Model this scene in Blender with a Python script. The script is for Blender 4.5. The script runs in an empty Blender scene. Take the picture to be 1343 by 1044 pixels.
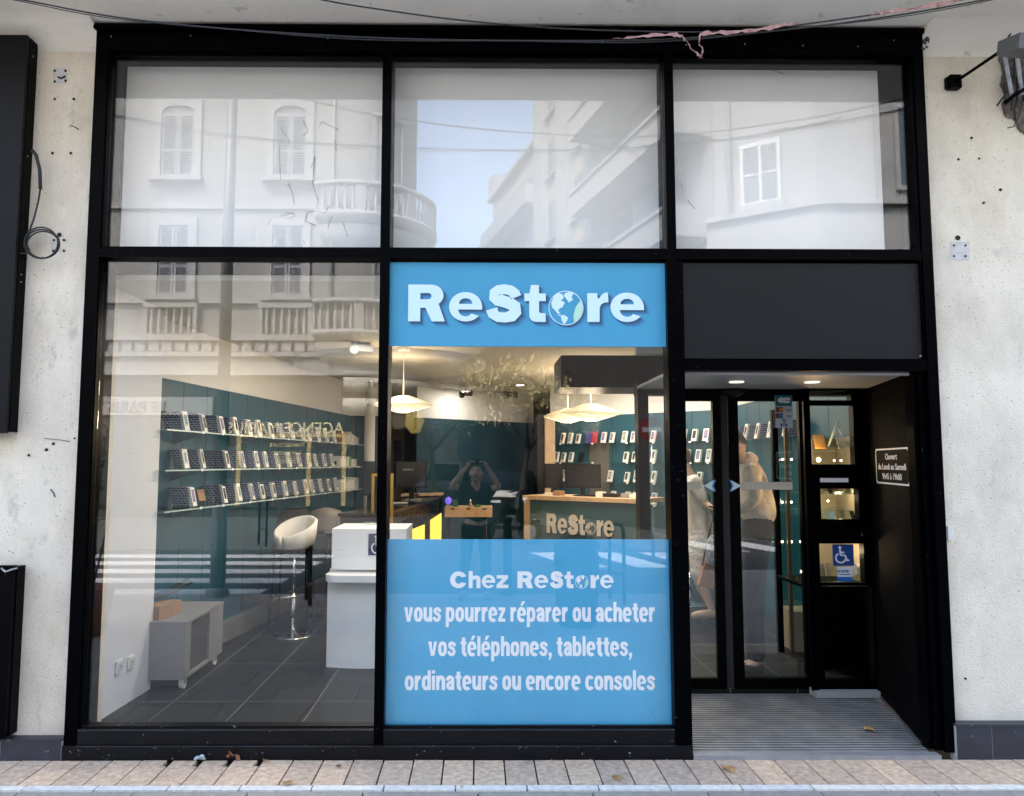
import bpy, bmesh, math, random
from mathutils import Vector, Matrix
from mathutils.geometry import tessellate_polygon
random.seed(7)
C = bpy.context.scene.collection
sc = bpy.context.scene
R = math.radians

# ------------------------------------------------------------------ camera
CAMZ, CAMD = 1.72, 4.6066
cam = bpy.data.cameras.new('camera'); co = bpy.data.objects.new('camera', cam); C.objects.link(co)
PITCH, YAW, ROLL, F, CX = R(4.8246), R(0.4202), R(0.1029), 1000.7, 635.48
cp, sp, cy, sy = math.cos(PITCH), math.sin(PITCH), math.cos(YAW), math.sin(YAW)
fw = Vector((sy*cp, cy*cp, sp)); r0 = Vector((cy, -sy, 0)); u0 = r0.cross(fw)
rr = math.cos(ROLL)*r0 + math.sin(ROLL)*u0; uu = -math.sin(ROLL)*r0 + math.cos(ROLL)*u0
co.matrix_world = Matrix(((rr.x, uu.x, -fw.x, 0), (rr.y, uu.y, -fw.y, -CAMD), (rr.z, uu.z, -fw.z, CAMZ), (0, 0, 0, 1)))
cam.sensor_width = 36; cam.lens = F/1343*36; cam.shift_x = (671.5-CX)/1343
cam.clip_start = 0.02; cam.clip_end = 2000
sc.camera = co

def at(px, py, Y):                       # a point of the photograph at depth Y behind the shop front
    d = fw + rr*((px-CX)/F) - uu*((py-522)/F); k = (CAMD+Y)/d.y
    return Vector((d.x*k, Y, CAMZ+d.z*k))
# ------------------------------------------------------------------ world and sun
w = bpy.data.worlds.new('World'); sc.world = w; w.use_nodes = True
nt = w.node_tree; bg = nt.nodes['Background']
sky = nt.nodes.new('ShaderNodeTexSky'); sky.sky_type = 'NISHITA'; sky.sun_disc = False
SUN_EL, SUN_AZ = 47, -32               # azimuth from +Y towards -X
sky.sun_elevation = R(SUN_EL); sky.sun_rotation = R(SUN_AZ)
sky.air_density = 1.0; sky.dust_density = 2.5; sky.ozone_density = 1.0
nt.links.new(sky.outputs[0], bg.inputs[0]); bg.inputs[1].default_value = 0.15
sl = bpy.data.lights.new('sun', 'SUN'); sl.energy = 1.5; sl.angle = R(12); sl.color = (1, .95, .87)
so = bpy.data.objects.new('sun', sl); C.objects.link(so)
sd = Vector((math.sin(R(SUN_AZ))*math.cos(R(SUN_EL)), math.cos(R(SUN_AZ))*math.cos(R(SUN_EL)), math.sin(R(SUN_EL))))
so.rotation_euler = sd.to_track_quat('Z', 'Y').to_euler()
sc.view_settings.view_transform = 'Standard'; sc.view_settings.look = 'None'
sc.view_settings.exposure = 3.05; sc.view_settings.gamma = 1
sc.render.engine = 'CYCLES'
cyc = sc.cycles; cyc.use_denoising = True; cyc.max_bounces = 8; cyc.transparent_max_bounces = 40
cyc.diffuse_bounces = 4; cyc.glossy_bounces = 5; cyc.caustics_reflective = False; cyc.caustics_refractive = False
cyc.sample_clamp_indirect = 4
INT = 0.120                               # strength of all lamps inside the shop, added ones included

# ------------------------------------------------------------------ materials
MATS = {}
def mat(name, col, rough=.6, metal=0, bdist=.01, spec=.5, var=0, vscale=4, bump=0, bscale=60, coat=0, emis=None, estr=0, speck=0, sscale=90, dark=None, detail=6):
    if name in MATS: return MATS[name]
    m = bpy.data.materials.new(name); m.use_nodes = True; n = m.node_tree; b = n.nodes['Principled BSDF']
    b.inputs['Base Color'].default_value = (*col, 1); b.inputs['Roughness'].default_value = rough
    b.inputs['Metallic'].default_value = metal; b.inputs['Specular IOR Level'].default_value = spec
    b.inputs['Coat Weight'].default_value = coat; b.inputs['Coat Roughness'].default_value = .05
    tc = n.nodes.new('ShaderNodeTexCoord'); src = None
    if var:
        nz = n.nodes.new('ShaderNodeTexNoise'); nz.inputs['Scale'].default_value = vscale; nz.inputs['Detail'].default_value = detail
        nz.inputs['Roughness'].default_value = .62
        n.links.new(tc.outputs['Object'], nz.inputs['Vector'])
        mr = n.nodes.new('ShaderNodeMapRange'); mr.inputs[1].default_value = .3; mr.inputs[2].default_value = .7
        n.links.new(nz.outputs['Fac'], mr.inputs[0])
        mx = n.nodes.new('ShaderNodeMix'); mx.data_type = 'RGBA'
        n.links.new(mr.outputs[0], mx.inputs[0])
        lo = dark if dark else tuple(c*(1-var) for c in col); hi = tuple(min(1, c*(1+var*.6)) for c in col)
        mx.inputs[6].default_value = (*lo, 1); mx.inputs[7].default_value = (*hi, 1); src = mx.outputs[2]
        rm = n.nodes.new('ShaderNodeMapRange'); rm.inputs[3].default_value = max(0, rough-.08); rm.inputs[4].default_value = min(1, rough+.12)
        n.links.new(nz.outputs['Fac'], rm.inputs[0]); n.links.new(rm.outputs[0], b.inputs['Roughness'])
    if speck:
        vz = n.nodes.new('ShaderNodeTexNoise'); vz.inputs['Scale'].default_value = sscale; vz.inputs['Detail'].default_value = 3
        n.links.new(tc.outputs['Object'], vz.inputs['Vector'])
        cr = n.nodes.new('ShaderNodeMapRange'); cr.inputs[1].default_value = .67 if speck > 0 else .7; cr.inputs[2].default_value = .72 if speck > 0 else .74
        n.links.new(vz.outputs['Fac'], cr.inputs[0])
        mu = n.nodes.new('ShaderNodeMath'); mu.operation = 'MULTIPLY'; mu.inputs[1].default_value = abs(speck); n.links.new(cr.outputs[0], mu.inputs[0])
        m2 = n.nodes.new('ShaderNodeMix'); m2.data_type = 'RGBA'; n.links.new(mu.outputs[0], m2.inputs[0])
        if src: n.links.new(src, m2.inputs[6])
        else: m2.inputs[6].default_value = (*col, 1)
        m2.inputs[7].default_value = (.08, .075, .07, 1) if speck > 0 else (.45, .45, .45, 1); src = m2.outputs[2]
    if src: n.links.new(src, b.inputs['Base Color'])
    if bump:
        bz = n.nodes.new('ShaderNodeTexNoise'); bz.inputs['Scale'].default_value = bscale; bz.inputs['Detail'].default_value = 5
        n.links.new(tc.outputs['Object'], bz.inputs['Vector'])
        bp = n.nodes.new('ShaderNodeBump'); bp.inputs['Strength'].default_value = bump; bp.inputs['Distance'].default_value = bdist
        n.links.new(bz.outputs['Fac'], bp.inputs['Height']); n.links.new(bp.outputs[0], b.inputs['Normal'])
    if emis:
        b.inputs['Emission Color'].default_value = (*emis, 1); b.inputs['Emission Strength'].default_value = estr
    MATS[name] = m; return m

def glass(name, base=.048, tint=(1, 1, 1), rough=0.0):
    m = bpy.data.materials.new(name); m.use_nodes = True; n = m.node_tree; n.nodes.clear()
    o = n.nodes.new('ShaderNodeOutputMaterial'); mx = n.nodes.new('ShaderNodeMixShader')
    t = n.nodes.new('ShaderNodeBsdfTransparent'); t.inputs[0].default_value = (*tint, 1)
    g = n.nodes.new('ShaderNodeBsdfGlossy'); g.inputs['Roughness'].default_value = rough; g.inputs[0].default_value = (1, 1, 1, 1)
    geo = n.nodes.new('ShaderNodeNewGeometry'); dt = n.nodes.new('ShaderNodeVectorMath'); dt.operation = 'DOT_PRODUCT'
    n.links.new(geo.outputs['Normal'], dt.inputs[0]); n.links.new(geo.outputs['Incoming'], dt.inputs[1])
    ab = n.nodes.new('ShaderNodeMath'); ab.operation = 'ABSOLUTE'; n.links.new(dt.outputs['Value'], ab.inputs[0])
    su = n.nodes.new('ShaderNodeMath'); su.operation = 'SUBTRACT'; su.inputs[0].default_value = 1; n.links.new(ab.outputs[0], su.inputs[1])
    pw = n.nodes.new('ShaderNodeMath'); pw.operation = 'POWER'; pw.inputs[1].default_value = 5; n.links.new(su.outputs[0], pw.inputs[0])
    ml = n.nodes.new('ShaderNodeMath'); ml.operation = 'MULTIPLY_ADD'; ml.inputs[1].default_value = 1-base; ml.inputs[2].default_value = base
    n.links.new(pw.outputs[0], ml.inputs[0]); n.links.new(ml.outputs[0], mx.inputs[0])
    n.links.new(t.outputs[0], mx.inputs[1]); n.links.new(g.outputs[0], mx.inputs[2]); n.links.new(mx.outputs[0], o.inputs[0])
    return m
GL = glass('pane_glass'); GLD = glass('door_glass', .066, (.93, .94, .94)); GLT = glass('shelf_glass', .09, (.82, .95, .92))
M_BLACK = mat('black_paint', (.0004, .0005, .0012), .30, spec=.035, var=.35, vscale=7, speck=-.14, sscale=62)
M_BLACKP = mat('black_panel', (.0008, .0008, .0012), .36, spec=.05, var=.4, vscale=3, speck=-.10, sscale=52)
M_SILLP = mat('black_sill_paint', (.0022, .0026, .0044), .42, spec=.25, var=.4, vscale=9, speck=-.8, sscale=48)
M_STUC = mat('stucco', (.84, .755, .62), .95, var=.15, vscale=1.7, bump=.6, bscale=110, speck=.9, sscale=95)
def stains(m, col, sc1, amt, lo, hi, zs=1):
    n = m.node_tree; b_ = n.nodes['Principled BSDF']; src = b_.inputs['Base Color'].links[0].from_socket
    tc = n.nodes.new('ShaderNodeTexCoord'); mp = n.nodes.new('ShaderNodeMapping'); mp.inputs['Scale'].default_value = (1, 1, zs); nz = n.nodes.new('ShaderNodeTexNoise'); nz.inputs['Scale'].default_value = sc1; nz.inputs['Detail'].default_value = 9; nz.inputs['Roughness'].default_value = .68
    n.links.new(tc.outputs['Object'], mp.inputs[0]); n.links.new(mp.outputs[0], nz.inputs['Vector']); mr = n.nodes.new('ShaderNodeMapRange'); mr.inputs[1].default_value = lo; mr.inputs[2].default_value = hi; mr.inputs[4].default_value = amt
    n.links.new(nz.outputs['Fac'], mr.inputs[0]); mx = n.nodes.new('ShaderNodeMix'); mx.data_type = 'RGBA'; n.links.new(mr.outputs[0], mx.inputs[0]); n.links.new(src, mx.inputs[6]); mx.inputs[7].default_value = (*col, 1); n.links.new(mx.outputs[2], b_.inputs['Base Color'])
stains(M_STUC, (.40, .31, .20), 1.5, .40, .50, .70, .55); stains(M_STUC, (.16, .14, .12), 7, .35, .60, .72, .5)
M_SOFF = mat('soffit_plaster', (.92, .87, .79), .9, var=.07, vscale=1.2, bump=.06, bscale=30, speck=.25, sscale=14)
stains(M_SOFF, (.45, .40, .34), 1.2, .35, .52, .72)
M_WHITE = mat('white_paint', (.78, .77, .74), .6, var=.03, vscale=3)
M_UPPER = mat('white_blind', (.86, .855, .825), .8, var=.03, vscale=1.5)
M_WHGL = mat('white_lacquer', (.88, .88, .87), .3, var=.02, vscale=2)
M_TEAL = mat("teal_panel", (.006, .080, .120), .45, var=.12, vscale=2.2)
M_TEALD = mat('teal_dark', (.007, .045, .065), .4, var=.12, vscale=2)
M_CEIL = mat('ceiling_paint', (.66, .64, .58), .85, var=.04)
M_CHROME = mat('chrome', (.75, .75, .76), .12, metal=1)
M_STEEL = mat('brushed_steel', (.45, .45, .46), .35, metal=1, var=.2, vscale=20)
M_WOOD = mat('light_wood', (.56, .38, .22), .45, var=.18, vscale=9)
M_CARD = mat('cardboard', (.34, .20, .11), .85, var=.12, vscale=12)
M_GREY = mat('grey_laminate', (.26, .255, .25), .5, var=.06, vscale=6)
M_GREYD = mat('dark_grey_laminate', (.085, .08, .078), .5, var=.1, vscale=6)
M_PLAS = mat('black_plastic', (.006, .006, .0065), .4, spec=.25, var=.2, vscale=15)
M_SCR = mat('dark_screen', (.006, .006, .008), .12)
M_WPLAS = mat('white_plastic', (.78, .78, .76), .35, var=.03, vscale=10)
M_LEATH = mat('white_leather', (.74, .71, .65), .45, var=.06, vscale=12, bump=.05, bscale=200)
M_RUB = mat('rubber', (.02, .02, .02), .8)
M_BRASS = mat('warm_bulb', (1, .8, .5), .5, emis=(1, .62, .22), estr=14)
M_LAMP = mat('downlight_glow', (1, .9, .75), .5, emis=(1, .86, .66), estr=2.5)
M_YEL = mat('lit_yellow_panel', (.9, .6, .1), .4, emis=(1, .55, .06), estr=.22)
M_SHADE = mat('lamp_shade_slat', (.80, .72, .58), .6, emis=(1, .80, .50), estr=.03)

# ------------------------------------------------------------------ object helpers
ORG = {}
def thing(name, label, cat, loc=(0, 0, 0), group=None, rz=0):
    o = bpy.data.objects.new(name, None); C.objects.link(o); o.empty_display_size = .05
    o.location = loc; o.rotation_euler = (0, 0, rz); o['label'] = label; o['category'] = cat
    if group: o['group'] = group
    ORG[o.name] = Vector(loc) if rz == 0 else Vector((0, 0, 0)); return o
def tag(o, label=None, cat=None, group=None, kind=None):
    for k, v in (('label', label), ('category', cat), ('group', group), ('kind', kind)):
        if v: o[k] = v
    return o
def mesh_obj(name, me, m, parent=None):
    o = bpy.data.objects.new(name, me); C.objects.link(o)
    if m and len(me.materials) == 0: me.materials.append(m)
    if parent is not None:
        org = ORG.get(parent.name, Vector((0, 0, 0)))
        me.transform(Matrix.Translation(-org)); ORG[o.name] = org; o.parent = parent
    return o
def base_origin(o):                       # a single-mesh thing gets its origin at its base
    vs = [v.co for v in o.data.vertices]
    if not vs: return o
    c = Vector(((min(v.x for v in vs)+max(v.x for v in vs))/2, (min(v.y for v in vs)+max(v.y for v in vs))/2, min(v.z for v in vs)))
    o.data.transform(Matrix.Translation(-c)); o.location = c; ORG[o.name] = c; return o

class MB:
    def __init__(s): s.bm = bmesh.new(); s.T = Matrix.Identity(4); s.mi = 0; s.mats = []
    def v(s, p): return s.bm.verts.new(s.T @ Vector(p))
    def f(s, vs, smooth=False):
        try: f = s.bm.faces.new(vs)
        except ValueError: return None
        f.smooth = smooth; f.material_index = s.mi; return f
    def use(s, m):
        if m not in s.mats: s.mats.append(m)
        s.mi = s.mats.index(m); return s
    def box(s, x0, x1, y0, y1, z0, z1):
        x0, x1 = sorted((x0, x1)); y0, y1 = sorted((y0, y1)); z0, z1 = sorted((z0, z1))
        a = [s.v(p) for p in ((x0,y0,z0),(x1,y0,z0),(x1,y1,z0),(x0,y1,z0),(x0,y0,z1),(x1,y0,z1),(x1,y1,z1),(x0,y1,z1))]
        for q in ((0,3,2,1),(4,5,6,7),(0,1,5,4),(1,2,6,5),(2,3,7,6),(3,0,4,7)): s.f([a[i] for i in q])
        return s
    def cbox(s, c, sx, sy, sz, rz=0, rx=0, ry=0):
        T = s.T; s.T = T @ Matrix.Translation(c) @ Matrix.Rotation(rz, 4, 'Z') @ Matrix.Rotation(rx, 4, 'X') @ Matrix.Rotation(ry, 4, 'Y')
        s.box(-sx/2, sx/2, -sy/2, sy/2, -sz/2, sz/2); s.T = T; return s
    def prism(s, pts, a0, a1, axis='Y', smooth=False):
        def P(u, v, a): return {'Y': (u, a, v), 'Z': (u, v, a), 'X': (a, u, v)}[axis]
        A = [s.v(P(u, v, a0)) for u, v in pts]; B = [s.v(P(u, v, a1)) for u, v in pts]; n = len(pts)
        for i in range(n): s.f([A[i], A[(i+1) % n], B[(i+1) % n], B[i]], smooth)
        s.f(list(reversed(A))); s.f(B); return s
    def ring(s, c, ax, r, n, ph=0):
        ax = Vector(ax).normalized(); t = ax.cross(Vector((0, 0, 1)));
        if t.length < .05: t = ax.cross(Vector((1, 0, 0)))
        t.normalize(); b = ax.cross(t)
        return [s.v(Vector(c)+t*math.cos(ph+2*math.pi*i/n)*r+b*math.sin(ph+2*math.pi*i/n)*r) for i in range(n)]
    def cyl(s, p0, p1, r0, r1=None, n=14):
        r1 = r0 if r1 is None else r1; ax = Vector(p1)-Vector(p0)
        A = s.ring(p0, ax, r0, n); B = s.ring(p1, ax, r1, n)
        for i in range(n): s.f([A[i], A[(i+1) % n], B[(i+1) % n], B[i]], True)
        s.f(list(reversed(A))); s.f(B); return s
    def tube(s, pts, r, n=8, closed=False):
        pts = [Vector(p) for p in pts]; rs = r if isinstance(r, (list, tuple)) else [r]*len(pts)
        rings = []; prev = None
        for i, p in enumerate(pts):
            if closed: ax = pts[(i+1) % len(pts)]-pts[i-1]
            else: ax = pts[min(i+1, len(pts)-1)]-pts[max(i-1, 0)]
            ax.normalize()
            if prev is None:
                t = ax.cross(Vector((0, 0, 1)))
                if t.length < .05: t = ax.cross(Vector((1, 0, 0)))
            else: t = prev-ax*prev.dot(ax)
            t.normalize(); prev = t; b = ax.cross(t)
            rings.append([s.v(p+t*math.cos(2*math.pi*k/n)*rs[i]+b*math.sin(2*math.pi*k/n)*rs[i]) for k in range(n)])
        m = len(rings)
        for i in range(m if closed else m-1):
            A, B = rings[i], rings[(i+1) % m]
            for k in range(n): s.f([A[k], A[(k+1) % n], B[(k+1) % n], B[k]], True)
        if not closed: s.f(list(reversed(rings[0]))); s.f(rings[-1])
        return s
    def lathe(s, c, prof, n=32, a0=0, a1=2*math.pi, axis='Z', sx=1, sy=1):
        full = abs(a1-a0-2*math.pi) < 1e-6; cols = []
        for i in range(n if full else n+1):
            a = a0+(a1-a0)*i/n
            cols.append([s.v((c[0]+math.cos(a)*r*sx, c[1]+math.sin(a)*r*sy, c[2]+z)) for r, z in prof])
        m = len(cols)
        for i in range(m if full else m-1):
            A, B = cols[i], cols[(i+1) % m]
            for k in range(len(prof)-1): s.f([A[k], B[k], B[k+1], A[k+1]], True)
        return s
    def ball(s, c, rx, ry=None, rz=None, n=12, m=8):
        ry = ry or rx; rz = rz or rx
        top = s.v((c[0], c[1], c[2]+rz)); bot = s.v((c[0], c[1], c[2]-rz)); rows = []
        for j in range(1, m):
            a = math.pi*j/m
            rows.append([s.v((c[0]+rx*math.sin(a)*math.cos(2*math.pi*i/n), c[1]+ry*math.sin(a)*math.sin(2*math.pi*i/n), c[2]+rz*math.cos(a))) for i in range(n)])
        for i in range(n): s.f([top, rows[0][i], rows[0][(i+1) % n]], True); s.f([bot, rows[-1][(i+1) % n], rows[-1][i]], True)
        for j in range(m-2):
            for i in range(n): s.f([rows[j][i], rows[j+1][i], rows[j+1][(i+1) % n], rows[j][(i+1) % n]], True)
        return s
    def flat(s, outer, holes=(), y=0, thick=.003, M=None):     # 2-D shape (x,z) made into a thin solid plate facing -Y
        polys = [[Vector((u, v, 0)) for u, v in outer]]+[[Vector((u, v, 0)) for u, v in h] for h in holes]
        allp = [p for q in polys for p in q]; tr = tessellate_polygon(polys)
        T = s.T
        if M is not None: s.T = T @ M
        A = [s.v((p.x, y, p.y)) for p in allp]; B = [s.v((p.x, y+thick, p.y)) for p in allp]
        for a, b, c in tr: s.f([A[a], A[b], A[c]]); s.f([B[c], B[b], B[a]])
        k = 0
        for q in polys:
            n = len(q)
            for i in range(n): s.f([A[k+i], A[k+(i+1) % n], B[k+(i+1) % n], B[k+i]])
            k += n
        s.T = T; return s
    def build(s, name, m=None, parent=None, bevel=0, seg=2, recalc=True):
        if bevel:
            es = [e for e in s.bm.edges if len(e.link_faces) == 2 and e.calc_face_angle(0) > .6]
            bmesh.ops.bevel(s.bm, geom=es, offset=bevel, segments=seg, affect='EDGES', profile=.5, clamp_overlap=True)
        if recalc: bmesh.ops.recalc_face_normals(s.bm, faces=s.bm.faces)
        me = bpy.data.meshes.new(name); s.bm.to_mesh(me); s.bm.free()
        for q in s.mats: me.materials.append(q)
        return mesh_obj(name, me, m, parent)

def one(name, mb, m, label, cat, group=None, bevel=0, kind=None):
    o = mb.build(name, m, None, bevel); base_origin(o); return tag(o, label, cat, group, kind)
def structure(name, mb, m, bevel=0):
    o = mb.build(name, m, None, bevel); o['kind'] = 'structure'; return o
def dup(root, loc=None, rz=None, label=None, group=None):
    c = root.copy(); C.objects.link(c)
    if loc is not None: c.location = loc
    if rz is not None: c.rotation_euler = (0, 0, rz)
    if label: c['label'] = label
    if group: c['group'] = group
    for ch in list(root.children):
        k = ch.copy(); C.objects.link(k); k.parent = c
        for g in list(ch.children):
            q = g.copy(); C.objects.link(q); q.parent = k
    return c

# lettering ---------------------------------------------------------
def text_mesh(body, size=1, bold=.0, thick=.002, xs=1, align='CENTER', space=1):
    cu = bpy.data.curves.new('lettering', 'FONT'); cu.body = body; cu.size = size; cu.align_x = align; cu.align_y = 'BOTTOM_BASELINE'
    cu.offset = bold*size; cu.extrude = thick/2; cu.resolution_u = 4; cu.space_character = space
    o = bpy.data.objects.new('tmp_lettering', cu); C.objects.link(o)
    dg = bpy.context.evaluated_depsgraph_get(); dg.update()
    me = bpy.data.meshes.new_from_object(o.evaluated_get(dg)); C.objects.unlink(o); bpy.data.objects.remove(o); me.materials.clear()
    me.transform(Matrix.Diagonal((xs, 1, 1, 1)) ); return me
def text(name, body, size, pos, m, parent=None, bold=0, xs=1, align='CENTER', rot=None, thick=.002, space=1, width=None):
    me = text_mesh(body, size, bold, thick, xs, align, space)
    if width:
        x0 = min(v.co.x for v in me.vertices); x1 = max(v.co.x for v in me.vertices)
        me.transform(Matrix.Diagonal((width/(x1-x0), 1, 1, 1)))
    T = Matrix.Translation(pos) @ (rot if rot is not None else Matrix.Identity(4)) @ Matrix.Rotation(R(90), 4, 'X')
    me.transform(T); return mesh_obj(name, me, m, parent)
def arc(cx, cz, rx, rz, a0, a1, n=14): return [(cx+rx*math.cos(R(a0+(a1-a0)*i/n)), cz+rz*math.sin(R(a0+(a1-a0)*i/n))) for i in range(n+1)]
def stroke(pts, hw, cuts=None):
    L, Q = [], []; n = len(pts)
    for i, (x, z) in enumerate(pts):
        a = pts[max(i-1, 0)]; b = pts[min(i+1, n-1)]; dx, dz = b[0]-a[0], b[1]-a[1]; l = math.hypot(dx, dz) or 1
        h = hw[i] if isinstance(hw, list) else hw; nx, nz = -dz/l*h, dx/l*h
        L.append((x+nx, z+nz)); Q.append((x-nx, z-nz))
    return L+Q[::-1]
def glyph(ch):                           # heavy grotesque outlines in their own unit boxes: (outer, holes)
    if ch == 'R':
        o = [(0,0),(0,1),(.62,1)]+arc(.62,.71,.34,.29,90,-52,14)+[(1.0,0),(.645,0),(.47,.37),(.33,.37),(.33,0)]
        return o, [[(.33,.60),(.33,.77),(.55,.77)]+arc(.55,.685,.085,.085,90,-90,8)[0:]+[(.55,.60)]]
    if ch == 'e':
        o = [(1,.42)]+arc(.5,.5,.5,.5,-4,322,40)[1:]+arc(.5,.47,.235,.30,318,196,12)+[(.265,.405)]
        o[0] = (1,.405)
        return o, [[(.30,.60)]+arc(.5,.62,.20,.17,172,8,10)+[(.70,.60)]]
    if ch == 'S':
        sp = [(.83,.66),(.80,.74),(.70,.83),(.52,.87),(.34,.84),(.24,.76),(.235,.67),(.33,.59),(.5,.545),(.68,.49),(.80,.41),(.815,.28),(.72,.17),(.53,.125),(.33,.14),(.20,.23),(.165,.35)]
        hw = [.165,.155,.14,.135,.14,.16,.17,.17,.16,.165,.175,.18,.16,.135,.14,.16,.17]
        hw = [h*.96 for h in hw]; return stroke(sp, hw), []
    if ch == 't':
        return [(.22,.0+.16)]+arc(.55,.18,.33,.18,180,270,8)[1:]+[(.97,.0),(.97,.235),(.74,.235)]+[(.67,.27),(.67,.565),(.98,.565),(.98,.77),(.67,.77),(.67,1),(.30,1),(.23,.77),(0,.77),(0,.565),(.22,.565)], []
    if ch == 'r':
        return [(0,0),(0,.975),(.47,.975),(.50,.78)]+arc(.92,.52,.42,.48,140,82,8)+[(1,.67),(.82,.66),(.66,.60),(.58,.48),(.57,0)], []
    if ch == 'C':
        o = arc(.5,.5,.5,.5,24,336,40)+arc(.5,.5,.20,.24,322,38,26); return o, []
    if ch == 'h':
        return [(0,0),(0,1),(.34,1),(.34,.70)]+arc(.62,.50,.38,.25,118,0,12)+[(1,0),(.66,0),(.66,.44)]+arc(.50,.42,.16,.11,0,180,10)+[(.34,0)], []
    if ch == 'z':
        return [(0,0),(0,.25),(.52,.74),(.03,.74),(.03,1),(.97,1),(.97,.76),(.46,.27),(1,.27),(1,0)], []
def put_glyph(mb, ch, x0, x1, z0, z1, y, thick=.002, skew=0):
    o, h = glyph(ch); F_ = lambda q: [(x0+(x1-x0)*u, z0+(z1-z0)*v) for u, v in q]
    mb.flat(F_(o), [F_(k) for k in h], y, thick)
CONT = [[(.16,.84),(.28,.93),(.40,.90),(.44,.80),(.36,.72),(.47,.66),(.40,.52),(.33,.50),(.27,.42),(.33,.36),(.27,.33),(.18,.44),(.10,.52),(.08,.66)],
        [(.47,.93),(.60,.97),(.72,.92),(.66,.82),(.70,.74),(.58,.66),(.52,.76),(.44,.86)],
        [(.34,.28),(.44,.30),(.56,.22),(.52,.12),(.44,.03),(.38,.12)], [(.24,.31),(.32,.27),(.36,.33),(.30,.30)]]
def logo(parent, mlet, mglobe, mleaf, x0, z0, k, y, letters, yoff=-.0, mring=None):
    """letters: list of (glyph, u0, u1, v0, v1) in logo units; k scales to metres"""
    a = MB()
    for ch, u0, u1, v0, v1 in letters:
        if ch != 'o': put_glyph(a, ch, x0+u0*k, x0+u1*k, z0+v0*k, z0+v1*k, y)
    a.build('lettering', mlet, parent)
    for ch, u0, u1, v0, v1 in letters:
        if ch == 'o':
            cx, cz, r = x0+(u0+u1)/2*k, z0+(v0+v1)/2*k, (u1-u0)/2*k; g = MB()
            g.flat(arc(cx, cz, r, r, 0, 355, 40), [arc(cx, cz, r*.955, r*.955, 0, 355, 40)], y)
            for c in CONT: g.flat([(cx-r+2*r*u, cz-r+2*r*v) for u, v in c], [], y)
            g.build('globe', mglobe, parent)
            l = MB(); l.flat(arc(cx, cz, r*.94, r*.94, -62, 28, 16)+[(cx+r*.55, cz+r*.05), (cx+r*.42, cz-r*.45)], [], y-.001); l.build('leaf', mleaf, parent)

# ================================================================== GROUND
def attr_mat(name, base, var, rough=.85, bump=.25, bscale=180, hue=.05, sp=.5):
    m = mat(name, base, rough, bump=bump, bscale=bscale); n = m.node_tree; b = n.nodes['Principled BSDF']
    at_ = n.nodes.new('ShaderNodeAttribute'); at_.attribute_name = 'tint'
    tc = n.nodes.new('ShaderNodeTexCoord'); nz = n.nodes.new('ShaderNodeTexNoise'); nz.inputs['Scale'].default_value = 26; nz.inputs['Detail'].default_value = 8; nz.inputs['Roughness'].default_value = .7
    n.links.new(tc.outputs['Object'], nz.inputs['Vector'])
    mx = n.nodes.new('ShaderNodeMix'); mx.data_type = 'RGBA'; mx.inputs[6].default_value = (*[c*(1-var) for c in base], 1)
    mx.inputs[7].default_value = (base[0]*(1+hue), base[1], base[2]*(1-hue*2), 1); n.links.new(at_.outputs['Fac'], mx.inputs[0])
    m3 = n.nodes.new('ShaderNodeMix'); m3.data_type = 'RGBA'; m3.blend_type = 'MULTIPLY'; m3.inputs[0].default_value = 1
    mr = n.nodes.new('ShaderNodeMapRange'); mr.inputs[1].default_value = .3; mr.inputs[2].default_value = .7; mr.inputs[3].default_value = 1-sp*.6; mr.inputs[4].default_value = 1.12
    n.links.new(nz.outputs['Fac'], mr.inputs[0]); n.links.new(mx.outputs[2], m3.inputs[6]); n.links.new(mr.outputs[0], m3.inputs[7])
    n.links.new(m3.outputs[2], b.inputs['Base Color']); return m
M_SLAB = attr_mat('beige_paving_slab', (.80, .60, .44), .26, hue=.04, sp=.85)
M_KERBW = attr_mat('pale_marble', (.86, .85, .82), .15, rough=.5, sp=.5)
M_PLAZA = attr_mat('grey_paving', (.37, .345, .31), .2, bump=.1)
stains(M_SLAB, (.22, .17, .13), 5, .5, .55, .72); stains(M_SLAB, (.12, .09, .08), 22, .55, .66, .72)
M_JOINT = mat('dark_joint', (.03, .028, .026), .95)
def tinted(mb, tints):
    """tints: list of (first_face, last_face, value)"""
    lay = mb.bm.faces.layers.float.new('tint'); mb.bm.faces.ensure_lookup_table()
    for a, b, t in tints:
        for i in range(a, b): mb.bm.faces[i][lay] = t
def slabs(name, m, cells, th=.02):
    mb = MB(); ts = []
    for c in cells:
        a = len(mb.bm.faces); mb.prism(c[:-1], c[-1]-th, c[-1], 'Z'); ts.append((a, len(mb.bm.faces), random.random()))
    lay = mb.bm.faces.layers.float.new('tint'); mb.bm.faces.ensure_lookup_table()
    for a, b, t in ts:
        for i in range(a, b): mb.bm.faces[i][lay] = t
    return structure(name, mb, m)
g = MB(); g.box(-60, 60, -90, -.0, -.5, -.03); structure('ground', g, M_JOINT)
cells = []; x = -4.2; i = 0
while x < 4.4:
    wd = .174; g_ = .0045; x1 = x+wd-g_; y0, y1 = -.36, -.022
    notch = -2.06 < x < -1.35
    if notch: cells.append([(x+g_, y0), (x1, y0), (x1, y1-.085), (x1-.034, y1-.085), (x1-.030, y1), (x+g_, y1), .0+random.uniform(-.002, .001)])
    else: cells.append([(x+g_, y0), (x1, y0), (x1, y1), (x+g_, y1), random.uniform(-.002, .001)])
    x += wd
slabs('pavement', M_SLAB, cells)
cells = []; x = -4.3
while x < 4.4: cells.append([(x+.004, -.424), (x+.376, -.424), (x+.376, -.368), (x+.004, -.368), .001]); x += .38
slabs('pavement_edging', M_KERBW, cells)
cells = []; y = -.440; row = 0
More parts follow.
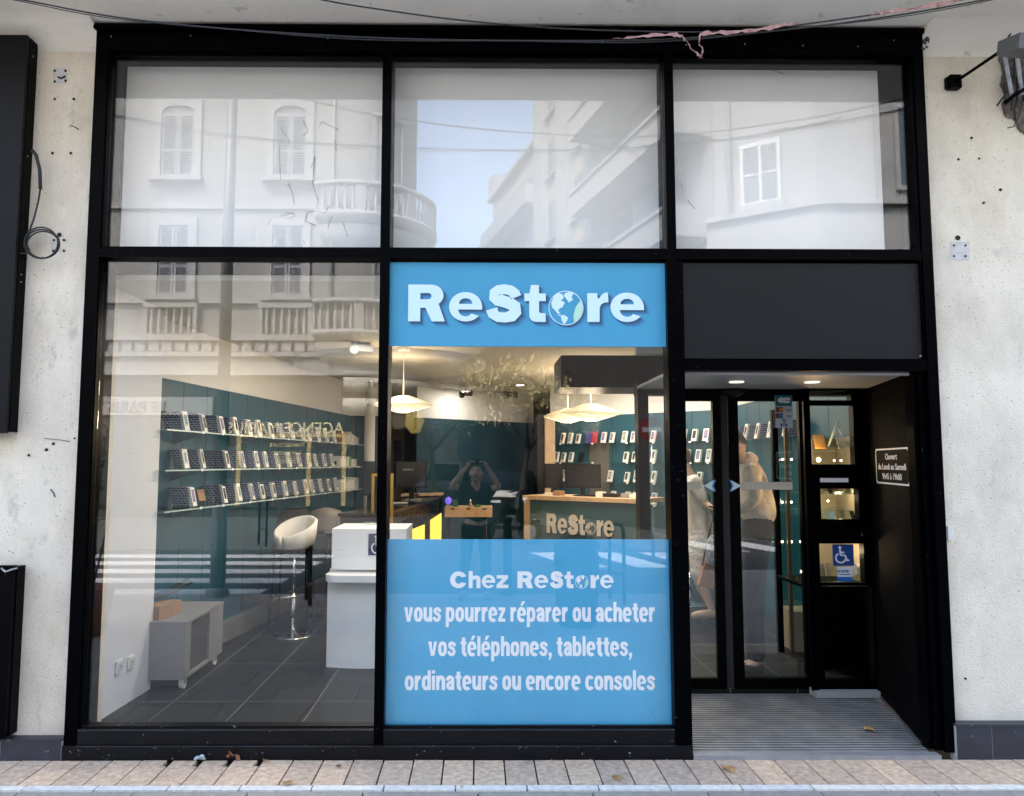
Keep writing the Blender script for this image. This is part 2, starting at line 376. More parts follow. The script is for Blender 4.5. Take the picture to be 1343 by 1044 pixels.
while y > -5.0:
    h = .44; x = -9-(row % 2)*.3
    while x < 10: cells.append([(x+.004, y-h+.008), (x+.596, y-h+.008), (x+.596, y), (x+.004, y), -.002+random.uniform(-.001, .001)]); x += .6
    y -= h; row += 1
YN = y
slabs('near_sidewalk', M_PLAZA, cells)
M_ROAD = mat('asphalt', (.05, .05, .052), .85, var=.2, vscale=6, bump=.3, bscale=150)
M_LINE = mat('road_paint', (.62, .62, .60), .7, var=.12, vscale=8)
g = MB(); g.box(-40, 40, YN-.16, YN, -.1, .0); structure('kerb', g, mat('kerb_stone', (.36, .35, .33), .8, var=.1))
g = MB(); g.box(-40, 40, -10.6, YN-.16, -.2, -.026); structure('road', g, M_ROAD)
g = MB()
for k in range(5): g.box(-7.6, -2.7-.05*k, -9.9+k*.98, -9.45+k*.98, -.026, -.022)
g.build('zebra_crossing', M_LINE)['kind'] = 'structure'
g = MB()
for k in range(5): g.prism([(1.0+k*1.05, -10.3), (1.6+k*1.05, -10.3), (2.2+k*1.05, -8.2), (1.6+k*1.05, -8.2)], -.026, -.022, 'Z')
g.build('side_street_crossing', M_LINE)['kind'] = 'structure'
g = MB(); g.box(-40, -2.2, -19.4, -10.6, -.1, .0); structure('far_sidewalk', g, mat('far_paving', (.11, .107, .10), .85, var=.12, vscale=3))
g = MB(); g.prism([(3.2, -10.6), (40, -10.6), (40, -40), (-3.5, -40)], -.1, .0, 'Z'); structure('corner_sidewalk', g, mat('far_paving', (.11, .107, .10), .85))
g = MB(); g.prism([(-2.2, -10.6), (3.2, -10.6), (-3.5, -40), (-12, -60), (-8, -19.4), (-2.2, -19.4)], -.2, -.027, 'Z'); structure('side_street', g, M_ROAD)

# ================================================================== SHOP BUILDING
b = thing('shop_building', 'cream stuccoed building front with grey soffit above the black framed shop window', 'building', (0, 0, 0))
g = MB(); g.box(-4.5, -2.411, .05, .45, 0, 4.6); g.build('wall', M_STUC, b)
g = MB(); g.box(2.806, 4.6, .05, .45, 0, 4.6); g.build('wall', M_STUC, b)
g = MB(); g.box(-9, 9, -.87, .3, 4.47, 4.75)
for x0, x1 in ((-4.5, -2.411), (2.806, 4.6)):
    pts = [(.049, 4.469), (.049, 4.31)]+[(.049-.20*(1-math.cos(a*math.pi/16))*1.0-.0, 4.31+.159*math.sin(a*math.pi/16)) for a in range(1, 9)]
    g.prism([(y, z) for y, z in pts], x0, x1, 'X')
g.build('soffit', M_SOFF, b)
g = MB(); g.box(-9, 9, -.86, 6, 4.76, 9.0); g.build('sun_blocking_storey', M_STUC, b)  # unseen block above, put in to stop the sun; height set for bounce
M_TILE = mat('dark_grey_tile', (.031, .033, .043), .45, var=.35, vscale=7, speck=-.5, sscale=30)
for xs, zt in (((-4.4, -3.35, -2.765, -2.412), .118), ((2.795, 3.005, 3.52, 4.1, 4.6), .198)):
    g = MB()
    for i in range(len(xs)-1): g.box(xs[i]+.002, xs[i+1]-.002, -.018, .049, -.02, zt-.012)
    g.box(xs[0]-.002, xs[-1], -.024, .049, zt-.0115, zt)
    k = g.build('plinth', M_TILE, b, bevel=.0015)
    g = MB(); g.box(xs[0], xs[-1]-.001, -.016, .048, -.019, zt-.0125); g.build('grout', mat('pale_grout', (.35, .35, .34), .9), k)
# screw holes, scars on the stucco
M_HOLE = mat('dark_hole', (.02, .018, .016), .9); M_PATCH = mat('bare_plaster_patch', (.62, .60, .58), .9, var=.15, vscale=30)
g = MB()
for px, py, r in ((72,93,.008),(86,93,.008),(72,107,.008),(86,106,.008),(72,130,.008),(97,130,.009),(69,201,.009),(93,201,.009),(78,308,.014),(84,315,.008),(71,315,.008),(84,329,.008),(70,329,.008),
                  (1256,312,.016),(1251,322,.007),(1266,322,.007),(1251,336,.007),(1266,336,.007),(1274,181,.009),(1312,249,.010),(1290,266,.008),(1257,209,.007),(1284,208,.007),(98,575,.006),(70,582,.009),(61,590,.01),(38,597,.008),(1266,890,.007)):
    p = at(px, py, .048); g.cyl(p, (p.x, p.y-.003, p.z), r, n=10); g.build('screw_hole', M_HOLE, b); g = MB()
for pl, r in ((((66,642),(70,646),(72,652)), .003), (((92,164),(99,167),(103,170)), .0025), (((76,101),(80,103),(86,100)), .006), (((58,575),(80,577),(92,579)), .0016)):
    g = MB(); g.tube([at(a, c, .046) for a, c in pl], r, 5); g.build('wall_scar', M_HOLE, b)
g = MB()
for q in (((70,89),(88,91),(87,110),(70,108)), ((1246,317),(1271,317),(1271,341),(1246,341)), ((66,316),(79,314),(80,330),(68,328))):
    g = MB(); g.flat([(at(a, c, .05).x, at(a, c, .05).z) for a, c in q[::-1]], [], .0475, .002); g.build('plaster_patch', M_PATCH, b)

# ================================================================== SHOPFRONT
sf = thing('shopfront', 'black metal framed glazed shopfront of tall panes beside the entrance', 'shopfront', (0, 0, 0))
ZT0, ZT1 = 2.972, 3.031
g = MB(); g.box(-2.41, -2.331, 0, .2, .02, 4.43)
g.box(-2.345, -2.325, .012, .06, .165, 4.30); g.build('frame_post', M_BLACK, sf, bevel=.003)
g = MB(); g.box(2.741, 2.805, 0, .2, .20, 4.43); g.box(2.728, 2.742, .012, .07, 2.34, 4.30); g.build('frame_post', M_BLACK, sf, bevel=.003)
g = MB(); g.box(-.610, -.552, 0, .2, .078, 4.295); g.build('mullion', M_BLACK, sf, bevel=.003)
g = MB(); g.box(1.160, 1.217, 0, .2, 2.96, 4.295); g.box(1.152, 1.250, -.004, .13, .02, 2.96); g.box(1.243, 1.262, .03, .1, .04, 2.28); g.build('mullion', M_BLACK, sf, bevel=.003)
g = MB(); g.box(-2.331, 2.741, -.002, .2, 4.295, 4.42); g.box(-2.415, 2.80, -.035, .15, 4.421, 4.452)
g.box(-2.33, 2.74, .03, .05, 4.276, 4.296); g.build('head_rail', M_BLACK, sf, bevel=.002)
g = MB()
for x0, x1 in ((-2.331, -.610), (-.552, 1.160), (1.217, 2.741)): g.box(x0, x1, .002, .12, ZT0, ZT1); g.box(x0, x1, .018, .05, ZT1+.0005, ZT1+.012)
g.build('transom', M_BLACK, sf, bevel=.002)
g = MB(); g.box(-2.331, -.610, .0, .14, .078, .165); g.box(-.552, 1.152, .0, .14, .078, .165)
g.box(-2.331, -.610, .03, .05, .1655, .176); g.box(-.552, 1.152, .03, .05, .1655, .176); g.build('sill_rail', M_SILLP, sf, bevel=.003)
for x0, x1 in ((-2.331, -.612), (-.550, 1.150)):
    g = MB(); g.box(x0, x1, -.0035, -.001, .1615, .1640); g.box(x0, x1, -.0155, -.0125, .0745, .0765); g.build('highlight_seam', mat('seam_highlight_grey', (.07, .07, .075), .6, var=.6, vscale=9), sf)  # pale strips paint highlight seams along sill rail and kick plate
g = MB(); g.box(-2.43, 1.252, -.012, .1, -.02, .077); g.build('kick_plate', M_SILLP, sf, bevel=.004)
# screws on the head rail
g = MB()
for px, py in ((977,58),(1053,60),(1125,61),(900,59),(790,55),(560,53),(430,50),(250,47),(146,48),(1172,53)):
    p = at(px, py, -.002); g = MB(); g.cyl(p, (p.x, p.y-.003, p.z), .0045, n=8); g.build('screw', M_STEEL, sf)
# glass
for x0, x1, z0, z1, nm in ((-2.326,-.612,ZT1+.006,4.29,'pane'),(-.55,1.158,ZT1+.006,4.29,'pane'),(1.219,2.736,ZT1+.006,4.29,'pane'),(-2.326,-.612,.17,ZT0-.004,'pane'),(-.55,1.15,.17,ZT0-.004,'pane')):
    g = MB(); g.box(x0, x1, .060, .068, z0, z1); g.build(nm, GL, sf)
# black inner reveals behind the glass
g = MB(); g.box(-2.60, -2.332, .20, .23, .05, 4.45); g.box(2.62, 3.2, .201, .23, 2.29, 4.45); g.box(-2.33, 2.74, .12, .20, 4.352, 4.42); g.build('inner_reveal', M_BLACKP, sf)
# white blinds closing the upper panes
XL = at(166.5, 120, .21).x; XR = at(1170, 120, .21).x
for x0, x1 in ((XL, -.606), (-.556, 1.164), (1.213, XR)):
    g = MB(); g.box(x0, x1, .205, .215, ZT1-.02, 4.345); g.build('blind', M_UPPER, sf)
g = MB(); g.box(-2.62, 3.15, .216, .24, 2.92, 4.45); g.build('backing_panel', M_BLACKP, sf)
g = MB()
CR = [[(368,284),(376,279),(386,280),(387,283),(380,286)],[(352,293),(350,296),(356,286)],[(368,165),(372,175),(378,180),(379,190)],[(366,190),(367,215),(368,236)],[(398,158),(404,172),(398,178)],[(408,220),(413,205),(410,240),(417,263)],
      [(374,283),(382,279),(387,283)],[(402,290),(403,278),(418,277),(427,279),(430,272),(434,270)],[(402,280),(400,290),(415,296)],[(378,240),(384,255),(386,268)],[(430,300),(432,290),(436,283)],[(398,315),(400,320)],[(449,290),(456,310)],[(419,165),(422,160),(444,170)],[(440,183),(441,197)],
      [(988,91),(1000,90),(1008,86),(1016,84)],[(1000,90),(1012,92),(1028,97)],[(1014,90),(1018,84)],[(902,262),(906,268),(912,274)],[(893,240),(896,250)],[(884,60),(890,60)],[(600,320),(604,300)],[(575,316),(572,300)]]
for c in CR[:-2]: g = MB(); g.tube([at(a, d, .202) for a, d in c], random.uniform(.0008, .0016), 4); g.build('crack', mat('crack_line', (.10, .09, .08), .9), sf)
# black transom panel above the door + lintel
g = MB(); g.box(1.262, 2.728, .03, .06, 2.358, 2.955); g.build('transom_panel', mat('charcoal_panel', (.0062, .0064, .0075), .5, spec=.25, var=.15, vscale=2), sf, bevel=.003)
g = MB(); g.box(1.251, 2.741, .004, .10, 2.28, 2.348); g.box(1.251, 2.741, .062, .10, 2.349, 2.97); g.build('lintel', M_BLACK, sf, bevel=.003)
g = MB()
for px, py in ((893,347),(1207,347),(893,467),(1207,467)):
    p = at(px, py, .03); g = MB(); g.cyl(p, (p.x, p.y-.004, p.z), .006, n=8); g.build('screw', M_STEEL, sf)
# right jamb: stepped profiles and the oblique black reveal
g = MB(); g.box(2.741, 2.804, .003, .16, .03, .199); g.box(2.700, 2.738, .035, .12, .03, 2.279); g.box(2.672, 2.698, .06, .14, .03, 2.279); g.build('jamb', M_BLACK, sf, bevel=.003)
g = MB(); RX0, RX1 = 2.675, 2.925
g.prism([(RX0, .10), (RX1, 1.12), (RX1+.05, 1.12), (RX0+.05, .10)], .03, 2.29, 'Z'); g.build('reveal_panel', mat('matt_black_reveal', (.0025, .0025, .003), .75, spec=.03, var=.3, vscale=3), sf)
g = MB(); g.prism([(RX0-.012, .13), (RX1-.012, 1.09), (RX1-.002, 1.09), (RX0-.002, .13)], .03, .05, 'Z'); g.build('reveal_trim', M_STEEL, sf)
# vestibule ceiling, its lights and sensor
M_VC = mat('vestibule_ceiling', (.50, .50, .49), .35, var=.06)
g = MB(); g.prism([(1.2, .1005), (2.69, .1005), (2.95, 1.15), (1.2, 1.15)], 2.279, 2.30, 'Z'); g.box(1.252, 2.69, .082, .0995, 2.262, 2.279); vc = g.build('vestibule_ceiling', M_VC, sf)
g = MB()
for px, py in ((966, 499), (1065, 499)):
    p = at(px, py, .62); g = MB(); g.cyl((p.x, .62, 2.2785), (p.x, .62, 2.272), .05, n=20); g.build('downlight', mat('vestibule_lamp', (.8, .78, .72), .5, emis=(1, .9, .75), estr=.14), vc)

# lit strip, threshold, grating
gr = thing('entrance_grating', 'ribbed aluminium entrance mat grating in front of the sliding doors', 'grating', (1.9, .5, .02))
g = MB(); g.prism([(1.255, 0.0), (2.66, 0.0), (2.90, 1.2), (1.255, 1.2)], -.02, .018, 'Z'); g.build('rubber_base', mat('grating_rubber', (.006, .0055, .0055), .8, var=.3, vscale=20), gr)
g = MB(); y = .045
while y < 1.18:
    xr = 2.655+.235*y
    g.box(1.256, xr, y, y+.018, .0182, .0225); y += .041
g.build('aluminium_ribs', mat('worn_aluminium', (.36, .35, .34), .45, metal=.25, var=.35, vscale=6), gr)
g = MB(); g.box(1.255, 2.70, -.022, .038, -.02, .0225); g.build('edge_strip', mat('dull_aluminium', (.36, .36, .37), .5, metal=.5, var=.15, vscale=10), gr)

# ------------------------------------------------------------------ signs
M_BLUE = mat('sign_blue', (.056, .335, .55), .55, var=.04, vscale=1.5)
M_LBLUE = mat('lettering_pale_blue', (.66, .86, 1.0), .55)
M_LWHITE = mat('lettering_white', (.96, .98, .98), .55)
M_SH1 = mat('printed_drop_shadow_dark', (.025, .10, .19), .6); M_SH2 = mat('printed_drop_shadow_mid', (.042, .19, .36), .6); M_SH3 = mat('printed_drop_shadow_light', (.056, .26, .50), .6)
M_LEAF = mat('pale_green_print', (.48, .78, .62), .55)
sg = thing('fascia_sign', 'bright blue ReStore sign with pale letters and a globe, above the middle window', 'sign', (.3, .03, 2.43))
g = MB(); g.box(-.5515, 1.1595, .040, .052, 2.431, 2.955); g.build('panel', M_BLUE, sg, bevel=.002)
LOGO = [('R',60,250,0,1),('e',272,443,0,.80),('S',462,650,-.02,1.02),('t',662,775,-.005,1.0),('o',787,968,-.08,.83),('r',988,1098,0,.80),('e',1108,1282,0,.80)]
def logo_letters(v=193): return [(c, a-60, b_-60, z0*v, z1*v) for c, a, b_, z0, z1 in LOGO]
pL = at(520+60/3.95, 350+283/3.95, .04); pR = at(520+1282/3.95, 350+283/3.95, .04); kk = (pR.x-pL.x)/1222
for i, (dx, dz, m_, gr_) in enumerate(((.030, -.026, M_SH3, .014), (.021, -.019, M_SH2, .008), (.013, -.012, M_SH1, .003))):
    g = MB(); yy = .0392-.0012*i
    for ch, u0, u1, v0, v1 in logo_letters():
        if ch != 'o': put_glyph(g, ch, pL.x+u0*kk+dx-gr_*.5, pL.x+u1*kk+dx+gr_*.3, pL.z+v0*kk+dz-gr_*.3, pL.z+v1*kk+dz+gr_*.3, yy, .0008)
        else:
            cx = pL.x+(u0+u1)/2*kk+dx*.6; cz = pL.z+(v0+v1)/2*kk+dz*.6; r = (u1-u0)/2*kk+gr_*.3
            g.flat(arc(cx, cz, r, r, 0, 355, 40), [arc(cx-dx*.6, cz-dz*.6, r*.955, r*.955, 0, 355, 40)] if 0 else [], yy, .0008)
    g.build('drop_shadow', m_, sg)
g = MB(); cx = pL.x+(787+968-120)/2*kk; cz = pL.z+(.83-.08)/2*193*kk; r = 90*kk
g.flat(arc(cx, cz, r, r, 0, 355, 40), [], .0358, .0008); g.build('globe_disc', M_BLUE, sg)
logo(sg, M_LBLUE, M_LBLUE, M_LEAF, pL.x, pL.z, kk, .033, logo_letters())

ps = thing('window_poster', 'large blue poster with white French text filling the bottom of the middle window', 'poster', (.3, .07, .17))
g = MB(); g.box(-.551, 1.151, .0705, .073, .166, 1.256); g.build('sheet', mat('poster_blue', (.085, .44, .70), .5, bump=.15, bscale=3, bdist=.03, var=.07, vscale=2.5), ps)
def narrow(ch):                          # condensed bold lowercase: (list of pieces, advance); x-height is 1
    H, V = .105, .125
    def sa(cx, cz, rx, rz, a0, a1, n=22):
        o = []
        for i in range(n+1):
            a = R(a0+(a1-a0)*i/n); c, s_ = math.cos(a), math.sin(a); e = .82
            o.append((cx+rx*math.copysign(abs(c)**e, c), cz+rz*math.copysign(abs(s_)**e, s_)))
        return o
    def bx(x0, z0, x1, z1): return ([(x0, z0), (x1, z0), (x1, z1), (x0, z1)], [])
    def sk(p, h=.115): return (stroke(p, h*1.13), [])
    bowl = lambda: (sa(.33, .5, .34, .515, 0, 352, 34), [sa(.33, .5, .085, .275, 0, 345, 24)])
    hump = [(.13, .62), (.20, .77), (.31, .885), (.43, .885), (.525, .80), (.55, .66), (.55, 0)]
    e_ = [sk([(.56, .47)]+sa(.33, .5, .225, .405, 4, 312, 26), .112), bx(.21, .42, .58, .565)]
    G = {'v': ([([(0, 1), (.25, 1), (.345, .33), (.44, 1), (.69, 1), (.475, 0), (.215, 0)], [])], .69), 'o': ([bowl()], .66),
         'u': ([bx(.43, 0, .67, 1), sk([(.12, 1), (.12, .34), (.15, .19), (.25, .115), (.36, .12), (.47, .23), (.54, .38)])], .67),
         'n': ([bx(0, 0, .24, 1), sk(hump, .12)], .67), 'h': ([bx(0, 0, .24, 1.38), sk(hump, .12)], .67), 'r': ([bx(0, 0, .24, 1), sk([(.13, .60), (.21, .78), (.32, .875), (.45, .885)], .12)], .46),
         's': ([sk([(.525, .68), (.49, .80), (.40, .88), (.28, .895), (.16, .84), (.125, .73), (.18, .62), (.32, .53), (.44, .45), (.49, .32), (.45, .18), (.34, .10), (.21, .105), (.11, .19), (.07, .33)], .105)], .60),
         'e': (e_, .66), 'é': (e_+[([(.24, 1.10), (.36, 1.42), (.62, 1.42), (.40, 1.10)], [])], .66),
         'c': ([sk(sa(.33, .5, .225, .405, 38, 322, 26), .112)], .60), 'z': ([([(0, 0), (0, .22), (.28, .78), (.02, .78), (.02, 1), (.56, 1), (.56, .80), (.27, .22), (.57, .22), (.57, 0)], [])], .57),
         'a': ([sk([(.10, .66), (.13, .79), (.23, .885), (.36, .89), (.47, .81), (.50, .66), (.50, .0)], .115), sk([(.50, .57), (.34, .545), (.19, .47), (.125, .33), (.15, .18), (.25, .10), (.36, .15), (.50, .30)], .105)], .62),
         't': ([bx(0, .80, .46, 1.0), sk([(.23, 1.28), (.23, .30), (.27, .15), (.36, .095), (.46, .10)], .12)], .46), 'l': ([bx(0, 0, .24, 1.38)], .24), 'i': ([bx(0, 0, .24, 1), bx(0, 1.14, .24, 1.38)], .24),
         'p': ([bx(0, -.38, .23, 1), bowl()], .67), 'b': ([bx(0, 0, .23, 1.38), bowl()], .67), 'd': ([bx(.44, 0, .67, 1.38), bowl()], .67),
         ',': ([([(0, .24), (.24, .24), (.24, -.02), (.12, -.27), (0, -.27), (.07, 0), (0, 0)], [])], .24)}
    return G[ch]
def poster_line(body, px0, px1, pyb, xh_px):
    a, b_ = at(px0, pyb, .07), at(px1, pyb, .07); xh = a.z-at(px0, pyb+xh_px, .07).z; adv = [(.30 if c == ' ' else narrow(c)[1]+.085) for c in body]; k = (b_.x-a.x)/(sum(adv)-.085); x = a.x
    for wd_ in body.split(' '):
        g = MB(); lay = 0
        for c in wd_:
            ps_, w_ = narrow(c)
            for j, (o, h) in enumerate(ps_): g.flat([(x+u*k, a.z+v*xh) for u, v in o], [[(x+u*k, a.z+v*xh) for u, v in q_] for q_ in h], .0692-.0004*j, .0006)
            x += (w_+.085)*k
        g.build('lettering', M_LWHITE, ps); x += .30*k
poster_line('vous pourrez réparer ou acheter', 530, 859, 815.3, 18.9)
poster_line('vos téléphones, tablettes,', 561.5, 829, 860.3, 18.9)
poster_line('ordinateurs ou encore consoles', 531, 859, 905, 18.9)
g = MB(); zb = at(700, 700+240/3.3575, .07).z; zt = at(700, 700+166/3.3575, .07).z; H = zt-zb
def PX(u): return at(500+u/3.3575, 770, .07).x
for ch, u0, u1, v in (('C',303,378,1),('h',385,437,1.02),('e',443,502,.80),('z',507,560,.78),('R',600,668,1),('e',675,735,.80),('S',742,803,1.02),('t',807,848,1.0),('r',922,960,.80),('e',965,1023,.80)):
    put_glyph(g, ch, PX(u0), PX(u1), zb, zb+H*v, .0690, .001)
g.build('lettering', M_LWHITE, ps)
g = MB(); cx, cz, r = PX(883), zb+H*.38, (PX(913)-PX(855))/2
g.flat(arc(cx, cz, r, r, 0, 355, 30), [arc(cx, cz, r*.93, r*.93, 0, 355, 30)], .0690, .001)
for c in CONT: g.flat([(cx-r+2*r*u, cz-r+2*r*v) for u, v in c], [], .0690, .001)
g.build('globe', M_LWHITE, ps)
g = MB(); g.flat(arc(cx, cz, r*.92, r*.92, -62, 28, 12)+[(cx+r*.5, cz)], [], .0688, .001); g.build('leaf', M_LEAF, ps)

M_SIGNBL = mat('dark_blue_print', (.01, .06, .26), .5); M_SIGNW = mat('sticker_white', (.8, .8, .8), .5)
def wheelchair(parent, x0, x1, z0, z1, y, m):      # the seated wheelchair user pictogram
    W, H_ = x1-x0, z1-z0; q = lambda u, v: (x0+W*u, z0+H_*v); g = MB()
    hd = q(.42, .86); g.flat(arc(*hd, W*.075, H_*.075, 0, 345, 16), [], y, .001)
    g.flat(stroke([q(.42, .76), q(.44, .48), q(.66, .46), q(.76, .20), q(.86, .23)], W*.045), [], y-.0006, .001)
    g.flat(stroke([q(.43, .62), q(.62, .61)], W*.04), [], y-.0014, .001)
    c = q(.44, .34); g.flat(stroke(arc(*c, W*.24, H_*.24, 118, 350, 24), W*.04), [], y-.0022, .001)
    g.build('pictogram', m, parent)

# opening-hours plaque on the oblique reveal: local frame with x along the reveal (towards depth), z up
th = math.atan2(1.12-.10, RX1-RX0)
pa = at(1150, 612, .0); 
def reveal_pt(px, py):
    d = fw + rr*((px-CX)/F) - uu*((py-522)/F); n = Vector((math.sin(th), -math.cos(th), 0)); o = Vector((RX0, .10, 0)); c0 = Vector((0, -CAMD, CAMZ))
    k = (o-c0).dot(n)/d.dot(n); return c0+d*k
pl = thing('opening_hours_plaque', 'small black plaque with white border listing opening hours on the black door reveal', 'plaque', tuple(reveal_pt(1172, 636)))
A = reveal_pt(1150.5, 612); B = reveal_pt(1194, 612); ux = (B-A); ux.z = 0; Wp = ux.length; ux.normalize(); zt = reveal_pt(1151, 589).z; zb = reveal_pt(1151, 633.5).z; Hp = zt-zb
nrm = Vector((-math.sin(th), math.cos(th), 0)); 
# local X runs from the far edge to the near edge = left to right in the picture
MT = Matrix(((ux.x, -nrm.x, 0, A.x+nrm.x*.004), (ux.y, -nrm.y, 0, A.y+nrm.y*.004), (0, 0, 1, zb), (0, 0, 0, 1)))
def notched(i):
    c = .035*Wp/.25; W_, H_ = Wp, Hp; c = .11*Hp*.5
    return [(i+c, i), (W_-i-c, i), (W_-i-c*.9, i+c*.6), (W_-i, i+c), (W_-i, H_-i-c), (W_-i-c*.6, H_-i-c*.9), (W_-i-c, H_-i), (i+c, H_-i), (i+c*.9, H_-i-c*.6), (i, H_-i-c), (i, i+c), (i+c*.6, i+c*.9)]
g = MB(); g.T = MT; g.flat(notched(-.004), [], -.002, .003); g.build('plate', mat('plaque_black', (.004, .004, .004), .7, spec=.03), pl)
g = MB(); g.T = MT; g.flat(notched(0), [notched(.0105)], -.0045, .002); g.build('border', M_SIGNW, pl)
for body, zz, wf in (('Ouvert', .69, .36), ('du Lundi au Samedi', .41, .84), ('9h45 à 19h00', .14, .58)):
    me = text_mesh(body, Hp*.235, .012, .001); x0_, x1_ = min(v.co.x for v in me.vertices), max(v.co.x for v in me.vertices)
    me.transform(Matrix.Diagonal((Wp*wf/(x1_-x0_), 1, 1, 1))); me.transform(MT @ Matrix.Translation((Wp*.5, -.0045, Hp*zz)) @ Matrix.Rotation(R(90), 4, 'X')); mesh_obj('lettering', me, M_SIGNW, pl)

# ================================================================== ENTRANCE: sliding doors and dispenser unit
YD = 1.18
def sx(px, Y=YD): return at(px, 700, Y).x
def zz(py, Y=YD): return at(900, py, Y).z
ds = thing('sliding_door', 'black framed pair of automatic glass sliding doors with blue arrows and frosted band', 'door', (1.9, YD, .05))
g = MB(); g.box(sx(838), sx(852), YD-.03, YD+.1, .05, 2.24); g.build('side_post', M_BLACKP, ds, bevel=.003)
g = MB(); g.box(sx(838), 3.0, YD-.03, YD+.12, 2.235, 2.33); g.build('header', M_BLACKP, ds)
g = MB(); g.box(sx(852), sx(888), YD+.01, YD+.018, .05, 2.235); g.build('side_glass', GLD, ds)
for (a, b_, yo, st) in ((888, 949, 0, 'right'), (959, 1058, .0, 'left')):
    lf = MB(); x0, x1 = sx(a), sx(b_); y0, y1 = YD+yo, YD+yo+.045
    wl = .026 if st == 'right' else .075; wr = .07 if st == 'right' else .03
    if st == 'right': wl, wr = .03, .062
    lf.box(x0, x0+wl, y0, y1, .055, 2.235); lf.box(x1-wr, x1, y0, y1, .055, 2.235); lf.box(x0+wl, x1-wr, y0, y1, .055, .13); lf.box(x0+wl, x1-wr, y0, y1, 2.19, 2.235)
    L_ = lf.build('door_leaf', M_BLACKP, ds, bevel=.002)
    lf = MB(); lf.box(x0+wl, x1-wr, y0+.018, y0+.026, .13, 2.19); lf.build('glass', GLD, L_)
g = MB(); g.box(sx(949.5), sx(958.5), YD+.01, YD+.03, .055, 2.235); g.build('seal', M_RUB, ds)
M_FROST = mat('frosted_film', (.55, .50, .42), .8)
g = MB(); g.box(sx(896), sx(921), YD+.008, YD+.010, zz(642), zz(632)); g.box(sx(974), sx(1042), YD+.008, YD+.010, zz(642), zz(632)); g.build('frosted_band', M_FROST, ds)
for s_, c_ in ((1, 932), (-1, 966)):
    x0 = sx(c_); zc = zz(637); W_ = .075; g = MB()
    g.flat([(x0-s_*W_*.6, zc), (x0+s_*W_*.45, zc+.042), (x0+s_*W_*.28, zc), (x0+s_*W_*.45, zc-.042)], [], YD-.004, .002); g.build('arrow_sticker', mat('sticker_pale', (.62, .75, .85), .4), ds)
    g = MB(); g.flat([(x0+s_*W_*.50, zc+.046), (x0+s_*W_*.62, zc+.04), (x0+s_*W_*.40, zc), (x0+s_*W_*.62, zc-.04), (x0+s_*W_*.50, zc-.046), (x0+s_*W_*.22, zc)], [], YD-.006, .0015); g.build('arrow_sticker', mat('sticker_blue', (.02, .20, .55), .4), ds)
# motion sensor under the header
se = MB(); p = at(962, 508, YD-.08); se.lathe((p.x, YD-.07, 2.262), [(.001, -.055), (.045, -.045), (.085, -.02), (.095, .0), (.06, .01), (.001, .012)], 20, sy=.7); se.build('motion_sensor', M_PLAS, ds)
# card payment stickers
st = thing('card_sticker', 'stack of bank card payment stickers at the top of the right door glass', 'sticker', tuple(at(1027, 560, YD-.006)))
def rectp(mb, x0, y0, x1, y1, Y, dy=.001): a = at(x0, y0, Y); b_ = at(x1, y1, Y); mb.box(a.x, b_.x, Y-dy, Y, a.z, b_.z)
g = MB(); rectp(g, 1016, 516, 1040, 561, YD-.004); g.build('backing', mat('sticker_grey', (.45, .5, .55), .5), st)
g = MB(); rectp(g, 1016.5, 517, 1038.5, 532.5, YD-.0055); g.build('blue_band', mat('card_blue_green', (.01, .13, .20), .5), st)
g = MB(); g.flat([(at(1024.5+5*math.cos(a*.4), 525+3.6*math.sin(a*.4), YD).x, at(1024+5*math.cos(a*.4), 525+3.6*math.sin(a*.4), YD).z) for a in range(15)], [], YD-.008, .001)
rectp(g, 1028, 521.5, 1036, 524.6, YD-.007); rectp(g, 1028, 525.4, 1036, 528.6, YD-.007); g.build('emblem', M_SIGNW, st)
for yy, cA, cB in ((537.5, (.35, .02, .01), (.55, .28, .02)), (545.5, (.35, .02, .02), (.02, .15, .4))):
    g = MB(); rectp(g, 1017, yy-3.5, 1027, yy+3.2, YD-.0055); g.build('card_label', mat('card_lab%d' % yy, (.03, .03, .06), .5), st)
    for kx, cc in ((1020.3, cA), (1023.8, cB)):
        g = MB(); g.flat([(at(kx+2.6*math.cos(a*.5), yy+2.4*math.sin(a*.5), YD).x, at(kx, yy+2.4*math.sin(a*.5), YD).z) for a in range(12)], [], YD-.0075-(kx > 1022)*.0012, .001); g.build('card_dot', mat('dot%.2f%.2f' % (cc[0], cc[1]), cc, .5), st)
    g = MB(); rectp(g, 1028, yy-3.5, 1038.8, yy+3.2, YD-.0055); g.build('card_label', mat('visa_back', (.6, .6, .6), .5), st)
    p = at(1033.4, yy+2.2, YD); text('lettering', 'VISA', .030, Vector((p.x, YD-.0065, p.z)), M_SIGNBL, st, bold=.02, width=.054)
p = at(1028, 554.5, YD); text('lettering', 'V', .048, Vector((p.x, YD-.0052, p.z)), mat('ink', (.02, .02, .04), .5), st, bold=.02)
g = MB(); rectp(g, 1023.5, 555.5, 1032.5, 559.6, YD-.0055); g.build('blue_band', M_SIGNBL, st)
p = at(1028, 559.2, YD); text('lettering', 'PAY', .018, Vector((p.x, YD-.0068, p.z)), M_SIGNW, st, bold=.01)

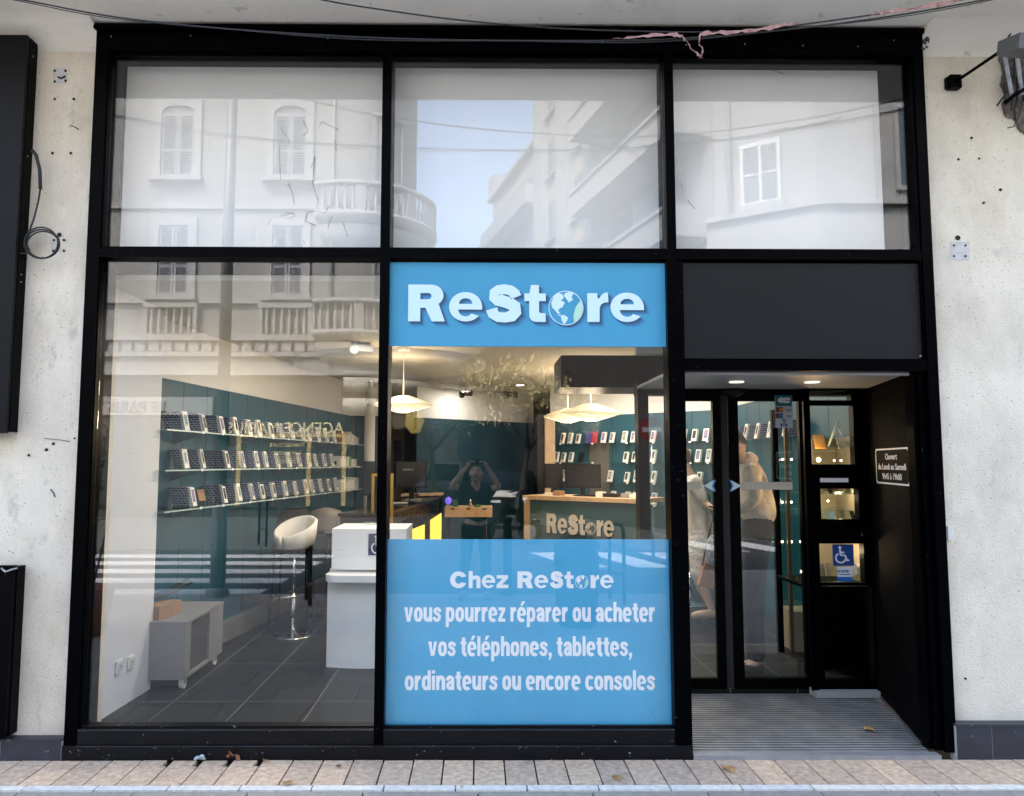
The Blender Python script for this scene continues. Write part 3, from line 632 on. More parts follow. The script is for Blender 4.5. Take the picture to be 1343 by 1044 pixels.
# right-hand dispenser / display unit
YV = 1.10
du = thing('display_cabinet', 'tall black display unit with small glass windows between the sliding door and the side reveal', 'display cabinet', (2.75, YV, .05))
wx = lambda px: at(px, 700, YV).x; wz = lambda py: at(1100, py, YV).z
X0, X1 = wx(1061), 2.925
WIN = [(1067, 1123, 511, 525), (1067, 1125, 531.5, 609), (1078, 1128, 641, 681), (1074, 1132, 713, 764), (1076, 1141, 768, 892)]
g = MB(); Zs = sorted(set([.07, 2.275]+[wz(w_[2]) for w_ in WIN]+[wz(w_[3]) for w_ in WIN]))
for i in range(len(Zs)-1):
    zm = (Zs[i]+Zs[i+1])/2; hit = [w_ for w_ in WIN if wz(w_[3]) < zm < wz(w_[2])]
    if hit: g.box(X0, wx(hit[0][0]), YV, YV+.07, Zs[i], Zs[i+1]); g.box(wx(hit[0][1]), X1, YV, YV+.07, Zs[i], Zs[i+1])
    else: g.box(X0, X1, YV, YV+.07, Zs[i], Zs[i+1])
g.build('front_panel', M_BLACKP, du)
g = MB(); g.box(X0-.02, X0+.028, YV-.025, YV-.001, .07, 2.275); g.box(wx(1128)-.0, wx(1134), YV-.016, YV-.001, wz(609), 2.275); g.build('stile', M_BLACK, du, bevel=.002)
for w_ in WIN:
    g = MB(); g.box(wx(w_[0]), wx(w_[1]), YV+.03, YV+.036, wz(w_[3]), wz(w_[2])); g.build('window_glass', GL, du)
g = MB(); g.box(wx(1078), wx(1115), YV-.004, YV+.0, wz(632.5), wz(627)); g.build('letter_slot', mat('white_slot', (.8, .8, .82), .4), du)
g = MB(); p = at(1131, 701, YV); g.cyl((p.x, YV, p.z), (p.x, YV-.014, p.z), .014, n=14); g.build('lock', M_CHROME, du)
g = MB(); g.box(wx(1059), X1-.02, YV-.06, YV+.06, .03, .075); g.build('concrete_base', mat('concrete', (.40, .40, .38), .9, var=.15, vscale=20), du)
g = MB(); zq = at(1100, 766, YV+.3).z; g.box(wx(1060), 3.12, YV+.072, YV+.66, zq, zq+.018); g.box(2.77, 3.12, YV+.641, YV+.66, .051, zq-.001); g.box(3.02, 3.04, YV+.075, YV+.64, .051, zq-.001); g.build('light_stop_box', M_BLACKP, du)  # added divider and black lining keep cabinet lamps from lighting the lower part
# case behind windows (dark box, shelves of glass)
g = MB(); g.box(2.77, wx(1150), YV+.62, YV+.64, at(1100, 766, YV+.3).z+.02, 1.93); g.box(wx(1150), wx(1151), YV+.07, YV+.62, at(1100, 766, YV+.3).z+.02, 1.93); g.build('case_back', mat('case_grey', (.24, .215, .165), .5), du)
for pyy in (586, 646, 668, 752):
    zq = at(1100, pyy, YV+.2).z; g = MB(); g.box(wx(1067), wx(1149), YV+.08, YV+.6, zq-.006, zq); g.build('glass_shelf', GLT, du)
g = MB(); p = at(1073.5, 603, YV+.09); g.ball(p, .014); g.build('spot_bulb', M_BRASS, du)
pl_ = bpy.data.lights.new('cabinet_spot_and_fill', 'POINT'); pl_.energy = 6*INT; pl_.color = (1, .62, .28); pl_.shadow_soft_size = .015
o = bpy.data.objects.new('cabinet_spot_and_fill', pl_); C.objects.link(o); o.location = (p.x, p.y+.03, p.z+.02)
for pxx, pyy in ((1094, 604), (1103, 604), (1086, 657), (1082, 681), (1118, 592)):
    pl2 = at(pxx, pyy, YV+.35); g = MB(); g.ball(pl2, .007); g.build('led_bulb', mat('led_warm', (1, .9, .7), .5, emis=(1, .8, .5), estr=3), du)
for pxx, pyy, ee in ((1100, 652, 3), (1100, 722, 4)):
    l = bpy.data.lights.new('cabinet_spot_and_fill', 'POINT'); l.energy = ee*INT; l.color = (1, .74, .42); l.shadow_soft_size = .02; o = bpy.data.objects.new('cabinet_spot_and_fill', l); C.objects.link(o); o.location = at(pxx, pyy, YV+.30)  # extra lights without a bulb, added to brighten the cabinet contents
random.seed(11)
for pyy, pxs in ((646, (1082, 1088, 1095, 1102, 1111, 1120)), (681, (1084, 1092, 1104, 1118)), (752, (1078, 1088, 1120, 1127))):
    for pxx in pxs:
        p = at(pxx, pyy, YV+.26); g = MB(); g.cbox((p.x, p.y, p.z+.038), .042, .008, .075, rz=R(random.uniform(-30, 30)), rx=R(-18)); one('display_phone', g, random.choice([M_WPLAS, M_SCR, M_STEEL]), 'small phone propped on the %s glass shelf inside the entrance display unit' % {646: 'middle', 681: 'second', 752: 'lower'}[pyy], 'phone', 'phones on the %s shelf of the entrance display unit' % {646: 'middle', 681: 'second', 752: 'lower'}[pyy], bevel=.002)
tb = thing('tablet_on_stand', 'tablet propped on a thin stand in the top display window', 'tablet', tuple(at(1090, 586, YV+.3)))
g = MB(); g.tube([at(1086, 586, YV+.28), at(1099, 553, YV+.3)], .008, 6); g.build('screen_panel', M_WPLAS, tb)
g = MB(); g.tube([at(1098, 560, YV+.3), at(1108, 578, YV+.35), at(1115, 586, YV+.38)], .004, 5); g.tube([at(1097, 570, YV+.3), at(1100, 588, YV+.3)], .004, 5); g.build('stand', M_STEEL, tb)
bk = MB(); a = at(1068, 588, YV+.22); bk.cbox((a.x+.05, YV+.24, a.z+.05), .10, .012, .11, rz=R(20), rx=R(-14)); one('orange_box', bk, mat('orange_card', (.55, .26, .07), .6), 'orange box leaning beside the tablet in the top display window', 'box')
wsn = thing('accessibility_sign', 'blue wheelchair sign on the lower display window of the entrance unit', 'sign', tuple(at(1106, 742, YV-.004)))
g = MB(); rectp(g, 1091.5, 714, 1120, 742, YV+.028, .002); g.build('plate', M_SIGNBL, wsn)
a, b_ = at(1093, 741, YV), at(1119, 715, YV); wheelchair(wsn, a.x, b_.x, a.z, b_.z, YV+.024, M_SIGNW)
hs = thing('hours_sticker', 'small white and blue 24 hour sticker under the wheelchair sign', 'sticker', tuple(at(1106, 762, YV-.004)))
g = MB(); rectp(g, 1098, 743.5, 1117.5, 756.5, YV+.028, .002); g.build('plate', M_SIGNW, hs)
g = MB(); rectp(g, 1098, 756.6, 1117.5, 762.5, YV+.028, .002); g.build('blue_band', mat('mid_blue', (.02, .13, .5), .5), hs)
p = at(1107.7, 751.5, YV); text('lettering', '24 HOUR', .027, Vector((p.x, YV+.0245, p.z)), M_SIGNBL, hs, bold=.02, width=.086)
g = MB(); rectp(g, 1100, 753, 1115.5, 754, YV+.0255, .001); g.build('underline', M_SIGNBL, hs)

# ================================================================== SHOP INTERIOR: the room
D0 = CAMD
def wp(px, py, d): return at(px, py, d-D0)
mf = mat('floor_tile', (.013, .0135, .014), .42, spec=.3, var=.25, vscale=5, bump=.03, bscale=40)
n = mf.node_tree; b_ = n.nodes['Principled BSDF']; src = b_.inputs['Base Color'].links[0].from_socket
tc = n.nodes.new('ShaderNodeTexCoord'); mpp = n.nodes.new('ShaderNodeMapping'); mpp.inputs['Location'].default_value = (.13, .09, 0)
br = n.nodes.new('ShaderNodeTexBrick'); br.offset = 0; br.inputs['Scale'].default_value = 1; br.inputs['Brick Width'].default_value = .5; br.inputs['Row Height'].default_value = 1.0; br.inputs['Mortar Size'].default_value = .0035; br.inputs['Mortar Smooth'].default_value = 0
br.inputs['Color1'].default_value = (0, 0, 0, 1); br.inputs['Color2'].default_value = (.12, .12, .12, 1); br.inputs['Mortar'].default_value = (1, 1, 1, 1)
n.links.new(tc.outputs['Object'], mpp.inputs[0]); n.links.new(mpp.outputs[0], br.inputs[0])
mx = n.nodes.new('ShaderNodeMix'); mx.data_type = 'RGBA'; n.links.new(br.outputs['Fac'], mx.inputs[0]); n.links.new(src, mx.inputs[6]); mx.inputs[7].default_value = (.20, .20, .19, 1); n.links.new(mx.outputs[2], b_.inputs['Base Color'])
g = MB(); g.prism([(-5, .14), (1.255, .14), (1.255, 1.2), (5, 1.2), (5, 13), (-5, 13)], -.02, .05, 'Z'); structure('floor', g, mf)
g = MB(); g.prism([(-3.2, .24), (4.2, .24), (4.2, 1.6), (4.2, 13), (-4, 13), (-4, .24)], 2.885, 2.92, 'Z'); structure('ceiling', g, M_CEIL)
WA, WB = Vector((-2.70, 5.45-D0)), Vector((-1.90, 11.3-D0))
wdir = (WB-WA).normalized(); wn = Vector((wdir.y, -wdir.x))       # towards the room
ZB = 2.405
def wallseg(name, A, B, z0, z1, m, th=.08, side=-1, grooves=0):
    d = (B-A).normalized(); nn = Vector((d.y, -d.x))*side*-1
    g = MB(); q = [A, B, B-nn*th, A-nn*th]; g.prism([(p.x, p.y) for p in q], z0, z1, 'Z')
    o = structure(name, g, m)
    if grooves:
        g = MB(); L = (B-A).length; k = grooves*.7
        while k < L:
            p = A+d*k; q = [p-d*.004+nn*.001, p+d*.004+nn*.001, p+d*.004-nn*.01, p-d*.004-nn*.01]
            g.prism([(v.x, v.y) for v in q], z0, z1-.002, 'Z'); k += grooves
        gg = g.build('panel_joint', mat('joint_dark', (.006, .03, .04), .8), o)
    return o
wallseg('wall', WA, WB, .05, ZB, M_TEAL, grooves=.42); wallseg('wall', WA, WB, ZB+.001, 2.89, M_WHITE)
# back wall pieces
V2 = lambda x, d: Vector((x, d-D0))
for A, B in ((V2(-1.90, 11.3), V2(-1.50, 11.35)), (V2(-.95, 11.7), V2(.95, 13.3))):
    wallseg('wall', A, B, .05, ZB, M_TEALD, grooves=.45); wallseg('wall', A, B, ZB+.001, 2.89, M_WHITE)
RA, RB, RC = V2(1.12, 11.95), V2(3.16, 10.1), V2(3.16, 5.9)
wallseg('wall', RA, RB, .05, 2.42, M_TEAL, grooves=.42); wallseg('wall', RA, RB, 2.421, 2.89, M_WHITE)
wallseg('wall', RB, RC, .05, 2.42, M_TEAL, grooves=.42); wallseg('wall', RB, RC, 2.421, 2.89, M_WHITE)
g = MB(); g.box(-4, -1.0, 14.2-D0, 14.3-D0, .05, 2.9); g.box(-1.0, -.93, 11.78-D0, 14.2-D0, .05, 2.9); structure('wall', g, mat('dark_room_wall', (.05, .048, .045), .8))
g = MB(); g.box(-4, 4.5, 14.6-D0, 14.7-D0, .0, 3); g.box(-4.1, -4, .3, 14.6-D0, 0, 3); g.box(4.4, 4.5, 1.2, 14.6-D0, 0, 3); structure('wall', g, mat('dark_room_wall', (.05, .048, .045), .8))
g = MB(); 
g.prism([(-3.1, .9), (-2.6, .9), (-2.6, 5.5-D0+.1), (-3.1, 5.5-D0+.1)], .05, 2.88, 'Z'); structure('wall', g, M_BLACKP)
# tiled upstand at the foot of the teal wall
g = MB(); q = [WA+wn*.004+wdir*1.6, WB+wn*.004-wdir*.1, WB+wn*.10-wdir*.1, WA+wn*.10+wdir*1.6]; g.prism([(p.x, p.y) for p in q], .051, .22, 'Z'); structure('floor_upstand', g, mat('upstand_tile', (.20, .195, .19), .5, var=.15, vscale=6))
# white partition end with its sockets
pt = thing('white_partition', 'white partition wall standing inside the left end of the shop window', 'partition', (-2.45, .8, .05))
g = MB(); g.prism([(-2.452, .48), (-2.418, 1.20), (-2.50, 1.20), (-2.535, .48)], .051, 2.883, 'Z'); g.build('board', mat('partition_white', (.74, .75, .77), .6, var=.03), pt)
g = MB(); g.prism([(-2.5355, .470), (-2.4515, .470), (-2.4515, .4795), (-2.5355, .4795)], .052, 2.882, 'Z'); g.build('metal_edge', mat('edge_pale', (.55, .62, .70), .35), pt)
for px, py in ((174, 874), (186.5, 868)):
    d_ = (D0+.72) if px < 180 else (D0+.88); p = wp(px, py, d_); p.x = -2.452+.034*((p.y-.48)/.72)
    s_ = thing('wall_socket', 'white square power socket on the partition, %s of the pair' % ('nearer' if px < 180 else 'farther'), 'socket', (p.x, p.y, p.z-.04), 'power sockets on the partition')
    g = MB(); g.box(p.x+.001, p.x+.014, p.y-.042, p.y+.042, p.z-.042, p.z+.042); g.build('cover_plate', M_WPLAS, s_, bevel=.004)
    g = MB(); g.box(p.x+.0145, p.x+.020, p.y-.026, p.y+.026, p.z-.026, p.z+.026); g.build('socket_insert', mat('socket_grey', (.6, .6, .58), .4), s_, bevel=.003)
    g = MB(); g.cyl((p.x+.0203, p.y-.008, p.z), (p.x+.0213, p.y-.008, p.z), .004, n=8); g.cyl((p.x+.0203, p.y+.008, p.z), (p.x+.0213, p.y+.008, p.z), .004, n=8); g.build('pin_hole', M_HOLE, s_)
# round white column + wood post + dark service box
g = MB(); p = wp(485, 560, 10.8); g.cyl((p.x, p.y, .05), (p.x, p.y, 2.88), .075, n=24); one('column', g, M_WHITE, 'slim round white column at the back left beside the dark monitors', 'column')
g = MB(); a = wp(715, 560, 11.6); b_ = wp(728, 560, 11.6); g.box(a.x, b_.x, a.y, a.y+.2, .05, 2.42); one('wooden_post', g, M_WOOD, 'pale wooden post at the left end of the right shelves', 'post', bevel=.004)
g = MB(); a = wp(705, 560, 11.8); b_ = wp(714, 560, 11.8); g.box(a.x, b_.x, a.y, a.y+.3, .05, 2.46); one('dark_post', g, M_PLAS, 'dark post beside the pale wooden post at the back', 'post', bevel=.004)
bh = thing('ceiling_bulkhead', 'long black box hanging under the ceiling beside the sliding doors', 'bulkhead', (1.0, YD, 2.3))
a = at(733, 473, YD+.3); b_ = at(868, 511, YD+.3); g = MB(); g.box(a.x, b_.x+.1, YD+.13, YD+.7, b_.z, a.z+.02); g.build('box', M_BLACKP, bh, bevel=.004)
g = MB(); g.box(b_.x-.25, b_.x+.1, YD+.05, YD+.129, a.z+.021, 2.884); g.build('ceiling_closure', M_WHITE, bh)
# yellow door far back
yd = thing('yellow_door', 'narrow yellow panelled door at the very back behind the desk', 'door', tuple(wp(521, 655, 14.1)))
a = wp(513, 560, 14.1); b_ = wp(530, 560, 14.1); M_YD = mat('yellow_paint', (.26, .165, .015), .5, var=.1)
g = MB(); g.box(a.x, b_.x, a.y, a.y+.04, .051, 2.3); g.build('frame', M_YD, yd, bevel=.01)
g = MB(); g.box(a.x+.05, b_.x-.05, a.y-.012, a.y-.001, 1.25, 2.12); g.build('glass_panel', M_SCR, yd); g = MB(); g.box(a.x+.06, b_.x-.06, a.y-.011, a.y-.001, 1.0, 1.04); g.build('letter_slot', M_SCR, yd)
# circular ceiling raft
rf = MB(); rf.lathe((-1.02, 8.8-D0, 0), [(.001, 2.80), (1.00, 2.80), (1.10, 2.82), (1.10, 2.884)], 64); one('ceiling_raft', rf, M_CEIL, 'round white ceiling raft glowing warm above the left pendant lamp', 'ceiling raft')
g = MB()
for r_ in (.16, .12, .08, .04): g.lathe((wp(548, 484, 10.2).x, 10.2-D0, 2.872), [(r_, .0), (r_+.018, -.006), (r_+.018, .006), (r_, .006), (r_, .0)], 28)
one('ceiling_vent', g, M_GREYD, 'round grey slotted air vent in the ceiling left of centre', 'vent')
lights = []
LAB = ('largest of the round recessed ceiling lights, right of the ceiling raft', 'round recessed ceiling light just below and right of the largest one', 'small distant recessed ceiling light in the centre', 'round recessed ceiling light above the black hanging box')
for (px, py), lb in zip(((592, 469), (602, 489), (682, 505), (780, 470)), LAB):
    dd = (2.87-CAMZ)/((606-py)/1000.); dd = min(dd, 11.5)
    p = wp(px, py, dd); r_ = .095
    t = thing('recessed_ceiling_light', lb, 'ceiling light', (p.x, p.y, 2.84), 'recessed ceiling lights')
    g = MB(); g.lathe((p.x, p.y, 2.8845), [(r_*.75, -.001), (r_*.75, -.014), (r_, -.010), (r_+.01, 0)], 28); g.build('trim_ring', M_CHROME, t)
    g = MB(); g.cyl((p.x, p.y, 2.883), (p.x, p.y, 2.876), r_*.72, n=24); g.build('lens', M_LAMP, t)
for i, (px, py) in enumerate(((611, 516), (670, 517), (475, 455))):
    dd = min((2.80-CAMZ)/((606-py)/1000.), 11.6) if i < 2 else 7.4
    p = wp(px, py, dd); t = thing('ceiling_spotlight', ('left black twin spotlight under the ceiling above the photographer', 'right black twin spotlight under the ceiling above the photographer', 'small pale spotlight at the ceiling near the first mullion')[i], 'spotlight', tuple(p), 'ceiling spotlights')
    m_ = M_PLAS if i < 2 else M_WHGL
    g = MB(); g.cyl((p.x, p.y, 2.884), (p.x, p.y, p.z+.03), .008); g.cyl((p.x, p.y, 2.884), (p.x, p.y, 2.874), .04, n=16); g.build('stem', m_, t)
    g = MB(); g.cbox((p.x, p.y, p.z), .20, .10, .06, rz=R(20*i-10), rx=R(20)); g.cyl((p.x-.05, p.y-.05, p.z-.01), (p.x-.06, p.y-.12, p.z-.04), .035, .045); g.build('lamp_head', m_, t, bevel=0)
# pendant lamps: stacked slatted discs
def pendant(px, py, d, rad, lab, tilt=0, fl=1):
    p = wp(px, py, d); t = thing('pendant_lamp', lab, 'pendant lamp', (p.x, p.y, p.z-.08), 'slatted disc pendant lamps')
    g = MB(); g.tube([(p.x, p.y, 2.884), (p.x, p.y, p.z+.05)], .004, 6); g.build('cord', M_WPLAS, t)
    g = MB(); g.cyl((p.x, p.y, 2.884), (p.x, p.y, 2.85), .07, .06, n=24); g.build('ceiling_rose', M_WHGL, t)
    g = MB(); N = 8
    for i in range(N):
        k = i/(N-1); r_ = rad*(1-.78*k**1.15); z_ = p.z+.115*k*rad/.4
        g.tube([(p.x+r_*math.cos(a*math.pi/24)+tilt*k, p.y+r_*math.sin(a*math.pi/24), z_) for a in range(48)], .009, 6, closed=True)
    for i in range(1, N):
        k = i/(N-1); r_ = rad*(1-.80*k**1.15); z_ = p.z-.095*k*rad/.4
        g.tube([(p.x+r_*math.cos(a*math.pi/24)+tilt*k, p.y+r_*math.sin(a*math.pi/24), z_) for a in range(48)], .0075, 6, closed=True)
    for a in range(6):
        an = a*math.pi/3; g.tube([(p.x+rad*.22*math.cos(an), p.y+rad*.22*math.sin(an), p.z+.065*rad/.4), (p.x+rad*.7*math.cos(an), p.y+rad*.7*math.sin(an), p.z+.036*rad/.4), (p.x+rad*math.cos(an), p.y+rad*math.sin(an), p.z)], .005, 5)
    g.build('slatted_shade', M_SHADE, t)
    g = MB(); g.lathe((p.x, p.y, p.z), [(.001, .05*rad/.4), (rad*.35, .03*rad/.4), (rad*.5, .0), (rad*.35, -.02), (.001, -.03)], 32); g.build('diffuser', mat('lamp_diffuser', (.9, .8, .6), .6, emis=(1, .72, .38), estr=.3), t)
    l = bpy.data.lights.new('pendant_bulb', 'POINT'); l.energy = 26*INT; l.color = (1, .80, .54); l.shadow_soft_size = .12
    for dz in (-.14, ):
        o = bpy.data.objects.new('pendant_bulb', l); C.objects.link(o); o.location = (p.x, p.y, p.z+dz)
    l2 = bpy.data.lights.new('pendant_uplight', 'POINT'); l2.energy = 9*INT; l2.color = (1, .78, .5); l2.shadow_soft_size = .1
    o = bpy.data.objects.new('pendant_uplight', l2); C.objects.link(o); o.location = (p.x, p.y, p.z+.14)
pendant(529, 531, 7.7, .29, 'slatted white disc pendant lamp hanging beside the first mullion, over the desk')
pendant(745, 546, 9.6, .30, 'left one of the two overlapping slatted disc pendants over the wooden counter')
pendant(775, 542, 8.7, .34, 'right one of the two overlapping slatted disc pendants over the wooden counter')
# area lights for the shop's downlights, no fittings; first added to brighten desk
def lamp(x, y, z, e, size=.5, col=(1, .92, .80), rot=(0, 0, 0)):
    l = bpy.data.lights.new('ceiling_fill_lamp', 'AREA'); l.energy = e*INT; l.size = size; l.color = col; l.shape = 'DISK'
    o = bpy.data.objects.new('ceiling_fill_lamp', l); C.objects.link(o); o.location = (x, y, z); o.rotation_euler = rot
for x, y, e in ((-.72, .85, 15), (-1.0, 2.2, 34), (-1.1, 4.4, 34), (-.2, 7.2, 10), (1.8, 3.3, 27), (2.3, 5.0, 30), (1.6, 5.6, 28), (2.3, 2.2, 10)): lamp(x, y, 2.86, e, .18)

# ================================================================== shelves and stock
M_NAVY = mat('navy_pattern_print', (.02, .04, .12), .5)
n = M_NAVY.node_tree; b_ = n.nodes['Principled BSDF']; tc = n.nodes.new('ShaderNodeTexCoord'); br = n.nodes.new('ShaderNodeTexBrick')
br.offset = .5; br.inputs['Scale'].default_value = 1; br.inputs['Brick Width'].default_value = .026; br.inputs['Row Height'].default_value = .020; br.inputs['Mortar Size'].default_value = .0028; br.inputs['Mortar Smooth'].default_value = 0
br.inputs['Color1'].default_value = (.010, .025, .085, 1); br.inputs['Color2'].default_value = (.016, .035, .11, 1); br.inputs['Mortar'].default_value = (.42, .46, .52, 1)
mp = n.nodes.new('ShaderNodeMapping'); mp.inputs['Rotation'].default_value = (R(90), 0, 0)
n.links.new(tc.outputs['Object'], mp.inputs[0]); n.links.new(mp.outputs[0], br.inputs[0]); n.links.new(br.outputs[0], b_.inputs['Base Color'])
M_BOXW = mat('box_white', (.80, .78, .72), .5, var=.05, vscale=20); M_PHONE = mat('phone_picture', (.03, .03, .035), .4); M_GREEN = mat('green_print', (.18, .42, .05), .5)
M_TAG = mat('price_tag', (.85, .85, .82), .5)
def phone_box_proto(kind, w_=.080, t_=.042, h_=.165):
    """front faces local +X (towards the room), leaning back"""
    nm = 'phone_box'; ti = Matrix.Rotation(R(-13), 4, 'Y')
    g = MB(); g.T = ti; g.use(M_NAVY); g.box(0, t_, -w_/2, w_/2, 0, h_)
    me = g.build('phone_box', None); o = me; C.objects.unlink(o); return o
def front_proto(w_=.066, h_=.165, t_=.030, pic=None, scr=None):
    e = bpy.data.objects.new('phone_box', None); e.empty_display_size = .03
    ti = Matrix.Rotation(R(-13), 4, 'Y')
    g = MB(); g.T = ti; g.box(0, t_, -w_/2, w_/2, 0, h_); a = g.build('carton', M_BOXW, None); a.parent = e
    g = MB(); g.T = ti; g.box(t_+.0006, t_+.0016, -w_*.30, w_*.30, h_*.24, h_*.88); b2 = g.build('phone_picture', pic or M_PHONE, None); b2.parent = e
    g = MB(); g.T = ti; g.box(t_+.002, t_+.003, -w_*.20, w_*.20, h_*.34, h_*.80); c2 = g.build('screen_picture', scr or mat('screen_pale', (.45, .45, .44), .4), None); c2.parent = e
    return e
protoN = phone_box_proto('n')
PF = [front_proto(), front_proto(h_=.170, pic=mat('phone_gold', (.42, .33, .22), .4), scr=M_SCR), front_proto(h_=.158, pic=mat('phone_blue', (.05, .10, .25), .4), scr=mat('screen_violet', (.30, .20, .40), .4)), front_proto(h_=.163, pic=mat('phone_silver', (.5, .5, .5), .4), scr=mat('screen_teal', (.10, .25, .30), .4)), front_proto(h_=.15, pic=M_PHONE, scr=mat('screen_dark', (.05, .05, .06), .3))]
for protoF in PF:
    for q in [protoF]+list(protoF.children):
        if q.name in C.objects: C.objects.unlink(q)
def place_navy(p, rz, label, grp):
    c = protoN.copy(); C.objects.link(c); c.location = p; c.rotation_euler = (0, 0, rz); tag(c, label, 'phone box', grp); return c
def place_front(p, rz, label, grp, s=1, wide=1):
    protoF = random.choice(PF); c = protoF.copy(); C.objects.link(c); c.location = p; c.rotation_euler = (0, 0, rz); c.scale = (s, s*wide, s*random.uniform(.96, 1.04)); tag(c, label, 'phone box', grp)
    for ch in protoF.children: k = ch.copy(); C.objects.link(k); k.parent = c
    return c
ang = math.atan2(wn.y, wn.x)
# shelf front edges were measured; the shelf runs back to the wall
SD = .31
def wallpt(t, off, z): q = WA+wdir*t+wn*off; return Vector((q.x, q.y, z))
LW = (WB-WA).length
SZ = (at(210, 566, 6.25-D0).z, at(210, 615.5, 6.25-D0).z, at(208, 666, 6.25-D0).z)
ORD = ('top', 'middle', 'lowest')
for si, z in enumerate(SZ):
    t = thing('wall_shelf', '%s long glass shelf on the left teal wall, full of phone boxes' % ORD[si], 'shelf', tuple(wallpt(3, .1, z)), 'glass shelves on the left teal wall')
    g = MB(); q = [WA+wdir*.35+wn*.003, WB-wdir*.25+wn*.003, WB-wdir*.25+wn*SD, WA+wdir*.35+wn*SD]; g.prism([(p.x, p.y) for p in q], z-.010, z, 'Z'); g.build('glass_board', GLT, t)
    g = MB(); q = [WB-wdir*.25+wn*(SD+.0005), WA+wdir*.35+wn*(SD+.0005), WA+wdir*.35+wn*(SD+.003), WB-wdir*.25+wn*(SD+.003)]; g.prism([(p.x, p.y) for p in q], z-.0105, z+.0005, 'Z'); g.build('glass_edge', mat('glass_edge', (.50, .62, .58), .3), t)
    k = 1.0
    while k < LW-.4:
        g = MB(); a, c = wallpt(k, .002, z-.011), wallpt(k, SD-.03, z-.011); e_ = wallpt(k, .002, z-.10)
        d2 = wdir*.006; A = [Vector((v.x-d2.x, v.y-d2.y, v.z)) for v in (a, c, e_)]; B_ = [Vector((v.x+d2.x, v.y+d2.y, v.z)) for v in (a, c, e_)]
        va = [g.v(v) for v in A]; vb = [g.v(v) for v in B_]; g.f(va); g.f(vb[::-1])
        for i in range(3): g.f([va[i], vb[i], vb[(i+1) % 3], va[(i+1) % 3]])
        g.build('bracket', M_STEEL, t); k += 1.05
    g = MB(); k = .9
    while k < LW-.4:
        p = wallpt(k, SD+.004, z-.004); g = MB(); g.cbox(p, .002, .035, .022, rz=ang); k += random.uniform(.30, .55); g.build('price_tag', M_TAG, t)
# stacks: distance along wall
for si, z in enumerate(SZ):
    k = .80 if si != 1 else .95; gap = .305; n_ = 0
    while k < LW-1.15:
        depth = 5 if si != 1 or n_ > 1 else 3
        if si == 2 and n_ in (0,): k += .16
        if si == 2 and n_ == 1:
            p = wallpt(k, .05, z+.002); g = MB(); g.cbox((p.x, p.y, p.z+.06), .17, .12, .10, rz=ang, ry=R(-15)); one('cardboard_box', g, M_CARD, 'tilted brown cardboard box on the lowest left shelf between phone boxes', 'box'); k += .26; n_ += 1; continue
        m_ = depth; off0 = .058
        for j in range(m_):
            p = wallpt(k+random.uniform(-.006, .006), off0+j*.037, z+.001)
            if j == m_-1: place_front(p, ang+R(random.uniform(-7, 7)), 'white fronted phone box at the front of a stack on the %s left glass shelf' % ORD[si], 'white fronted phone boxes on the %s left shelf' % ORD[si])
            else: place_navy(p, ang+R(random.uniform(-4, 4)), 'navy patterned phone box in a stack on the %s left glass shelf' % ORD[si], 'navy phone boxes on the %s left shelf' % ORD[si])
        n_ += 1; k += gap*random.uniform(.93, 1.05) if (n_ % 5) else gap*.72
    # small accessories at the far end
    while k < LW-.35:
        h_ = random.uniform(.09, .18); w_ = random.uniform(.06, .10); c_ = random.choice([M_BOXW, M_BOXW, M_WPLAS, M_GREEN if si else M_CARD])
        p = wallpt(k, .15, z+.001); g = MB(); g.cbox((p.x, p.y, p.z+h_/2), .16, w_, h_, rz=ang)
        tn = {M_GREEN: 'green', M_CARD: 'brown'}.get(c_, 'white')
        o = one('accessory_box', g, c_, 'small %s accessory box at the far end of the %s left shelf' % (tn, ORD[si]), 'box', '%s accessory boxes on the %s left shelf' % (tn, ORD[si]), bevel=.002)
        if c_ in (M_BOXW,) and random.random() < .6:
            g = MB(); a_ = wallpt(k-w_/2-.0016, .15, z+.001+h_*.45); g.cbox(a_, .06, .001, h_*.4, rz=ang); k2 = g.build('printed_label', M_PHONE, None)
            k2.data.transform(Matrix.Translation(-o.location)); k2.parent = o
        k += w_+.02
# right back wall shelves
rd = (RB-RA).normalized(); rn = Vector((rd.y, -rd.x))
if rn.y > 0: rn = -rn
angR = math.atan2(rn.y, rn.x)
def rwall(px, off, z):                    # point in front of the right back wall seen at photo column px
    d = fw + rr*((px-CX)/F) - uu*((600-522)/F); A = RA+rn*off; o = Vector((0, -CAMD))
    dx, dy = d.x, d.y; nx_, ny_ = rn.x, rn.y
    k = ((A-o).x*nx_+(A-o).y*ny_)/(dx*nx_+dy*ny_); return Vector((dx*k, -CAMD+dy*k, z))
RS = [at(790, py, 11.0-D0).z for py in (581, 606.5, 632.5)]; RS.append(RS[2]-.30)
for si, z in enumerate(RS):
    t = thing('wall_shelf', '%s glass shelf on the right back teal wall behind the counter' % ('top', 'second', 'third', 'lowest')[si], 'shelf', tuple(rwall(800, .1, z)), 'glass shelves on the right back wall')
    for pa_, pb_ in (((720, 932),) if si != 1 else ((720, 772), (800, 932))):
        g = MB(); q = [rwall(pa_, .004, 0), rwall(pb_, .004, 0), rwall(pb_, .25, 0), rwall(pa_, .25, 0)]; g.prism([(p.x, p.y) for p in q], z-.010, z, 'Z'); g.build('glass_board', GLT, t)
    g = MB()
    for px in (735, 777, 822, 857, 905, 928):
        p = rwall(px, .255, z-.006); g = MB(); g.cbox(p, .002, .035, .02, rz=angR); g.build('price_tag', M_TAG, t)
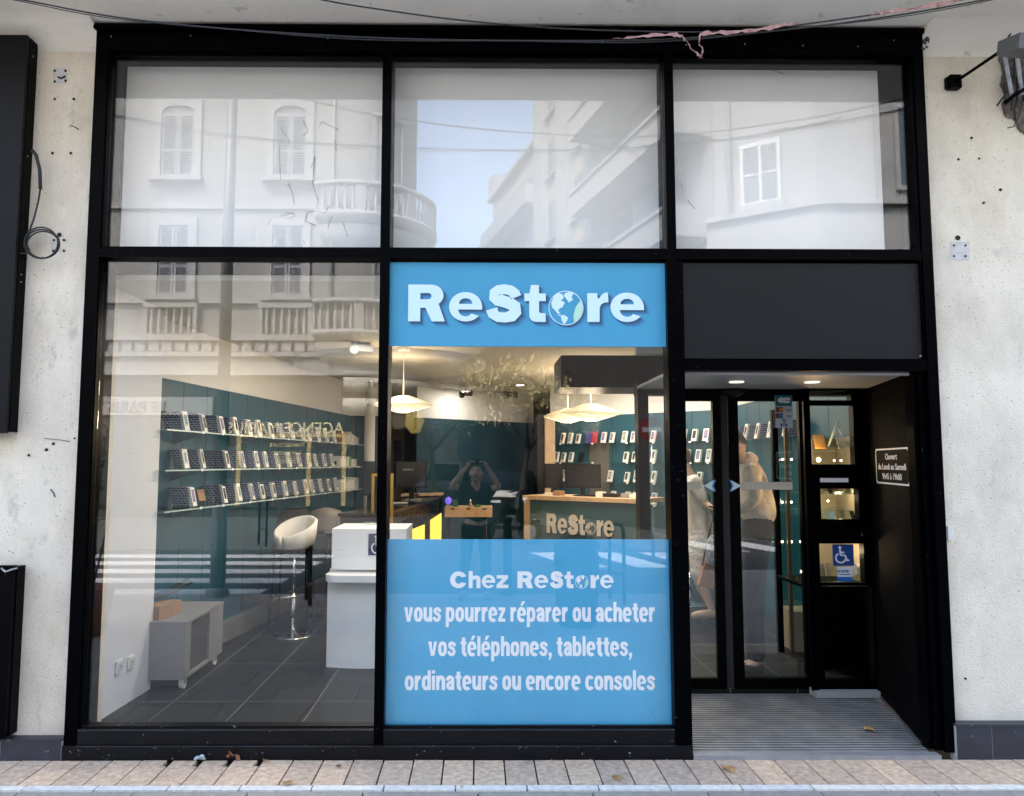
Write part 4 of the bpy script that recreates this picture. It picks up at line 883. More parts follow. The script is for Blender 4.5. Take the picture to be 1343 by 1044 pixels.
ROWS = [([738, 748, 758.5, 773, 779.5, 792, 803, 819.5, 831, 857, 897, 912, 927], 0), ([730, 739, 749, 821, 832, 857, 901, 916, 930], 1), ([739, 800, 822, 834, 857, 901, 917], 2), ([788, 803, 822, 832, 857, 902, 918], 3)]
for xs, si in ROWS:
    for px in xs:
        lean = angR+R(random.uniform(-24, -14))
        if px in (773, 779.5):
            p = rwall(px, .12, RS[si]+.001); g = MB(); g.cbox((p.x, p.y, p.z+.085), .05, .11, .17, rz=lean, ry=R(-10))
            cc = ('purple', 'red')[px != 773]; one('gadget_box', g, mat('%s_pack' % cc, (.06, .04, .22) if cc == 'purple' else (.42, .03, .04), .4), '%s boxed gadget on the top right shelf' % cc, 'box', bevel=.003); continue
        place_front(rwall(px, .11, RS[si]+.001), lean, 'white phone box standing on the %s glass shelf of the right back wall' % ('top', 'second', 'third', 'lowest')[si], 'white phone boxes on the %s right shelf' % ('top', 'second', 'third', 'lowest')[si], (1.06 if px > 880 else 1.0), 1.3)
g = MB(); p = rwall(762, .12, RS[1]+.001); g.cbox((p.x, p.y, p.z+.075), .012, .09, .15, rz=angR, ry=R(-14)); one('tablet', g, M_SCR, 'dark tablet standing alone on the second right shelf', 'tablet', bevel=.004)
# dark doorway between the shelves
g = MB(); a = rwall(774, .003, 0); c = rwall(800, .003, 0); g.prism([(a.x, a.y), (c.x, c.y), (c.x+rn.x*.02, c.y+rn.y*.02), (a.x+rn.x*.02, a.y+rn.y*.02)], .05, 2.02, 'Z'); one('inner_door', g, mat('brown_grey_door', (.13, .11, .095), .5), 'brown grey inner door in the teal wall between the right shelves', 'door')
# right side wall shelf with navy stacks
z = RS[0]-.03
t = thing('wall_shelf', 'glass shelf with navy boxes on the right side wall behind the man', 'shelf', (3.0, 3.5, z))
g = MB(); g.box(2.90, 3.15, 2.4, 5.2, z-.01, z); g.build('glass_board', GLT, t)
z2 = z-.72; t = thing('wall_shelf', 'lower glass shelf on the right side wall behind the man', 'shelf', (3.0, 3.5, z2)); g = MB(); g.box(2.90, 3.15, 2.4, 5.2, z2-.01, z2); g.build('glass_board', GLT, t)
for y in (2.75, 3.15, 3.5, 3.85, 4.2, 4.55, 4.9):
    for j in range(4):
        p = Vector((3.08-j*.037, y, z+.001))
        if j == 3: place_front(p, math.pi+R(6), 'white fronted phone box on the right side wall shelf behind the man', 'white fronted phone boxes on the right side wall')
        else: place_navy(p, math.pi, 'navy phone box on the right side wall shelf behind the man', 'navy phone boxes on the right side wall')
# glass display tower behind the right door leaf
tw = thing('glass_display_tower', 'tall glass display case with wooden back post behind the right door leaf', 'display case', (2.75, 2.0, .05))
p = wp(1030, 600, 6.9); q = wp(1050, 600, 6.9)
for xx in (wp(1014, 600, 6.9).x, ):
    g = MB(); g.box(xx, xx+.05, 6.9-D0, 6.95-D0, .05, 2.2); g.build('black_post', M_BLACKP, tw)
g = MB(); g.box(p.x, p.x+.03, p.y, p.y+.03, .05, 2.2); g.build('glass_post', mat('post_wood', (.16, .12, .08), .4), tw)
g = MB(); g.box(wp(1017, 600, 7.2).x, wp(1056, 600, 7.2).x, 7.2-D0, 7.21-D0, .4, 1.75); g.build('glass_back', GLT, tw); g = MB(); g.box(wp(1017, 600, 7.2).x, wp(1056, 600, 7.2).x, 6.9-D0, 7.2-D0, .051, .40); g.build('lower_cabinet', mat('beige_back', (.40, .34, .25), .5), tw)
for pyy in (604, 660, 712):
    zq = wp(1035, pyy, 7.0).z; g = MB(); g.box(wp(1018, 600, 7.0).x, wp(1055, 600, 7.0).x, 6.9-D0, 7.18-D0, zq-.008, zq); g.build('glass_shelf', GLT, tw)
    g = MB()
    for pxx in (1026, 1038, 1050): g = MB(); g.ball(wp(pxx, pyy-1.5, 6.96), .009); g.build('led_bulb', mat('led_warm', (1, .9, .7), .5, emis=(1, .8, .5), estr=3), tw)

# ================================================================== FURNITURE
# trolley cabinet on castors
ct = thing('rolling_cabinet', 'grey wheeled cabinet with open side niche beside the white partition', 'cabinet', (-2.42, 1.5, .05))
g = MB(); x0, x1, y0, y1, z0, z1 = -2.60, -2.155, 1.15, 1.98, .128, .545
g.box(x0, x1, y0, y0+.02, z0, z1-.021); g.box(x0, x1, y1-.02, y1, z0, z1-.021); g.box(x0, x1, y0+.021, y1-.021, z0, z0+.02); g.box(x0, x0+.02, y0+.021, y1-.021, z0+.021, z1-.021)
g.box(x1-.02, x1, y0+.021, y0+.11, z0+.021, z1-.021); g.box(x1-.02, x1, y1-.32, y1-.021, z0+.021, z1-.021); g.build('carcass', M_GREY, ct)
g = MB(); g.box(x0-.005, x1+.005, y0-.005, y1+.005, z1-.02, z1); g.build('top_board', M_GREY, ct, bevel=.002)
g = MB(); g.box(x1-.15, x1-.021, y0+.022, y1-.022, z0+.022, z1-.022); g.build('niche', M_GREYD, ct)
for cx, cyy in ((-2.19, 1.22), (-2.19, 1.88), (-2.54, 1.22), (-2.54, 1.88)):
    g = MB(); g.cyl((cx-.016, cyy, .092), (cx+.016, cyy, .092), .042, n=20); w_ = g.build('castor', M_WPLAS, ct, bevel=0)
    g = MB(); g.box(cx-.022, cx-.018, cyy-.02, cyy+.02, .085, .128); g.box(cx+.018, cx+.022, cyy-.02, cyy+.02, .085, .128); g.cyl((cx-.024, cyy, .092), (cx+.024, cyy, .092), .008, n=8); g.build('fork', M_STEEL, w_)
cb = thing('parcel_box', 'brown cardboard parcel with white label on the wheeled cabinet', 'box', (-2.36, 1.35, .545))
g = MB(); g.cbox((-2.42, 1.36, .596), .15, .30, .10, rz=R(-10)); g.build('carton', M_CARD, cb, bevel=.003)
g = MB(); g.cbox((-2.342, 1.42, .602), .002, .09, .075, rz=R(-10)); g.build('label', mat('paper_label', (.75, .74, .70), .7), cb); g = MB(); g.cbox((-2.3402, 1.42, .60), .001, .045, .03, rz=R(-10)); g.build('print', M_PHONE, cb)
g = MB(); T_ = [( -2.62+.018*i, 1.22+.020*i, .655+.00032*i*i) for i in range(20)]
for i in range(19):
    a, c = T_[i], T_[i+1]; d_ = .34
    va = [g.v((a[0], a[1], a[2])), g.v((c[0], c[1], c[2])), g.v((c[0]-.12, c[1]+.20, c[2])), g.v((a[0]-.12, a[1]+.20, a[2]))]; vb = [g.v((v.co.x, v.co.y, v.co.z-.012)) for v in va]
    g.f(va); g.f(vb[::-1])
    for k in range(4): g.f([va[k], vb[k], vb[(k+1) % 4], va[(k+1) % 4]])
one('curved_tray', g, mat('black_gloss', (.01, .01, .012), .15), 'curved black glossy panel lying on the parcel box on the cabinet', 'panel')

# white leather bar stools
def stool(x, y, label, rz=0):
    s = thing('bar_stool', label, 'bar stool', (0, 0, 0), 'white leather bar stools')
    g = MB(); g.lathe((0, 0, .0), [(.001, .0), (.205, .0), (.208, .006), (.19, .012), (.06, .03), (.035, .06), (.001, .06)], 36); g.build('base', M_CHROME, s)
    g = MB(); g.cyl((0, 0, .05), (0, 0, .40), .028, .026); g.cyl((0, 0, .40), (0, 0, .82), .016); g.build('column', M_CHROME, s)
    g = MB(); g.tube([(-.01, .02, .40), (.10, .12, .39), (.20, .05, .39), (.20, -.05, .39), (.10, -.12, .39), (-.01, -.02, .40)], .009, 8); g.tube([(.03, 0, .80), (.14, -.06, .77), (.2, -.08, .76)], .006, 6); g.build('footrest', M_CHROME, s)
    g = MB(); g.ball((0, 0, .86), .155, .16, .05, 24, 10); g.build('seat', M_LEATH, s)
    g = MB(); N = 40; rows = []
    for i in range(N+1):
        a = R(-176+352*i/N)+math.pi; k = .5+.5*math.cos(R(-176+352*i/N))           # k=1 at the back
        zlo = .84+.09*k**2; zhi = .945+.185*k**.9; r0_, r1_ = .150+.015*k, .180+.025*k
        sec = [(r0_, zlo), (r0_+.012, (zlo+zhi)/2), (r0_+.02, zhi-.01), (r0_+.035, zhi+.008), (r1_+.018, zhi-.008), (r1_+.012, (zlo+zhi)/2), (r1_, zlo), ((r0_+r1_)/2, zlo-.012)]
        rows.append([g.v((math.cos(a)*r_, math.sin(a)*r_, z_)) for r_, z_ in sec])
    for i in range(N):
        for k in range(8): g.f([rows[i][k], rows[i][(k+1) % 8], rows[i+1][(k+1) % 8], rows[i+1][k]], True)
    g.f(rows[0], True); g.f(rows[-1][::-1], True); g.build('wrap_backrest', M_LEATH, s)
    s.location = (x, y, .05); s.rotation_euler = (0, 0, rz); return s
st1 = stool(-1.80, 2.96, 'white leather bar stool with chrome base left of the white desk', R(-118))
dup(st1, (wp(903, 690, 9.2).x, 9.2-D0, .05), R(-20), 'white leather bar stool seen through the left door leaf beside the woman')

# white reception desk with lower ledge
wd = thing('reception_desk', 'white lacquered reception desk with a protruding lower ledge behind the first mullion', 'desk', (-.9, 2.1, .05))
def plan(x0, x1, y0, y1, bow=.05, n=10): return [(x0+(x1-x0)*i/n, y0-bow*math.sin(math.pi*i/n)) for i in range(n+1)]+[(x1, y1), (x0, y1)]
xa, xb = wp(428, 860, 6.41).x, wp(531, 860, 6.41).x
g = MB(); g.prism(plan(xa, xb, 1.80, 2.35), .051, .742, 'Z'); g.prism(plan(xa+.02, xb, 1.85, 2.42, .03), .83, 1.165, 'Z'); g.prism([(xa-.0, 1.88), (xb, 1.88), (xb, 2.35), (xa, 2.35)], .743, .829, 'Z'); g.build('body', M_WHGL, wd, bevel=.004)
xl = wp(424, 755, 6.2).x; q = arc(xl+.10, 1.70, .10, .10, 180, 270, 8)+[(xb+.02, 1.58), (xb+.02, 1.8795), (xl, 1.8795)]
g = MB(); g.prism(q, .762, .815, 'Z'); g.build('ledge', M_WHGL, wd, bevel=.008)
g = MB(); g.lathe((wp(487, 694, 6.9).x, 6.9-D0, 1.166), [(.001, 0), (.09, 0), (.10, .012), (.07, .02), (.001, .02)], 24, sy=.6); one('glass_dish', g, GLT, 'shallow glass dish lying on the white reception desk', 'dish')
a, c = wp(483, 728, 6.42), wp(507, 700, 6.42)
ws = thing('accessibility_sign', 'dark blue wheelchair sign stuck on the white desk, half hidden by the mullion', 'sign', (a.x, 1.8, a.z))
g = MB(); g.box(a.x, c.x, 1.808, 1.812, a.z, c.z); g.build('plate', mat('navy_sign', (.008, .02, .10), .4), ws); wheelchair(ws, a.x, c.x, a.z, c.z, 1.804, M_SIGNW)

# dark sales desk with lit yellow panels
FA, FB = Vector((-.98, 7.9-D0)), Vector((-.55, 11.6-D0)); fd = (FB-FA).normalized(); fn = Vector((fd.y, -fd.x))
def facept(px, py, off=0):
    d = fw + rr*((px-CX)/F) - uu*((py-522)/F); o = Vector((0, -CAMD)); A = FA+fn*off
    k = ((A-o).dot(fn))/(d.x*fn.x+d.y*fn.y); return Vector((d.x*k, -CAMD+d.y*k, CAMZ+d.z*k))
dk = thing('sales_desk', 'long black sales desk with two glowing yellow panels behind the first mullion', 'desk', (-.9, 4.5, .05))
g = MB(); q = [FA-fd*.1, FB, FB-fn*.42, FA-fd*.1-fn*.42]; g.prism([(p.x, p.y) for p in q], .051, 1.17, 'Z'); g.build('body', mat('black_marble', (.008, .0065, .006), .25, spec=.3, var=.5, vscale=4), dk)
g = MB(); q = [FA-fd*.12+fn*.01, FB+fn*.01+fd*.02, FB-fn*.44, FA-fd*.12-fn*.44]; g.prism([(p.x, p.y) for p in q], 1.171, 1.20, 'Z'); g.build('top_board', mat('dark_top', (.03, .026, .024), .2), dk)
for a_, b2 in (((534, 697), (557, 688)), ((565, 682), (579, 673))):
    A, B = facept(*a_, .006), facept(*b2, .006); g = MB(); d2 = fn*.012
    zt_ = (A.z+B.z)/2
    va = [g.v((A.x, A.y, .3)), g.v((B.x, B.y, .3)), g.v((B.x, B.y, B.z)), g.v((A.x, A.y, A.z))]; vb = [g.v((v.co.x-d2.x*.9, v.co.y-d2.y*.9, v.co.z)) for v in va]
    g.f(va); g.f(vb[::-1])
    for k in range(4): g.f([va[k], vb[k], vb[(k+1) % 4], va[(k+1) % 4]])
    g.build('lit_panel', M_YEL, dk)
g = MB(); a, c = wp(526, 647, 11.2), wp(581, 647, 11.6); g.prism([(a.x, a.y), (c.x, c.y), (c.x, c.y+.5), (a.x, a.y+.5)], c.z-.03, c.z, 'Z'); one('wooden_board', g, M_WOOD, 'pale wooden board lying on the far end of the black desk', 'board', bevel=.003)
# low work table with papers
wt = thing('work_table', 'glass topped work table strewn with papers behind the white desk', 'table', (-1.7, 4.2, .05))
a = wp(440, 662, 8.9); c = wp(500, 662, 8.9); zt_ = .98
g = MB(); g.box(a.x, c.x+.3, 8.3-D0, 9.3-D0, zt_-.02, zt_); g.build('table_top', mat('grey_glass_top', (.16, .20, .20), .1), wt, bevel=.003)
for xx in (a.x+.03, c.x+.25):
    for yy in (8.35-D0, 9.25-D0): g = MB(); g.cyl((xx, yy, .051), (xx, yy, zt_-.021), .02); g.build('leg', M_PLAS, wt)
for i, (dx, dy, wv, hv) in enumerate(((.10, .35, .21, .30), (.30, .5, .30, .21), (.22, .2, .21, .3), (.45, .62, .2, .14))):
    g = MB(); g.cbox((a.x+dx, 8.3-D0+dy, zt_+.003+i*.0045), wv, hv, .003, rz=R(17*i)); one('paper_sheet', g, mat('paper%d' % i, ((.75, .75, .72), (.55, .66, .62), (.8, .78, .7), (.7, .55, .3))[i], .8), ('white paper sheet at the left edge of the work table', 'pale green paper across the middle of the work table', 'cream paper sheet at the front of the work table', 'small ochre card on the work table')[i], 'paper')
# swivel chair and jacket
sw = thing('swivel_chair', 'grey swivel chair with curved back pushed to the work table', 'chair', (-1.9, 3.9, .05))
p = wp(431, 664, 8.5); g = MB(); N = 18; rows = []
for i in range(N+1):
    a_ = R(200+140*i/N); k = math.sin(math.pi*i/N)
    rows.append([g.v((p.x+.24*math.cos(a_), p.y+.1+.22*math.sin(a_), z_)) for z_ in (.95, 1.0+.0*k, 1.05+.06*k, 1.09+.14*k)]+[g.v((p.x+.265*math.cos(a_), p.y+.1+.245*math.sin(a_), z_)) for z_ in (1.09+.14*k, 1.05+.06*k, 1.0, .95)])
for i in range(N):
    for k in range(8): g.f([rows[i][k], rows[i][(k+1) % 8], rows[i+1][(k+1) % 8], rows[i+1][k]], True)
g.build('backrest', mat('grey_shell', (.20, .185, .16), .5), sw)
g = MB(); g.ball((p.x, p.y+.1, .93), .25, .24, .05, 20, 8); g.build('seat', mat('grey_shell', (.2, .185, .16), .5), sw); g = MB(); g.cyl((p.x, p.y+.1, .06), (p.x, p.y+.1, .9), .025); g.lathe((p.x, p.y+.1, .052), [(.001, .03), (.25, .0), (.26, .01), (.001, .05)], 24); g.build('pedestal', M_PLAS, sw)
g = MB(); p = wp(386, 680, 8.0)
for dx, dy, dz, a_, b2, c_ in ((0, 0, 0, .17, .12, .12), (-.10, .02, -.05, .10, .1, .08), (.12, -.02, -.04, .11, .10, .09), (.03, 0, .06, .10, .09, .07), (-.02, 0, -.16, .14, .1, .12)): g.ball((p.x+dx, p.y+dy, p.z+dz), a_, b2, c_, 14, 9)
jk = one('black_jacket', g, mat('black_cloth', (.012, .012, .013), .9, bump=.4, bscale=25), 'crumpled black jacket thrown over a seat behind the bar stool', 'jacket')
md = jk.modifiers.new('remesh', 'REMESH'); md.mode = 'VOXEL'; md.voxel_size = .018; md.use_smooth_shade = True
cs = thing('high_stool', 'black high stool under the crumpled jacket behind the bar stool', 'seat', (p.x, p.y, .05))
g = MB(); g.box(p.x-.18, p.x+.18, p.y-.16, p.y+.16, .80, .87); g.build('seat', M_PLAS, cs, bevel=.02); 
for a_, b2 in ((-.16, -.14), (.16, -.14), (-.16, .14), (.16, .14)): g = MB(); g.cyl((p.x+a_, p.y+b2, .8), (p.x+a_*1.2, p.y+b2*1.2, .052), .013); g.build('leg', M_PLAS, cs)
# monitors
def monitor(px0, px1, py0, py1, d, label, foot=1.2, word=None, rz=0):
    a, c = wp(px0, py1, d), wp(px1, py0, d); cx = (a.x+c.x)/2
    t = thing('monitor', label, 'monitor', (cx, a.y, a.z-.05), 'black computer monitors')
    g = MB(); g.box(a.x, c.x, a.y, a.y+.035, a.z, c.z); g.build('housing', M_PLAS, t, bevel=.006)
    g = MB(); g.box(a.x+.02, c.x-.02, a.y-.003, a.y-.0005, a.z+.02, c.z-.015); g.build('back_cover', mat('dark_cover', (.012, .011, .011), .25), t)
    g = MB(); g.box(cx-.03, cx+.03, a.y+.036, a.y+.06, foot, (a.z+c.z)/2); g.lathe((cx, a.y+.05, foot), [(.001, 0), (.12, 0), (.12, .01), (.03, .02), (.001, .02)], 24, sy=.7); g.build('stand', M_PLAS, t)
    if word: text('lettering', word, .035, Vector((cx-.04, a.y-.004, (a.z+c.z)/2+.05)), mat('grey_print', (.35, .35, .35), .5), t, bold=.01)
monitor(475, 494, 605, 650, 8.7, 'tall black monitor seen from behind left of the first mullion', 1.0)
monitor(519, 560, 605, 640, 9.6, 'black monitor with small white lettering on its back beside the yellow door', 1.2, 'MEDION')
# clutter on the black desk
def clutter(name, px, py, d, sx_, sy_, sz_, m_, label, cat, rz=0, bev=.004):
    p = wp(px, py, d); g = MB(); g.cbox((p.x, p.y, p.z+sz_/2), sx_, sy_, sz_, rz=rz); return one(name, g, m_, label, cat, bevel=bev)
clutter('open_notebook', 522, 660, 9.6, .22, .16, .012, M_BOXW, 'open white notebook on the black desk beneath the monitor', 'notebook', .3, .002)
clutter('paper_tray', 542, 657, 9.7, .18, .14, .03, M_GREY, 'flat grey paper tray on the black desk right of the notebook', 'tray', -.2)
clutter('leaning_phone', 519, 671, 8.5, .03, .01, .07, M_SCR, 'small phone leaning near the left end of the black desk', 'phone', .3, .002)
g = MB(); p = wp(546, 650, 9.8); g.cyl(p, (p.x, p.y, p.z+.02), .04); g.tube([(p.x, p.y, p.z+.02), (p.x-.01, p.y, p.z+.16), (p.x+.02, p.y, p.z+.2)], .008, 6); g.cbox((p.x, p.y, p.z+.15), .04, .02, .10, rz=.3); one('card_terminal', g, M_PLAS, 'upright black card terminal on the black desk below the monitor', 'card terminal')
ys = thing('yellow_file_rack', 'narrow yellow edged file rack standing by the first mullion', 'rack', tuple(wp(490, 655, 8.2)))
a, c = wp(487, 652, 8.2), wp(516, 621, 8.2)
g = MB(); g.box(a.x, c.x, a.y, a.y+.02, c.z-.03, c.z); g.box(a.x, a.x+.03, a.y, a.y+.02, .99, c.z-.031); g.box(c.x-.03, c.x, a.y, a.y+.02, .99, c.z-.031); g.build('frame', M_YD, ys)
g = MB(); g.box(a.x+.031, c.x-.031, a.y+.03, a.y+.2, 1.0, c.z-.06); g.build('files', M_PLAS, ys)

# small wooden drawer table
dt = thing('drawer_table', 'small light wooden table with three drawers and black legs at the centre back', 'table', (-.1, 6, .05))
a, c = wp(583.5, 680, 10.6), wp(646, 666, 10.4); zt_ = c.z; x0, x1 = a.x, c.x; y0 = 10.5-D0; zb_ = zt_-.135
g = MB(); g.box(x0, x1, y0+.01, y0+.5, zb_, zt_); g.build('carcass', M_WOOD, dt, bevel=.003)
for i in range(3):
    u0 = x0+(x1-x0)*i/3+.004; u1 = x0+(x1-x0)*(i+1)/3-.004; g = MB(); g.box(u0, u1, y0-.008, y0+.009, zb_+.006, zt_-.01); dr = g.build('drawer', M_WOOD, dt, bevel=.002)
    g = MB(); um = (u0+u1)/2; g.flat([(um-.035, zt_-.011), (um-.02, zt_-.03), (um+.02, zt_-.03), (um+.035, zt_-.011)], [], y0-.011, .002); g.build('finger_notch', M_HOLE, dr)
for xx, lean in ((x0+.05, -.03), (x1-.10, .05)):
    for yy in (y0+.05, y0+.45): g = MB(); g.cyl((xx, yy, zb_), (xx+lean, yy, .051), .018); g.build('leg', M_PLAS, dt)
g = MB(); p = wp(588, 662, 10.6); g.ball((p.x, p.y, p.z+.055), .045, .045, .055); g.build; one('purple_gadget', g, mat('purple_glow', (.12, .08, .5), .4, emis=(.2, .12, .8), estr=.12), 'glowing purple gadget at the left end of the drawer table', 'gadget')
clutter('green_box', 597, 666, 10.65, .08, .08, .11, mat('green_plastic', (.02, .12, .06), .4), 'dark green box on the drawer table beside the purple gadget', 'box')
bt = thing('small_bottle', 'small amber bottle with pale cap on the drawer table', 'bottle', tuple(wp(617, 666, 10.6)))
p = wp(617, 665.5, 10.6); g = MB(); g.lathe(p, [(.001, 0), (.025, 0), (.027, .01), (.027, .05), (.012, .065), (.012, .08), (.001, .08)], 14); g.build('body', mat('amber', (.35, .22, .15), .2), bt); g = MB(); g.cyl((p.x, p.y, p.z+.081), (p.x, p.y, p.z+.11), .010); g.build('cap', M_BOXW, bt)
g = MB(); p = wp(626, 665, 10.6); g.ball((p.x, p.y, p.z+.015), .05, .04, .018); one('green_cloth', g, mat('green_cloth', (.05, .16, .03), .9), 'small green cloth lying beside the bottle on the drawer table', 'cloth')

# wooden counter with ReStore front
KA, KB = wp(687, 655, 9.7), wp(841, 655, 8.7); KA.z = KB.z = 0; kd = (KB-KA).normalized(); kn = Vector((kd.y, -kd.x, 0))
if kn.y > 0: kn = -kn
KW = (KB-KA).length; KT = at(760, 652, 9.2-D0).z
ck = thing('wooden_counter', 'counter with pale wooden top and dark teal front lettered ReStore', 'counter', ((KA.x+KB.x)/2, KA.y, .05))
MK = Matrix(((kd.x, -kn.x, 0, KA.x), (kd.y, -kn.y, 0, KA.y), (0, 0, 1, 0), (0, 0, 0, 1)))
g = MB(); g.T = MK; g.box(-.01, KW, -.02, .62, KT-.05, KT); g.build('top_board', M_WOOD, ck, bevel=.004)
g = MB(); g.T = MK; g.box(.0, .09, .0, .58, .051, KT-.051); g.build('side_board', M_WOOD, ck, bevel=.004)
g = MB(); g.T = MK; g.box(.091, KW-.01, .012, .04, .051, KT-.052); g.build('front_panel', mat('counter_teal', (.03, .085, .10), .4, var=.1), ck)
a_, b2 = facept, None
def kpt(px):
    d = fw + rr*((px-CX)/F) - uu*((690-522)/F); nn = Vector((kn.x, kn.y)); A = Vector((KA.x, KA.y)); o = Vector((0, -CAMD)); k = (A-o).dot(nn)/(d.x*nn.x+d.y*nn.y)
    return ((Vector((d.x*k, -CAMD+d.y*k))-A).dot(Vector((kd.x, kd.y)))), k*d.y
uL, dL = kpt(717); uR, dR = kpt(805); zB_, zT_ = CAMZ-(699.5-606)/1000*(dL+dR)/2, CAMZ-(674-606)/1000*(dL+dR)/2
K2 = (uR-uL)/1222; V_ = zT_-zB_
for dz, mm, yy in ((.012, M_SCR, .0095), (0, mat('letter_cream', (.60, .54, .42), .5), -.004)):
    g = MB(); g.T = MK
    for ch, u0, u1, v0, v1 in logo_letters():
        if ch != 'o': put_glyph(g, ch, uL+u0*K2+dz, uL+u1*K2+dz, zB_+v0/193*V_-dz, zB_+v1/193*V_-dz, yy, .002 if dz else .012)
    g.build('lettering' if not dz else 'lettering_shadow', mm, ck)
g = MB(); g.T = MK; cx = uL+(787+968-120)/2*K2; cz = zB_+.375*V_; r = 90*K2
g.flat(arc(cx, cz, r, r, 0, 355, 30), [arc(cx, cz, r*.9, r*.9, 0, 355, 30)], -.004, .01)
for c_ in CONT: g.flat([(cx-r+2*r*u, cz-r+2*r*v) for u, v in c_], [], -.004, .01)
g.build('globe', mat('letter_cream', (.6, .54, .42), .5), ck)
monitor(741, 788, 609, 640, 9.45, 'wide black monitor seen from behind on the wooden counter', KT, None)
monitor(714, 738, 608, 640, 9.75, 'black monitor at the left end of the wooden counter', KT, None)
for i, (px, w_, h_, m_, nm, lb) in enumerate(((722, .12, .03, M_BOXW, 'paper_stack', 'low white paper stack at the left end of the wooden counter'), (733, .10, .06, M_CARD, 'small_carton', 'small brown carton on the wooden counter under the left monitor'), (776, .16, .03, M_PLAS, 'keyboard', 'black keyboard beside the wide monitor on the wooden counter'), (788, .08, .06, M_BOXW, 'white_carton', 'small white carton right of the wide monitor'), (803, .19, .045, M_PLAS, 'black_device', 'flat black device at the right part of the wooden counter'), (822, .10, .05, M_GREY, 'grey_case', 'grey case near the right end of the counter'), (834, .12, .045, M_BOXW, 'white_case', 'white case at the very right end of the counter'))):
    d_ = 9.75-(px-690)/150*.95; p = wp(px, 640, d_+.15); g = MB(); g.cbox((p.x, p.y, KT+h_/2+.001), w_, .12, h_, rz=math.atan2(kd.y, kd.x)); one(nm, g, m_, lb, nm.split('_')[-1], bevel=.003)

# ================================================================== PEOPLE
def skin_mesh(verts, edges, rad, sub=2, m=None):
    me = bpy.data.meshes.new('skin'); me.from_pydata([tuple(v) for v in verts], edges, []); o = bpy.data.objects.new('skin_tmp', me); C.objects.link(o)
    md = o.modifiers.new('skin', 'SKIN'); md.use_smooth_shade = True
    if sub: s = o.modifiers.new('sub', 'SUBSURF'); s.levels = sub; s.render_levels = sub
    lay = me.skin_vertices[0] if len(me.skin_vertices) else None
    for i, r_ in enumerate(rad):
        rx_, ry_ = r_ if isinstance(r_, tuple) else (r_, r_); lay.data[i].radius = (rx_, ry_)
    lay.data[0].use_root = True
    dg = bpy.context.evaluated_depsgraph_get(); dg.update(); out = bpy.data.meshes.new_from_object(o.evaluated_get(dg))
    bpy.data.objects.remove(o); return out
def chain(pts, r): return [Vector(p) for p in pts], [(i, i+1) for i in range(len(pts)-1)], r
def join(meshes):
    bm = bmesh.new()
    for me in meshes: bm.from_mesh(me)
    out = bpy.data.meshes.new('joined'); bm.to_mesh(out); bm.free(); out.materials.clear()
    for p in out.polygons: p.use_smooth = True
    return out
def hand(wr, d, nrm, side=1, curl=.5, s=1):
    """palm and five fingers; d = pointing direction, nrm = palm normal, fingers bend towards nrm"""
    d = Vector(d).normalized(); nrm = (Vector(nrm)-d*Vector(nrm).dot(d)).normalized(); lat = d.cross(nrm)*side; wr = Vector(wr); ms = []
    ms.append(skin_mesh(*chain([wr-d*.02, wr+d*.03*s, wr+d*.085*s], [(.024*s, .017*s), (.034*s, .015*s), (.036*s, .013*s)]), 1))
    for i, L in enumerate((.072, .080, .075, .058)):
        b0 = wr+d*.075*s+lat*(.028-.0185*i)*s; pts = [b0]; a = 0; p = b0
        for k in range(3): a += curl*.9; p = p+(d*math.cos(a)+nrm*math.sin(a))*L*s*(.45, .32, .23)[k]; pts.append(p)
        ms.append(skin_mesh(*chain(pts, [.0088*s, .0085*s, .0075*s, .0065*s]), 1))
    b0 = wr+d*.02*s+lat*.026*s; pts = [b0, b0+(lat*.028+d*.022+nrm*.01)*s, b0+(lat*.036+d*.05+nrm*.022*curl*2)*s, b0+(lat*.030+d*.07+nrm*.034*curl*2)*s]
    ms.append(skin_mesh(*chain(pts, [.012*s, .0105*s, .0095*s, .0075*s]), 1)); return ms
def head(c, face, up, s=1):
    f_ = Vector(face).normalized(); up = (Vector(up)-f_*Vector(up).dot(f_)).normalized(); sd_ = f_.cross(up); bm = bmesh.new()
    bmesh.ops.create_uvsphere(bm, u_segments=32, v_segments=24, radius=1)
    for v in bm.verts:
        x, y, z = v.co; fx = max(0, y); w_ = .077; 
        zz_ = z*.118; xx = x*w_*(1-.30*max(0, -z)**1.3*1.0); yy = y*(.098 if y < 0 else .092)*(1-.15*max(0, -z)*(y < 0))
        yy += fx**6*.028*math.exp(-((z+.12)/.18)**2)*math.exp(-(x/.16)**2)*1.2          # nose
        yy -= .011*math.exp(-((z-.10)/.12)**2)*math.exp(-((abs(x)-.38)/.16)**2)*(y > 0)  # sockets
        yy += .010*math.exp(-((z+.85)/.2)**2)*(y > 0)                                     # chin
        yy += .006*math.exp(-((z+.46)/.07)**2)*math.exp(-(x/.25)**2)*(y > 0)              # lips
        p = Vector(c)+(sd_*xx+f_*yy+up*zz_)*s; v.co = p
    me = bpy.data.meshes.new('head'); bm.to_mesh(me); bm.free(); ms = [me]
    for sg_ in (-1, 1):
        g = MB(); e = Vector(c)+(sd_*sg_*.079-f_*.006-up*.008)*s; M_ = Matrix.Translation(e) @ Matrix((( *sd_, 0), (*f_, 0), (*up, 0), (0, 0, 0, 1))).transposed(); g.T = M_; g.ball((0, 0, 0), .010*s, .018*s, .031*s); m2 = bpy.data.meshes.new('ear'); g.bm.to_mesh(m2); g.bm.free(); ms.append(m2)
    return ms, (Vector(c), sd_, f_, up)
